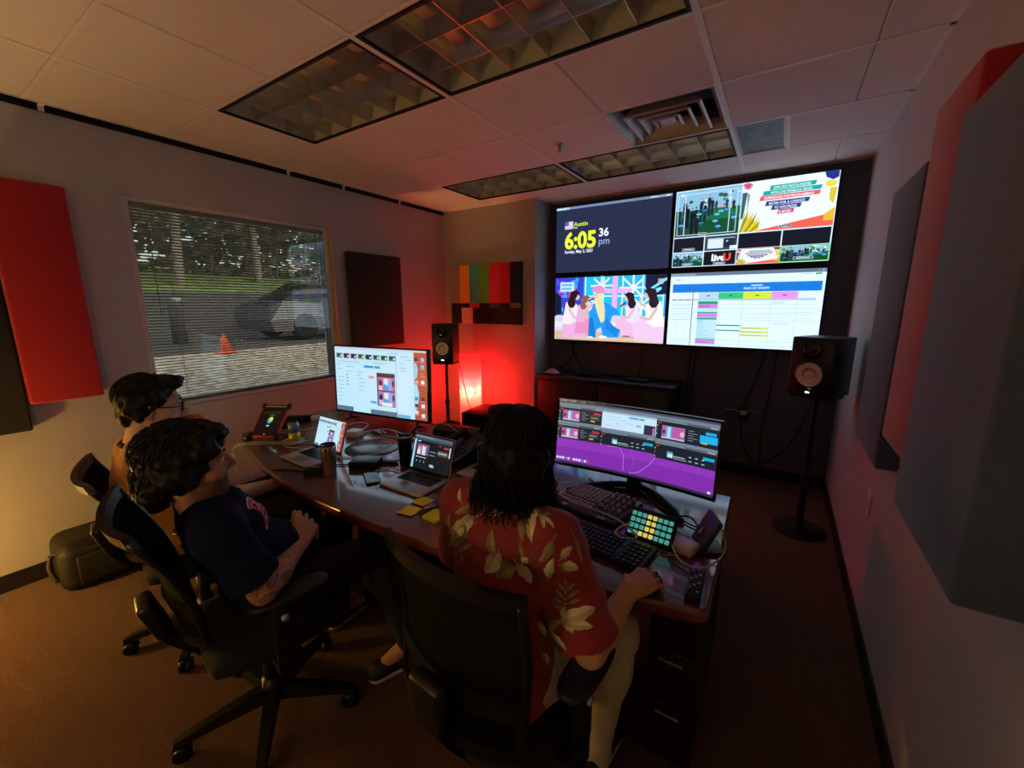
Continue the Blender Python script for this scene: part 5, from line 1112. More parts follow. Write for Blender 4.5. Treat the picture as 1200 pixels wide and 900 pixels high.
def sdf_mesh(prims, h=.0045, disp=None, pad=.02, gmat=None):
    lo, hi = bounds(prims); lo = lo-pad; hi = hi+pad; B = 8
    nb = np.ceil((hi-lo)/(h*B)).astype(int); n = nb*B
    bi = np.stack(np.meshgrid(*[np.arange(x) for x in nb], indexing='ij'), -1).reshape(-1, 3)
    bc = lo + (bi+.5)*h*B - h*.5
    D = np.stack([pdist(q, bc) for q in prims])              # prim x block
    rad = h*B*.87; kk = max(q['k'] for q in prims)
    add = [i for i, q in enumerate(prims) if not q['sub']]
    dm = D[add].min(0); act = np.abs(dm) < rad + kk + .02
    for i, q in enumerate(prims):
        if q['sub']: act |= (np.abs(D[i]) < rad+kk) & (dm < rad+kk)
    val = np.repeat(np.repeat(np.repeat(np.where(dm < 0, -1., 1.).reshape(nb), B, 0), B, 1), B, 2).astype(np.float32)
    ids = np.where(act)[0]
    off = np.stack(np.meshgrid(*[np.arange(B)]*3, indexing='ij'), -1).reshape(-1, 3)
    G = bi[ids][:, None, :]*B + off[None]                     # nblk x 512 x 3
    P = lo + G*h; d = np.full(P.shape[:2], 9.)
    for i, q in enumerate(prims):
        m = D[i][ids] < np.minimum(dm[ids], 9)+2*rad+2*q['k']+.01 if not q['sub'] else D[i][ids] < rad+2*q['k']+.01
        if not m.any(): continue
        dq = pdist(q, P[m]); d[m] = -smin(-d[m], dq, q['k']) if q['sub'] else smin(d[m], dq, q['k'])
    if disp is not None: d = d + disp(P)
    g = G.reshape(-1, 3); val[g[:, 0], g[:, 1], g[:, 2]] = d.reshape(-1)
    # surface nets
    s = val < 0
    c = np.zeros(np.array(val.shape)-1, np.int8)
    for dx in (0, 1):
        for dy in (0, 1):
            for dz in (0, 1): c += s[dx:dx+c.shape[0], dy:dy+c.shape[1], dz:dz+c.shape[2]]
    cells = np.argwhere((c > 0) & (c < 8)); idx = -np.ones(c.shape, np.int32); idx[tuple(cells.T)] = np.arange(len(cells))
    acc = np.zeros((len(cells), 3)); cnt = np.zeros(len(cells))
    cor = [(a, b, e) for a in (0, 1) for b in (0, 1) for e in (0, 1)]
    cv = {q: val[cells[:, 0]+q[0], cells[:, 1]+q[1], cells[:, 2]+q[2]] for q in cor}
    for q in cor:
        for ax in range(3):
            if q[ax]: continue
            q2 = list(q); q2[ax] = 1; q2 = tuple(q2); a, b = cv[q], cv[q2]; m = (a < 0) != (b < 0)
            t = np.where(m, a/np.where(m, a-b, 1), 0); p = np.tile(np.array(q, float), (len(cells), 1)); p[:, ax] += t
            acc[m] += p[m]; cnt += m
    vs = lo + (cells + acc/cnt[:, None])*h
    fs = []
    for ax in range(3):
        o1, o2 = [(1, 2), (2, 0), (0, 1)][ax]
        sl0 = [slice(1, -1)]*3; sl0[ax] = slice(0, -1); sl1 = list(sl0); sl1[ax] = slice(1, None)
        a, b = s[tuple(sl0)], s[tuple(sl1)]
        for flip in (False, True):
            e = np.argwhere(a & ~b if not flip else ~a & b)
            if not len(e): continue
            st = np.ones(3, int); st[ax] = 0; e = e+st
            q = []
            for d1, d2 in ((0, 0), (1, 0), (1, 1), (0, 1)):
                x = e.copy(); x[:, o1] -= d1; x[:, o2] -= d2; q.append(idx[tuple(x.T)])
            q = np.stack(q, 1); fs.append(q if not flip else q[:, ::-1])
    fs = np.concatenate(fs); fs = fs[(fs >= 0).all(1)]
    fs = fs[:, ::-1] if False else fs
    # light relaxation
    nbv = [[] for _ in ()]
    sm = np.zeros_like(vs); ct = np.zeros(len(vs))
    for i in range(4):
        a, b = fs[:, i], fs[:, (i+1) % 4]
        np.add.at(sm, a, vs[b]); np.add.at(ct, a, 1); np.add.at(sm, b, vs[a]); np.add.at(ct, b, 1)
    vs = vs*.55 + .45*sm/np.maximum(ct, 1)[:, None]
    return vs, fs
def org(name, prims, m, parent=None, h=.0045, disp=None, color=None, **kw):
    vs, fs = sdf_mesh(prims, h, disp); base = V3(parent.location) if parent is not None else np.zeros(3)
    me = bpy.data.meshes.new(name); me.vertices.add(len(vs)); me.vertices.foreach_set('co', (vs-base).astype(np.float32).ravel())
    me.loops.add(len(fs)*4); me.loops.foreach_set('vertex_index', fs.astype(np.int32).ravel())
    me.polygons.add(len(fs)); me.polygons.foreach_set('loop_start', np.arange(0, len(fs)*4, 4, dtype=np.int32)); me.polygons.foreach_set('loop_total', np.full(len(fs), 4, np.int32))
    me.polygons.foreach_set('use_smooth', np.ones(len(fs), bool)); me.materials.append(m); me.update(calc_edges=True); me.validate()
    if color is not None:
        ca = me.color_attributes.new('Col', 'FLOAT_COLOR', 'POINT'); cc = np.ones((len(vs), 4), np.float32); cc[:, :3] = color(vs); ca.data.foreach_set('color', cc.ravel())
    o = link(name, me, parent); tag(o, **kw); o['_b'] = 0; del o['_b']; return o, vs, fs
def wrinkle(amp, sc, seed):
    rs = np.random.RandomState(seed); K = rs.normal(size=(7, 3))*sc; ph = rs.uniform(0, 6.28, 7); K2 = rs.normal(size=(7, 3))*sc*.6
    def f(P):
        out = 0
        for i in range(7): out = out + np.sin(P @ K[i] + ph[i] + 1.5*np.sin(P @ K2[i]))
        return out*amp/3.
    return f
def hand(w, d, n, side, curl=(30, 35, 20), spread=6., sc=1., thumb=(.6, .7, -.35), k=.006, tcurl=(15, 20), fc=None):
    """w wrist, d finger direction, n back-of-hand normal, side +1 right hand / -1 left hand (thumb side s)"""
    w = V3(w); d = unit(d); n = V3(n); n = unit(n-d*(n @ d)); s = -side*np.cross(d, n)  # toward thumb
    out = []; offs = [.0325, .0108, -.0112, -.0315]; Lk = [.088, .092, .086, .078]; seg = [(.040, .025, .020), (.044, .028, .021), (.040, .026, .020), (.032, .020, .018)]; rr = [.0084, .0087, .0083, .0074]
    for i in range(4):
        kn = w + (d*Lk[i] + s*offs[i])*sc
        out.append(cap(w + (s*offs[i]*.55 + d*.004)*sc, kn, .0135*sc, .0115*sc, .014))
    out.append(ell(w + d*.05*sc - n*.004*sc, (.036*sc, .046*sc, .0135*sc), np.stack([s, d, n], 1), .012))
    for i in range(4):
        kn = w + (d*Lk[i] + s*offs[i])*sc; a = 0.; p = kn; cs = fc[i] if fc else curl; yaw = math.radians(spread)*(1.5-i)/1.5*.6; dd = unit(d*math.cos(yaw)+s*math.sin(yaw))
        for j, L in enumerate(seg[i]):
            a += math.radians(cs[j]); v = dd*math.cos(a) - n*math.sin(a); q = p+v*L*sc
            out.append(cap(p, q, rr[i]*(1-.08*j)*sc, rr[i]*(.92-.08*j)*sc, .004 if j == 0 else .002)); p = q
    tb = w + (d*.028 + s*.024 - n*.006)*sc; v = unit(d*thumb[0]+s*thumb[1]+n*thumb[2]); p = tb
    out.append(cap(w+d*.01*sc+s*.012*sc, tb+v*.012*sc, .014*sc, .0135*sc, .012))
    axis = np.cross(v, d); 
    for j, L in enumerate((.042, .032, .024)):
        q = p+v*L*sc; out.append(cap(p, q, (.0115-.0008*j)*sc, (.0107-.001*j)*sc, .008 if j == 0 else .004)); p = q
        if j < 2: t_ = math.radians(tcurl[j]); v = unit(v*math.cos(t_)+(d*.6-n*.6)*math.sin(t_))
    return out
def head(c, F, sc=1.):
    """c centre between the ears; F columns right, forward, up"""
    W = lambda x, y, z: V3(c)+F @ (np.array([x, y, z])*sc); E = lambda p, r, k, sub=False: ell(W(*p), np.array(r)*sc, F, k*sc, (), sub)
    o = [E((0, -.012, .04), (.075, .096, .082), .02), E((0, .03, -.02), (.062, .066, .088), .03), E((0, .022, -.075), (.054, .062, .042), .025), E((0, .068, -.100), (.026, .024, .020), .022),
         E((-.045, .05, -.03), (.025, .03, .03), .02), E((.045, .05, -.03), (.025, .03, .03), .02),
         cap(W(-.036, .080, .026), W(.036, .080, .026), .0125*sc, None, .018*sc), E((-.030, .106, .006), (.018, .018, .013), .014, True), E((.030, .106, .006), (.018, .018, .013), .014, True),
         cap(W(0, .088, .020), W(0, .114, -.026), .0065*sc, .0105*sc, .012*sc), E((-.011, .100, -.031), (.009, .011, .008), .006), E((.011, .100, -.031), (.009, .011, .008), .006),
         cap(W(-.020, .083, -.0585), W(.020, .083, -.0585), .0075*sc, None, .007*sc), cap(W(-.016, .084, -.0715), W(.016, .084, -.0715), .0085*sc, None, .007*sc), cap(W(-.020, .100, -.065), W(.020, .100, -.065), .0022*sc, None, .004*sc, (), True)]
    for s_ in (-1, 1):
        o += [E((s_*.077, -.012, -.008), (.009, .021, .032), .008), E((s_*.086, -.006, -.004), (.006, .012, .018), .005, True), E((s_*.075, -.004, -.036), (.008, .011, .010), .006)]
    return o, W
def skin_mat(name, col, spec=.35):
    m = mat(name, col, .55, namt=.09, nscale=22, bump=.2, bscale=260, spec=spec)
    b = m.node_tree.nodes['Principled BSDF']; b.inputs['Subsurface Weight'].default_value = .12; b.inputs['Subsurface Radius'].default_value = (.012, .005, .003); b.inputs['Subsurface Scale'].default_value = .5
    return m
def torso_prims(J, fat=1., g=0.):
    """J: pelvis, chest, neck, sr, sl, F (right, forward, up of chest), Fp (of pelvis)"""
    F, Fp = J['F'], J['Fp']; o = [ell(J['pelvis'], (.165*fat+g, .115*fat+g, .105+g), Fp, .05), ell((J['pelvis']*.55+J['chest']*.45)+Fp[:, 1]*.012, (.148*fat+g, .108*fat+g, .15+g), F, .06),
         ell(J['chest'], (.158*fat+g, .108*fat+g, .155+g), F, .05), cap(J['sr'], J['sl'], .062+g, None, .05)]
    return o
def arm_prims(s, e, w, sc=1.): return [cap(s, e, .052*sc, .040*sc, .03), cap(e, e+(w-e)*.35, .039*sc, .041*sc, .012), cap(e+(w-e)*.3, w, .040*sc, .0255*sc, .02)]
def leg_prims(hip, kn, an, toe, sc=1., g=0.): return [cap(hip, kn, .083*sc+g, .056*sc+g, .04), cap(kn, kn+(an-kn)*.35, .055*sc+g, .056*sc+g, .03), cap(kn+(an-kn)*.3, an, .056*sc+g, .036*sc+g, .03)]
def shoe(name, heel, toe, m_up, m_sole, parent, label=None):
    heel, toe = V3(heel), V3(toe); f = unit(toe-heel); F = frame(f, (0, 0, 1)); L = np.linalg.norm(toe-heel); z = heel[2]
    W = lambda x, y, zz: heel+F @ np.array([x, y, zz])
    o, _, _ = org(name, [cap(W(0, .035, .045), W(0, L-.05, .036), .040, .038, .02), cap(W(0, .03, .055), W(0, .045, .10), .038, .037, .03), ell(W(0, L-.05, .035), (.042, .055, .026), F, .02)], m_up, parent, .005, None, label=label)
    org('sole', [cap(W(0, .03, .012), W(0, L-.045, .012), .036, .041, .02, [((0, 0, 1), (0, 0, z+.024)), ((0, 0, -1), (0, 0, z+.001))])], m_sole, parent, .005)
    return o
def strands(name, paths, m, parent, r0=.0028, r1=.0008, seg=4):
    base = Vector(parent.location); b = MB()
    for pts in paths:
        n = len(pts); b.tube([Vector(p)-base for p in pts], [r0+(r1-r0)*(i/(n-1))**1.5 for i in range(n)], seg)
    return b.build(name, m, parent, kind='stuff')
def on_surface(bvh, pts2, org_p, t1, t2, off=.0012):
    """map planar points (a,b) around a surface point onto the surface"""
    out = []
    n = (Vector(t1).cross(Vector(t2))).normalized()
    for a, b in pts2:
        p = Vector(org_p)+Vector(t1)*a+Vector(t2)*b
        h = bvh.ray_cast(p+n*.06, -n, .16)
        if h[0] is None: h = bvh.find_nearest(p)
        out.append(h[0]+h[1]*off)
    return out
# ------------------------------------------------------------------ people
def attr_skin(name):
    m = attr_mat(name, .55, bump=.15, bscale=260); b = m.node_tree.nodes['Principled BSDF']; b.inputs['Subsurface Weight'].default_value = .1
    b.inputs['Subsurface Radius'].default_value = (.012, .005, .003); b.inputs['Subsurface Scale'].default_value = .5; b.inputs['Specular IOR Level'].default_value = .3; return m
M_SKIN = attr_skin('skin')
M_HAIR = mat('dark_brown_hair', '#0c0807', .5, namt=.4, nscale=60, spec=.22)
M_HAIR2 = mat('black_brown_hair', '#120d0b', .55, namt=.4, nscale=60, spec=.3)
M_EYE = mat('eye_white', '#d8d4d0', .2, namt=.02, nscale=9)
def skincol(base, W=None, F=None, c=None, beard=0., lips=True, extra=None):
    b = np.array(lin(base))
    def f(vs):
        col = np.tile(b, (len(vs), 1)); rs = np.sin(vs[:, 0]*140)*np.sin(vs[:, 1]*120)*np.sin(vs[:, 2]*130); col *= (1+.06*rs)[:, None]
        if c is not None:
            q = (vs-V3(c)) @ F
            if lips:
                m = (np.abs(q[:, 0]) < .024) & (q[:, 1] > .07) & (np.abs(q[:, 2]+.065) < .014); col[m] *= np.array([.85, .55, .55])
            if beard:
                jaw = np.clip((-.035-q[:, 2])/.02, 0, 1)*np.clip((q[:, 1]+.03)/.03, 0, 1)*np.clip((.145+q[:, 2])/.02, 0, 1)*(np.linalg.norm(q, axis=1) < .17)
                m = (np.abs(q[:, 0]) < .022) & (q[:, 1] > .08) & (np.abs(q[:, 2]+.065) < .010); jaw = np.where(m, .2, jaw); col *= (1-beard*jaw)[:, None]
            ear = np.abs(q[:, 0]) > .078; col[ear & (np.linalg.norm(q, axis=1) < .12)] *= np.array([1.0, .8, .75])
        if extra is not None: col = extra(vs, col)
        return np.clip(col, 0, 1)
    return f
def finish_face(P, W, F, hairm, r=.0118):
    for s_ in (-1, 1):
        m = MB(); c = Vector(W(s_*.030, .0795, .004))-Vector(P.location); Mx = Matrix.Translation(c) @ Matrix(F.tolist()).to_4x4()
        e = m.lathe([(0, -r), (r*.5, -r*.87), (r*.87, -r*.5), (r, 0), (r*.87, r*.5), (r*.5, r*.87), (0, r)], 14, Mx).build('eye', M_EYE, P)
        MB().lathe([(.0055, .0), (.004, .0022), (0, .003)], 12, Mx @ Matrix.Translation((0, r*.88, 0)) @ Matrix.Rotation(-PI/2, 4, 'X')).build('iris', M_HAIR2, e)
        b = MB().tube(spline([Vector(W(s_*.014, .094, .026))-Vector(P.location), Vector(W(s_*.032, .094, .034))-Vector(P.location), Vector(W(s_*.050, .078, .028))-Vector(P.location)], 5), [.002, .003, .0036, .0038, .004, .004, .0036, .003, .0026, .002, .001], 6); b.build('eyebrow', hairm, P)
def curls(n, c, F, rad, rng, seed, L=.05, cond=None, wob=.012, rr=.004):
    rnd = np.random.RandomState(seed); out = []
    while len(out) < n:
        v = rnd.normal(size=3); v /= np.linalg.norm(v); p = v*np.array(rad)
        if cond and not cond(p): continue
        t = np.cross(v, rnd.normal(size=3)+np.array([0, 0, -1.5])); t /= np.linalg.norm(t); dn = np.array([0, -.4, -1.]); dn = dn - v*(dn @ v)*.9; dn = dn/(np.linalg.norm(dn)+1e-6)
        pts = []; ph = rnd.uniform(0, 6.28); l = L*rnd.uniform(.6, 1.3)
        for i in range(8):
            s_ = i/7; q = p*(1.0+.05*math.sin(s_*3.14)) + dn*l*s_ + t*wob*math.sin(ph+s_*5) + v*wob*.5*math.cos(ph+s_*5)
            # keep on the volume
            k = np.linalg.norm(q/np.array(rad)); q = q/k*(1.0+.045*math.sin(ph+s_*4)); pts.append(V3(c)+F @ q)
        out.append(pts)
    return out

# ---- person in the floral shirt
PA = thing('person', 'person with long dark hair in a red floral shirt, working at the ultrawide monitor', 'person', (-.6, .86, 0))
FA = frame((.10, .99, -.04), (0, .06, 1)); J = dict(pelvis=V3((-.605, .85, .57)), chest=V3((-.592, .872, .865)), neck=V3((-.585, .875, 1.085)), sr=V3((-.432, .862, 1.012)), sl=V3((-.742, .895, 1.012)), F=FA, Fp=frame((.08, 1, 0), (0, 0, 1)))
FH = frame((.06, .985, -.16), (0, .15, 1)); hc = V3((-.568, .935, 1.193)); hp, W = head(hc, FH, .96)
er, wr = V3((-.322, .862, .742)), V3((-.287, 1.062, .797)); el_, wl = V3((-.83, .98, .76)), V3((-.66, 1.21, .795))
pa = torso_prims(J, .93, -.004) + [cap(J['neck']+(0, -.005, -.04), hc+FH @ np.array([0, -.02, -.05]), .056, .054, .03)] + hp
pa += arm_prims(J['sr'], er, wr) + arm_prims(J['sl'], el_, wl)
pa += hand(wr, (.36, .92, .04), (.08, -.1, 1), 1, (26, 38, 22), 9, 1., (.62, .62, -.45)) + hand(wl, (.6, .8, .0), (0, 0, 1), -1, (22, 26, 15), 8)
hr, hl = V3((-.515, .87, .555)), V3((-.695, .875, .555)); kr, kl = V3((-.355, 1.195, .535)), V3((-.73, 1.23, .535)); ar, al = V3((-.395, 1.135, .10)), V3((-.70, 1.17, .10))
pa += leg_prims(hr, kr, ar, None, .95, -.004) + leg_prims(hl, kl, al, None, .95, -.004) + [cap(ar, ar+(0.01, .12, -.05), .036, .03, .03), cap(al, al+(0, .12, -.05), .036, .03, .03)]
hairy = None
org('body', pa, M_SKIN, PA, .0043, None, skincol('#cf9f78', W, FH, hc))
finish_face(PA, W, FH, M_HAIR)
# shirt: loose short sleeves, collar, hem over the hips
M_SHIRT = mat('red_rayon', '#8c2226', .75, nscale=14, col2='#9c2c2c', bump=.25, bscale=600, sheen=.15)
ud = unit(er-J['sr']); cuff = J['sr']+(er-J['sr'])*.86; udl = unit(el_-J['sl']); cuffl = J['sl']+(el_-J['sl'])*.86
sh = torso_prims(J, .97, .014) + [cap(J['pelvis']+(0, -.015, .10), J['pelvis']+(0, -.012, -.06), .155, .165, .05, [((0, 0, -1), J['pelvis']+(0, 0, -.04))]),
     cap(J['sr']+(0, 0, .0), er+ud*.05, .068, .092, .03, [(ud, cuff)]), cap(J['sl'], el_+udl*.05, .068, .090, .03, [(udl, cuffl)]),
     cap(J['neck']+(-.045, -.012, -.01), J['neck']+(-.09, .0, -.06), .035, .05, .04), cap(J['neck']+(.045, -.012, -.01), J['neck']+(.09, -.01, -.06), .035, .05, .04),
     cap(cuff-ud*.03, er+ud*.08, .055, .075, .004, (), True)]
for k in range(10):
    a = R_(-150+k*30) ; a2 = R_(-150+(k+1)*30)
    f_ = lambda a_: J['neck']+FA @ np.array([math.sin(a_)*.066, -math.cos(a_)*.058+.006, .012+.012*math.cos(a_)])
    if k < 10: sh.append(cap(f_(a), f_(a2), .015, .015, .008))
# flatten the hips of the shirt so it follows the seat
shirt, sv, sf = org('floral_shirt', sh, M_SHIRT, PA, .0055, wrinkle(.0042, 34, 5), label='red short-sleeved shirt printed with cream and olive leaves')
bvh = BVHTree.FromPolygons([Vector(v) for v in sv], [tuple(f) for f in sf])
LEAVES = [(-0.466,0.752,1.176,-0.456,0.752,1.063,0.0297,0), (-0.446,0.752,1.166,-0.432,0.752,1.068,0.0304,1), (-0.491,0.752,1.166,-0.534,0.752,1.168,0.0131,0), (-0.493,0.752,1.161,-0.568,0.752,1.132,0.0151,1), (-0.493,0.752,1.157,-0.569,0.752,1.103,0.0177,0), (-0.491,0.752,1.154,-0.546,0.752,1.098,0.0174,1), (-0.487,0.752,1.154,-0.505,0.752,1.098,0.0145,0), (-0.412,0.752,1.137,-0.415,0.752,1.163,0.0099,0), (-0.409,0.752,1.136,-0.4,0.752,1.107,0.009,1), (-0.407,0.752,1.136,-0.383,0.752,1.146,0.0105,0), (-0.407,0.752,1.133,-0.376,0.752,1.116,0.0085,1), (-0.637,0.752,1.107,-0.64,0.752,1.141,0.0113,1), (-0.609,0.752,1.105,-0.658,0.752,1.071,0.0155,0), (-0.595,0.752,1.077,-0.681,0.752,1.01,0.0385,1), (-0.615,0.752,1.046,-0.681,0.752,0.971,0.0409,0), (-0.675,0.752,1.002,-0.679,0.752,1.059,0.0119,0), (-0.643,0.752,0.968,-0.606,0.752,0.998,0.0139,0), (-0.643,0.752,0.964,-0.638,0.752,0.935,0.0099,0), (-0.54,0.752,0.991,-0.543,0.752,1.056,0.021,0), (-0.527,0.752,1.002,-0.563,0.752,0.937,0.0349,1), (-0.526,0.752,0.946,-0.52,0.752,1.001,0.0208,1), (-0.522,0.752,0.944,-0.476,0.752,0.985,0.0354,0), (-0.519,0.752,0.94,-0.502,0.752,0.98,0.0194,0), (-0.473,0.752,0.996,-0.434,0.752,0.959,0.027,1), (-0.456,0.752,1.002,-0.439,0.752,1.017,0.0155,1), (-0.461,0.752,1.049,-0.454,0.752,1.014,0.0104,0), (-0.489,0.752,1.204,-0.474,0.752,1.224,0.0156,1), (-0.613,0.752,1.162,-0.581,0.752,1.173,0.014,0), (-0.415,0.752,0.855,-0.393,0.752,0.834,0.0131,1), (-0.374,0.752,0.851,-0.339,0.752,0.825,0.0138,1), (-0.401,0.752,0.78,-0.384,0.752,0.759,0.0132,1), (-0.412,0.752,0.871,-0.403,0.752,0.85,0.0085,0), (-0.369,0.738,1.098,-0.388,0.714,1.051,0.0172,0), (-0.37,0.718,1.015,-0.365,0.73,1.055,0.0172,1), (-0.351,0.74,1.057,-0.334,0.756,1.081,0.0172,1), (-0.348,0.738,1.042,-0.319,0.755,1.035,0.0185,1), (-0.333,0.763,1.107,-0.312,0.762,1.048,0.0106,0), (-0.335,0.736,0.997,-0.339,0.738,1.015,0.0066,0), (-0.336,0.733,0.987,-0.349,0.729,1.004,0.0073,0), (-0.333,0.735,0.987,-0.32,0.747,1.004,0.0073,0), (-0.336,0.73,0.971,-0.352,0.724,0.991,0.0073,0), (-0.331,0.733,0.972,-0.312,0.749,0.989,0.0073,0), (-0.336,0.727,0.961,-0.354,0.719,0.976,0.0073,0), (-0.33,0.731,0.961,-0.307,0.748,0.969,0.0073,0), (-0.336,0.726,0.954,-0.354,0.715,0.956,0.0073,0), (-0.336,0.719,0.924,-0.28,0.761,0.95,0.029,1), (-0.333,0.72,0.919,-0.28,0.752,0.911,0.0198,1), (-0.351,0.7,0.883,-0.34,0.716,0.924,0.0238,0), (-0.332,0.722,0.928,-0.333,0.728,0.952,0.0119,1), (-0.333,0.72,0.919,-0.312,0.729,0.899,0.0132,1), (-0.352,0.718,0.964,-0.333,0.724,0.938,0.0079,0)]
lm = MB(); lcol = []
CR, OL, CR2, OL2 = lin('#efe6b6'), lin('#8d8250'), lin('#cbbf86'), lin('#aa9d62')
o_ = Vector((0, 0, 1.6)); basep = Vector(PA.location)
def snap(p):
    d = (Vector(p)-o_).normalized(); h = bvh.ray_cast(o_, d, 3.); return (h[0], h[1]) if h[0] is not None else bvh.find_nearest(Vector(p))[:2]
for (ax, ay, az, bx, by, bz, w, kind) in LEAVES:
    A, nA = snap((ax, ay, az)); B, nB = snap((bx, by, bz))
    if (A-B).length > .22: continue
    w *= 1.25; n = (nA+nB).normalized(); t1 = (B-A); Lf = t1.length
    if Lf < .004: continue
    t1 = t1/Lf; t2 = n.cross(t1).normalized(); Lf *= 1.08; ns = 9
    for half in (-1, 1):
        pts = []
        for i in range(ns+1):
            t = i/ns; ww = w*.5*(math.sin(PI*min(1, t**.75))**.75)*(1+.14*math.sin(t*18+half)) if 0 < t < 1 else 0; bend = .06*Lf*math.sin(PI*t)
            pts += [(t*Lf, bend), (t*Lf, bend+half*ww)]
        P_ = []
        for a, b in pts:
            q = A+t1*a+t2*b; h = bvh.find_nearest(q); P_.append(h[0]+h[1]*.0016-basep)
        c = (CR if half > 0 else CR2) if kind else (OL if half > 0 else OL2)
        fs = [(2*i, 2*i+2, 2*i+3, 2*i+1) if half < 0 else (2*i, 2*i+1, 2*i+3, 2*i+2) for i in range(ns)]
        lm.add(P_, fs, True)
        for i in range(ns): lcol.append(tuple(x*(1-.35*max(0, 1-i/3.)) for x in c))
    # stem
    q0 = A-t1*Lf*.22; h0 = bvh.find_nearest(q0); s0 = h0[0]+h0[1]*.0014-basep; s1 = A+nA*.0014-basep
    lm.add([s0-t2*.0008, s0+t2*.0008, s1+t2*.0011, s1-t2*.0011], [(0, 1, 2, 3)], True); lcol.append(CR2)
lo_ = lm.build('leaf_print', attr_mat('leaf_print_ink', .8), shirt, label='cream and olive leaf print', kind='stuff'); lo_.location = (0, 0, 0)
ca = lo_.data.color_attributes.new('Col', 'FLOAT_COLOR', 'CORNER'); buf = []
for p_, c in zip(lo_.data.polygons, lcol): buf += [*c, 1.]*len(p_.vertices)
ca.data.foreach_set('color', buf)
M_TRA = mat('cream_trousers', '#cfc6ae', .85, namt=.06, nscale=30, bump=.3, bscale=400)
org('trousers', leg_prims(hr, kr, ar, None, .98, .012) + leg_prims(hl, kl, al, None, .98, .012) + [ell(J['pelvis'], (.168, .122, .10), J['Fp'], .05), cap(ar+(0, 0, .1), ar+(0, 0, -.02), .055, .058, .02, [((0, 0, -1), ar+(0, 0, -.03))])], M_TRA, PA, .006, wrinkle(.0035, 40, 8))
M_SNK = mat('dark_shoe', '#17171a', .6, namt=.15, nscale=40); M_SOLE = mat('white_sole', '#c8c2b8', .6, namt=.05, nscale=20)
shoe('shoe', ar+(0, -.06, -.099), ar+(.02, .20, -.099), M_SNK, M_SOLE, PA); shoe('shoe', al+(0, -.06, -.099), al+(-.02, .20, -.099), M_SNK, M_SOLE, PA)
# long wavy hair
H = lambda p, r, k=.03: ell(W(*p), r, FH, k)
org('hair', [H((0, -.022, .048), (.083, .104, .090)), cap(W(-.055, -.04, .0), W(-.070, -.045, -.105), .042, .030, .04), cap(W(.055, -.04, .0), W(.072, -.04, -.105), .042, .030, .04), cap(W(0, -.075, .0), W(0, -.085, -.11), .048, .030, .05), cap(W(-.03, -.07, 0), W(-.04, -.08, -.11), .045, .028, .05), cap(W(.03, -.07, 0), W(.045, -.075, -.11), .045, .028, .05)], M_HAIR, PA, .006, wrinkle(.003, 90, 3))
rnd = np.random.RandomState(11); paths = []
for k in range(640):
    ph = R_(rnd.uniform(58, 302)); a0 = rnd.uniform(.0, .9); rs = rnd.uniform(.99, 1.10); zend = -rnd.uniform(.09, .165); pts = []; e = np.array([math.sin(ph), math.cos(ph)]); tan = np.array([e[1], -e[0]]); w0 = rnd.uniform(0, 6.28); wa = rnd.uniform(.004, .018); fr_ = rnd.uniform(28, 48)
    rad = np.array([.088, .108]); N = 16
    for i in range(N):
        s_ = i/(N-1)
        if s_ < .45:
            th = a0+(1.62-a0)*(s_/.45); r2 = math.sin(th); z = math.cos(th)*.094+.048; xy = e*rad*r2*rs
        else:
            u_ = (s_-.45)/.55; z = .043+(zend-.043)*u_; sp = rs*(1-.06*math.sin(u_*PI)+.22*u_*u_); xy = e*rad*sp
        wv_ = wa*max(0, s_-.3)*1.6; x_ = xy + tan*wv_*math.sin(w0+z*fr_*2.2) + e*wv_*.7*math.cos(w0+z*fr_*2.2); pts.append(W(x_[0], x_[1]-.022, z))
    paths.append(pts)
strands('hair_strands', paths, M_HAIR, PA, .0030, .0010, 4)

# ---- person in the navy shirt
PB = thing('person', 'person with thick dark hair in a navy shirt, hands clasped, leaning back', 'person', (-1.54, .64, 0))
FB = frame((.22, .95, .24), (.0, -.35, 1)); J = dict(pelvis=V3((-1.56, .675, .565)), chest=V3((-1.535, .57, .82)), neck=V3((-1.512, .503, 1.0)), sr=V3((-1.362, .478, .925)), sl=V3((-1.668, .548, .925)), F=FB, Fp=frame((.2, .98, .1), (0, -.1, 1)))
FH = frame((.31, .95, .02), (.02, -.05, 1)); hc = V3((-1.502, .478, 1.115)); hp, W = head(hc, FH, 1.0)
er, wr = V3((-1.302, .555, .705)), V3((-1.462, .772, .70)); el_, wl = V3((-1.80, .64, .72)), V3((-1.655, .79, .71))
pb = torso_prims(J, .98, -.004) + [cap(J['neck']+(0, .0, -.05), hc+FH @ np.array([0, -.015, -.05]), .060, .056, .03)] + hp + arm_prims(J['sr'], er, wr, 1.05) + arm_prims(J['sl'], el_, wl, 1.05)
pb += hand(wr+(0, .0, .008), (-.60, .70, .30), (.62, .12, .78), 1, (30, 42, 30), 12, 1.10, (.85, .35, .12), fc=[(14, 30, 26), (22, 36, 28), (28, 40, 28), (34, 44, 28)])
pb += hand(wl+(-.005, .01, -.012), (.80, .52, .05), (-.25, .55, .80), -1, (14, 30, 40), 12, 1.08, (.8, .3, .35))
hr, hl = V3((-1.465, .70, .555)), V3((-1.655, .72, .555)); kr, kl = V3((-1.40, 1.07, .545)), V3((-1.72, 1.09, .545)); ar, al = V3((-1.262, 1.10, .11)), V3((-1.74, 1.08, .10))
pb += leg_prims(hr, kr, ar, None, .98, -.004) + leg_prims(hl, kl, al, None, .98, -.004) + [cap(ar, ar+(-.05, -.10, -.06), .036, .03, .03), cap(al, al+(0, .12, -.05), .036, .03, .03)]
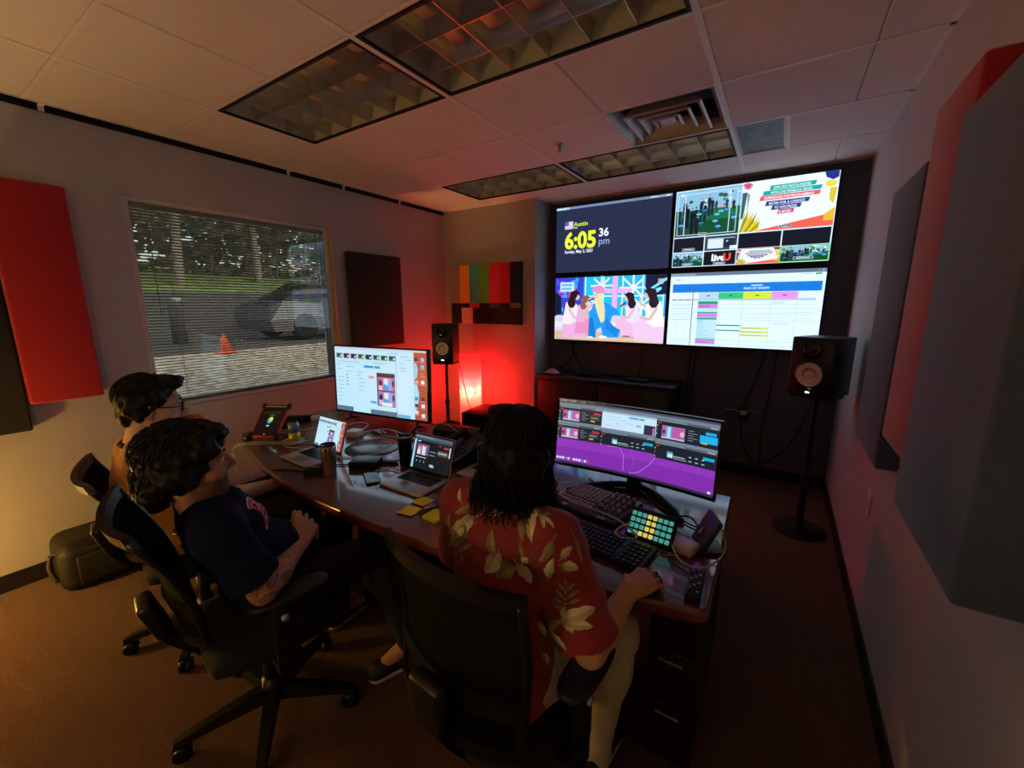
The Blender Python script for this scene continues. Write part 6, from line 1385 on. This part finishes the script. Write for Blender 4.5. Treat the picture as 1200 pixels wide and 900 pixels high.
def tattoo(vs, col):
    ax = unit(wr-er); w_ = vs-er; t = w_ @ ax; rad = np.linalg.norm(w_-t[:, None]*ax, axis=1); u2 = unit(np.cross(ax, (0, 0, 1))); u3 = np.cross(ax, u2); an = np.arctan2(w_ @ u3, w_ @ u2)
    near = (rad < .075) & (t > -.10) & (t < .30)
    def blob(t0, a0, lt, la, rot=0.):
        da = np.angle(np.exp(1j*(an-a0)))*.045; dt = t-t0; x = dt*math.cos(rot)+da*math.sin(rot); y = -dt*math.sin(rot)+da*math.cos(rot); return (x/lt)**2+(y/la)**2
    m = np.zeros(len(vs))
    for a0 in (0., 2.1, -2.1):
        b1 = blob(.075, a0, .042, .018, .5); b2 = blob(.02, a0+1.0, .05, .022, -.4); b3 = blob(.125, a0+.8, .026, .012, 1.0); b4 = blob(-.045, a0+.3, .05, .03, .2)
        for b in (b1, b2, b3, b4): m = np.maximum(m, np.where(b < 1, .62+.38*(b > .62), 0)*(.75+.25*np.sign(np.sin(t*420+an*9))))
    col = col*(1-.72*(m*near))[:, None]; return col
org('body', pb, M_SKIN, PB, .0043, None, skincol('#bd8b68', W, FH, hc, .62, True, tattoo))
finish_face(PB, W, FH, M_HAIR2)
M_NAVY = mat('navy_cotton', '#0d1530', .9, spec=.15, namt=.12, nscale=40, bump=.25, bscale=500, sheen=.0)
ud = unit(er-J['sr']); cuff = J['sr']+(er-J['sr'])*.78; udl = unit(el_-J['sl']); cuffl = J['sl']+(el_-J['sl'])*.8
sh = torso_prims(J, 1.0, .012) + [cap(J['sr'], er+ud*.05, .066, .088, .03, [(ud, cuff)]), cap(J['sl'], el_+udl*.05, .066, .088, .03, [(udl, cuffl)]), cap(cuff-ud*.03, er+ud*.08, .055, .072, .004, (), True),
      cap(J['neck']+FB @ np.array([-.05, -.01, -.03]), J['neck']+FB @ np.array([-.10, -.01, -.07]), .035, .05, .04), cap(J['neck']+FB @ np.array([.05, -.01, -.03]), J['neck']+FB @ np.array([.10, -.01, -.07]), .035, .05, .04),
      ell(J['pelvis']*.6+J['chest']*.4+FB @ np.array([0, .055, -.02]), (.13, .085, .14), FB, .06), cap(J['pelvis']+(0, .02, .07), J['pelvis']+(0, .05, .0), .15, .155, .05, [((0, 0, -1), J['pelvis']+(0, 0, -.03))])]
for k in range(12):
    f_ = lambda a_: J['neck']+FB @ np.array([math.sin(a_)*.067, -math.cos(a_)*.066+.012, -.022-.016*(1-math.cos(a_))*.8])
    sh.append(cap(f_(R_(k*30)), f_(R_(k*30+30)), .0125, .0125, .01))
tee, sv, sf = org('navy_shirt', sh, M_NAVY, PB, .0055, wrinkle(.0035, 34, 15))
bvh = BVHTree.FromPolygons([Vector(v) for v in sv], [tuple(f) for f in sf]); basep = Vector(PB.location)
# chest lettering, wrapped on the cloth
r_, f_, u_ = [Vector(FB[:, i]) for i in range(3)]
cpos = Vector(J['chest'])+u_*.035+f_*.12
def letter(s_, x0, y0, size, bold, c, off, name):
    vs, fs = textgeo(s_, size, bold); P_ = []
    for x, y in vs:
        q = cpos - r_*(x0+x) + u_*(y0+y+.18*x); h = bvh.ray_cast(q+f_*.1, -f_, .4); 
        if h[0] is None: h = bvh.find_nearest(q)
        P_.append(h[0]+f_*off-basep)
    MB().add(P_, [tuple(f) for f in fs], True).build(name, c, tee)
M_LRED = mat('print_red', '#d02a55', .7, namt=.05, nscale=40); M_LPNK = mat('print_pink', '#fbe6ec', .7, namt=.05, nscale=40)
for i_, (ch, x0) in enumerate((('B', -.095),)):
    letter(ch, x0, -.035, .155 if ch == 'B' else .12, .035, M_LPNK, .0022, 'letter_outline'); letter(ch, x0, -.035, .155 if ch == 'B' else .12, .0, M_LRED, .0034, 'letter')
M_JEAN = mat('dark_denim', '#10131c', .85, namt=.2, nscale=80, bump=.3, bscale=500)
org('trousers', leg_prims(hr, kr, ar, None, 1.0, .012) + leg_prims(hl, kl, al, None, 1.0, .012) + [ell(J['pelvis']+(0, .01, -.01), (.17, .125, .095), J['Fp'], .05)], M_JEAN, PB, .006, wrinkle(.0035, 40, 18))
shoe('shoe', ar+(.025, .05, -.109), ar+(-.085, -.17, -.109), M_SNK, M_SOLE, PB, 'dark shoe with a white sole under the desk'); shoe('shoe', al+(0, -.06, -.099), al+(-.02, .20, -.099), M_SNK, M_SOLE, PB)
sk, _, _ = org('sock', [cap(ar+(.0, .01, -.055), ar+(0, .0, .02), .046, .044, .01, [((0, 0, 1), ar+(0, 0, .03))])], M_SOLE, PB, .005)
rad = (.099, .125, .10); hoff = np.array([0, -.020, .052]); hcen = hc+FH @ hoff
H = lambda p, r, k=.03: ell(W(*p), r, FH, k)
org('hair', [H((0, -.018, .052), (.090, .110, .090)), H((0, .062, .088), (.066, .045, .032)), H((0, -.080, -.02), (.074, .050, .085)), H((-.074, -.03, .0), (.024, .055, .06)), H((.074, -.03, .0), (.024, .055, .06)), H((0, -.092, -.065), (.055, .038, .06)), H((-.068, .03, .055), (.024, .035, .035)), H((.068, .03, .055), (.024, .035, .035)), H((-.074, .018, .012), (.016, .022, .036), .02), H((.074, .018, .012), (.016, .022, .036), .02)], M_HAIR2, PB, .005, wrinkle(.006, 90, 23))
strands('hair_curls', curls(620, hcen, FH, (.092, .112, .093), None, 4, .06, lambda p: p[2] > -.02 and not (p[1] > .07 and p[2] < .03) or (p[1] < -.02)) + curls(260, hc+FH @ np.array([0, -.066, -.02]), FH, (.077, .074, .096), None, 9, .05, lambda p: p[1] < 0), M_HAIR2, PB, .0030, .001, 4)

# ---- person by the window with glasses
PC = thing('person', 'person with glasses in an orange-brown shirt, hand at the mouth, by the window', 'person', (-2.25, .64, 0))
FC = frame((.22, .97, .05), (0, -.12, 1)); J = dict(pelvis=V3((-2.31, .655, .565)), chest=V3((-2.29, .575, .835)), neck=V3((-2.228, .55, 1.05)), sr=V3((-2.12, .525, .962)), sl=V3((-2.425, .595, .962)), F=FC, Fp=frame((.2, .98, 0), (0, 0, 1)))
FH = frame((.28, .955, -.08), (.02, .04, 1)); hc = V3((-2.165, .59, 1.185)); hp, W = head(hc, FH, 1.04)
er, wr = V3((-2.06, .71, .735)), V3((-2.12, 1.02, .69)); el_, wl = V3((-2.36, .83, .79)), V3((-2.14, .775, 1.03))
pc_ = torso_prims(J, 1.0, -.004) + [cap(J['neck']+(0, .0, -.05), hc+FH @ np.array([0, -.015, -.05]), .060, .056, .03)] + hp + arm_prims(J['sr'], er, wr, 1.1) + arm_prims(J['sl'], el_, wl, 1.05)
pc_ += hand(wr, (-.15, .95, -.22), (.25, .1, 1), 1, (28, 35, 20), 5) + hand(wl, (.02, -.35, .94), (.1, .9, .35), -1, (62, 70, 40), 3, .96, (.7, .3, -.3))
hr, hl = V3((-2.17, .71, .555)), V3((-2.36, .73, .555)); kr, kl = V3((-2.03, 1.10, .57)), V3((-2.40, 1.10, .555)); ar, al = V3((-2.02, 1.17, .10)), V3((-2.40, 1.18, .10))
pc_ += leg_prims(hr, kr, ar, None, .98, -.004) + leg_prims(hl, kl, al, None, .98, -.004) + [cap(ar, ar+(0, .12, -.05), .036, .03, .03), cap(al, al+(0, .12, -.05), .036, .03, .03)]
org('body', pc_, M_SKIN, PC, .0045, None, skincol('#cfa68e', W, FH, hc))
finish_face(PC, W, FH, M_HAIR2)
M_TAN = mat('orange_brown_cotton', '#b5762c', .85, namt=.10, nscale=40, bump=.25, bscale=500, sheen=.2)
ud = unit(er-J['sr']); cuff = J['sr']+(er-J['sr'])*.62; udl = unit(el_-J['sl']); cuffl = J['sl']+(el_-J['sl'])*.62
sh = torso_prims(J, 1.03, .012) + [cap(J['sr'], er+ud*.05, .068, .086, .03, [(ud, cuff)]), cap(J['sl'], el_+udl*.05, .068, .086, .03, [(udl, cuffl)]), cap(J['neck']+(-.05, -.02, -.03), J['neck']+(-.10, .0, -.07), .035, .05, .04), cap(J['neck']+(.05, -.02, -.03), J['neck']+(.10, -.02, -.07), .035, .05, .04), cap(J['pelvis']+(0, .0, .07), J['pelvis'], .15, .155, .05, [((0, 0, -1), J['pelvis']+(0, 0, -.04))])]
tee, _, _ = org('brown_shirt', sh, M_TAN, PC, .006, wrinkle(.0035, 34, 25))
cr = []
for k in range(12):
    f_ = lambda a_: J['neck']+FC @ np.array([math.sin(a_)*.066, -math.cos(a_)*.064+.010, -.012-.014*(1-math.cos(a_))])
    cr.append(cap(f_(R_(k*30)), f_(R_(k*30+30)), .0125, .0125, .008))
org('neck_band', cr, mat('dark_brown_rib', '#2a1a10', .9, namt=.1, nscale=60), tee if False else PC, .005)
M_GREYT = mat('grey_trousers', '#2c2a28', .9, namt=.15, nscale=60, bump=.3, bscale=500)
org('trousers', leg_prims(hr, kr, ar, None, 1.02, .014) + leg_prims(hl, kl, al, None, 1.02, .014) + [ell(J['pelvis'], (.17, .125, .10), J['Fp'], .05)], M_GREYT, PC, .006, wrinkle(.0035, 40, 28))
shoe('shoe', ar+(0, -.06, -.099), ar+(.02, .20, -.099), M_SNK, M_SOLE, PC); shoe('shoe', al+(0, -.06, -.099), al+(-.02, .20, -.099), M_SNK, M_SOLE, PC)
H = lambda p, r, k=.03: ell(W(*p), r, FH, k)
org('hair', [H((0, -.016, .055), (.081, .097, .084)), H((0, .062, .098), (.058, .042, .026)), H((.02, .082, .104), (.035, .024, .018)), H((0, -.070, -.01), (.062, .034, .068)), H((-.074, -.035, .005), (.018, .042, .05)), H((.074, -.035, .005), (.018, .042, .05)), H((-.072, .02, .045), (.016, .03, .03)), H((.072, .02, .045), (.016, .03, .03))], M_HAIR2, PC, .005, wrinkle(.0042, 75, 33))
strands('hair_tufts', curls(620, hc+FH @ np.array([0, -.016, .055]), FH, (.083, .099, .086), None, 14, .04, lambda p: p[2] > 0 or p[1] < -.04, .006), M_HAIR2, PC, .0024, .0008, 4)
# glasses
gs = thing('eyeglasses', 'black-framed eyeglasses on the person by the window', 'glasses', tuple(W(0, .10, .004)))
gb = Vector(gs.location); fr_ = MB()
for s_ in (-1, 1):
    pts = []
    for k in range(17):
        a = 2*PI*k/16; x, z_ = math.cos(a), math.sin(a); p_ = (abs(x)**4+abs(z_)**4)**(-.25); pts.append(Vector(W(s_*.033+x*p_*.025, .104-.006*abs(s_*.033+x*.025)/.05, .002+z_*p_*.0185))-gb)
    MB().tube(pts, .0026, 6).build('rim', M_BLKG, gs)
    MB().add([p_ for p_ in pts[:-1]], [tuple(range(16))], False).build('lens', M_GLASS, gs)
    MB().tube([Vector(W(s_*.060, .100, .008))-gb, Vector(W(s_*.076, .07, .008))-gb, Vector(W(s_*.083, -.012, .010))-gb, Vector(W(s_*.082, -.03, -.012))-gb], .0024, 6).build('temple_arm', M_BLKG, gs)
MB().tube([Vector(W(-.008, .105, .008))-gb, Vector(W(0, .108, .011))-gb, Vector(W(.008, .105, .008))-gb], .0022, 6).build('bridge', M_BLKG, gs)
# ------------------------------------------------------------------ task chairs
M_MESH = mat('chair_mesh', '#070708', .9, spec=.15, namt=.3, nscale=300, bump=.6, bscale=900)
M_SEAT = mat('chair_fabric', '#131318', .92, namt=.2, nscale=200, bump=.4, bscale=600)
M_CHP = mat('chair_plastic', '#0f0f11', .38, namt=.15, nscale=20, bump=.1, bscale=300)
def task_chair(label, loc, yaw, recline=.1, arm_out=.27, base_rot=0., top_w=.215, rimm=None, back_h=.52, arm_z=.665, seat_z=.47, low_w=.15):
    t = thing('task_chair', label, 'chair', (loc[0], loc[1], 0), yaw, 'black mesh task chairs')
    rimm = rimm or M_CHP
    # seat
    n = 12; vs = []; fs = []
    for s_ in (0, 1):
        for j in range(n+1):
            for i in range(n+1):
                u, v = i/n*2-1, j/n*2-1; sq = (1-.10*v*v)*(1 if abs(u) < .99 else 1); x = u*.235*(1-.06*max(0, -v))*(1-.08*v**4); y = v*.225*(1-.06*u**4)+.02
                z = seat_z-.018*(1-u*u)*(1-v*v)-.03*max(0, v-.6)**2*4 if s_ else seat_z-.065+.02*(u**4+v**4)*.5
                if s_ and (i in (0, n) or j in (0, n)): z -= .02
                vs.append((x, y, z))
    q = (n+1)
    for j in range(n):
        for i in range(n):
            a = j*q+i; fs.append((a, a+q, a+q+1, a+1)); b = a+q*q; fs.append((b, b+1, b+q+1, b+q))
    for i in range(n):
        for a, b in ((i, i+1), (n*q+i+1, n*q+i), ((i+1)*q, i*q), (i*q+n, (i+1)*q+n)): fs.append((a, b, b+q*q, a+q*q))
    MB().add(vs, fs, True).build('seat', M_SEAT, t)
    # back: curved frame and mesh; recline about the seat rear
    Bm = Matrix.Translation((0, -.19, seat_z+.06)) @ Matrix.Rotation(recline, 4, 'X')
    def bp(u, v):       # u -1..1 across, v 0..1 up
        w = low_w+(top_w-low_w)*v**.85
        return Vector((u*w, -.055*(1-u*u)*(1-.25*v)+.03*math.sin(v*PI)-.0, v*back_h))
    m = MB(); na, nv = 14, 12; vs = [bp(i/na*2-1, j/nv)+Vector((0, d, 0)) for d in (0, .004) for j in range(nv+1) for i in range(na+1)]; q = na+1; o = q*(nv+1); fs = []
    for j in range(nv):
        for i in range(na): a = j*q+i; fs.append((a, a+1, a+q+1, a+q)); fs.append((o+a, o+a+q, o+a+q+1, o+a+1))
    m.add([Bm @ v for v in vs], fs, True); m.build('back_mesh', M_MESH, t)
    m = MB(); m.tube([Bm @ bp(-1, j/nv) for j in range(nv+1)], .013, 8); m.build('side_rail', M_CHP, t)
    m = MB(); m.tube([Bm @ bp(1, j/nv) for j in range(nv+1)], .013, 8); m.build('side_rail', M_CHP, t)
    def rail(v, hgt, th, nm, mm, du=1.0):
        m = MB(); vs = []
        for i in range(na+1):
            p = bp((i/na*2-1)*du, v); vs += [Bm @ (p+Vector(d)) for d in ((0, -th, -hgt), (0, th, -hgt), (0, th, hgt), (0, -th, hgt))]
        fs = [(4*i+k, 4*i+4+k, 4*i+4+(k+1) % 4, 4*i+(k+1) % 4) for i in range(na) for k in range(4)] + [(3, 2, 1, 0), tuple(4*na+k for k in range(4))]
        return m.add(vs, fs, False).build(nm, mm, t)
    rail(1., .019, .011, 'top_rail', rimm, 1.04); rail(0.02, .022, .012, 'bottom_rail', M_CHP, 1.0); rail(.27, .032, .010, 'lumbar_bar', M_CHP, 1.0)
    # rear spine and yoke
    m = MB(); m.rbox(-.055, .055, -.105, -.060, .04, .18, .012, 2, Bm); m.build('lumbar_bracket', M_CHP, t)
    m = MB()
    pts = [Bm @ Vector((0, -.078, .16)), Bm @ Vector((0, -.085, .04)), Vector((0, -.205, seat_z-.03)), Vector((0, -.15, seat_z-.11)), Vector((0, -.03, seat_z-.105))]
    pp = spline(pts, 5); vs = []
    for i, p in enumerate(pp):
        d = (pp[min(i+1, len(pp)-1)]-pp[max(i-1, 0)]).normalized(); nn = Vector((1, 0, 0)).cross(d).normalized(); w = .052-.015*i/len(pp)
        vs += [p+Vector((-w, 0, 0))-nn*.012, p+Vector((w, 0, 0))-nn*.012, p+Vector((w*.8, 0, 0))+nn*.014, p+Vector((-w*.8, 0, 0))+nn*.014]
    fs = [(4*i+k, 4*i+(k+1) % 4, 4*i+4+(k+1) % 4, 4*i+4+k) for i in range(len(pp)-1) for k in range(4)] + [(3, 2, 1, 0), tuple(len(vs)-4+k for k in range(4))]
    m.add(vs, fs, False).build('spine', M_CHP, t)
    MB().rbox(-.10, .10, -.12, .12, seat_z-.145, seat_z-.06, .015).build('tilt_mechanism', M_CHP, t)
    MB().cyl((.10, .05, seat_z-.10), (.19, .05, seat_z-.10), .007, seg=8).rbox(.18, .24, .035, .065, seat_z-.115, seat_z-.085, .008).build('lever', M_CHP, t)
    MB().cyl((0, 0, .10), (0, 0, seat_z-.14), .026, seg=16).build('gas_column', M_CHP, t); MB().cyl((0, 0, .06), (0, 0, .16), .042, .034, seg=16).build('hub', M_CHP, t)
    for k in range(5):
        a = base_rot+k*2*PI/5; Rz = Matrix.Rotation(a, 4, 'Z')
        m = MB(); vs = []
        for x, w, z0, z1 in ((.02, .030, .07, .125), (.12, .027, .072, .115), (.24, .022, .07, .098), (.315, .017, .064, .084)): vs += [(x, -w, z0), (x, w, z0), (x, w*.7, z1), (x, -w*.7, z1)]
        fs = [(4*i+k_, 4*i+4+k_, 4*i+4+(k_+1) % 4, 4*i+(k_+1) % 4) for i in range(3) for k_ in range(4)] + [(0, 1, 2, 3), (15, 14, 13, 12)]
        m.add([Rz @ Vector(v) for v in vs], [f[::-1] for f in fs], False).build('base_leg', M_CHP, t)
        c = MB()
        for s_ in (-1, 1):
            c.lathe([(.012, -.009), (.027, -.009), (.030, -.004), (.030, .006), (.012, .009)], 16, Rz @ Matrix.Translation((.295, s_*.014, .030)) @ Matrix.Rotation(PI/2, 4, 'X'))
        c.rbox(.275, .32, -.008, .008, .028, .068, .006, 2, Rz); c.build('caster', M_CHP, t)
    for s_ in (-1, 1):
        x = s_*arm_out
        m = MB(); m.rbox(x-.018, x+.018, -.035, .035, seat_z-.02, arm_z-.02, .010); m.box(min(0, x)+(0 if s_ < 0 else .05), max(0, x)-(0 if s_ > 0 else .05), -.03, .03, seat_z-.10, seat_z-.075) ; m.rbox(x-.016, x+.016, -.032, .032, seat_z-.10, seat_z, .008)
        m.build('arm_post', M_CHP, t)
        pad = MB(); pv = []
        for z, k in ((arm_z-.022, .80), (arm_z-.016, .96), (arm_z-.006, 1.), (arm_z, .93), (arm_z+.003, .7)):
            for i in range(20):
                a = 2*PI*i/20; cx, sy = math.cos(a), math.sin(a); e = (abs(cx)**3+abs(sy)**3)**(-1/3); pv.append((x+cx*e*.047*k, .03+sy*e*.125*(k*.4+.6), z))
        pf = [(r*20+i, r*20+(i+1) % 20, r*20+20+(i+1) % 20, r*20+20+i) for r in range(4) for i in range(20)] + [tuple(range(20))[::-1], tuple(range(80, 100))]
        pad.add(pv, pf, True); pad.build('arm_pad', mat('arm_pad_rubber', '#1a1b1c', .45, namt=.15, nscale=30), t)
        MB().cyl((x+s_*.018, .0, arm_z-.075), (x+s_*.028, .0, arm_z-.075), .012, seg=14).build('arm_button', M_SILV, t)
    return t
task_chair('black mesh task chair of the person in the floral shirt, back to the camera', (-.615, .885), -.07, .04, .275, R_(20), .225, back_h=.44, low_w=.205)
task_chair('black task chair with the reclined person in the navy shirt', (-1.56, .655), -.20, .30, .27, R_(48), .225, back_h=.47)
task_chair('task chair of the person with glasses by the window', (-2.305, .715), -.22, .30, .27, R_(-25), .235, mat('chair_rim_lit', '#4a443a', .4, namt=.1, nscale=20), back_h=.40)  # black plastic rim; the lamp's glow on it is put into the paler colour
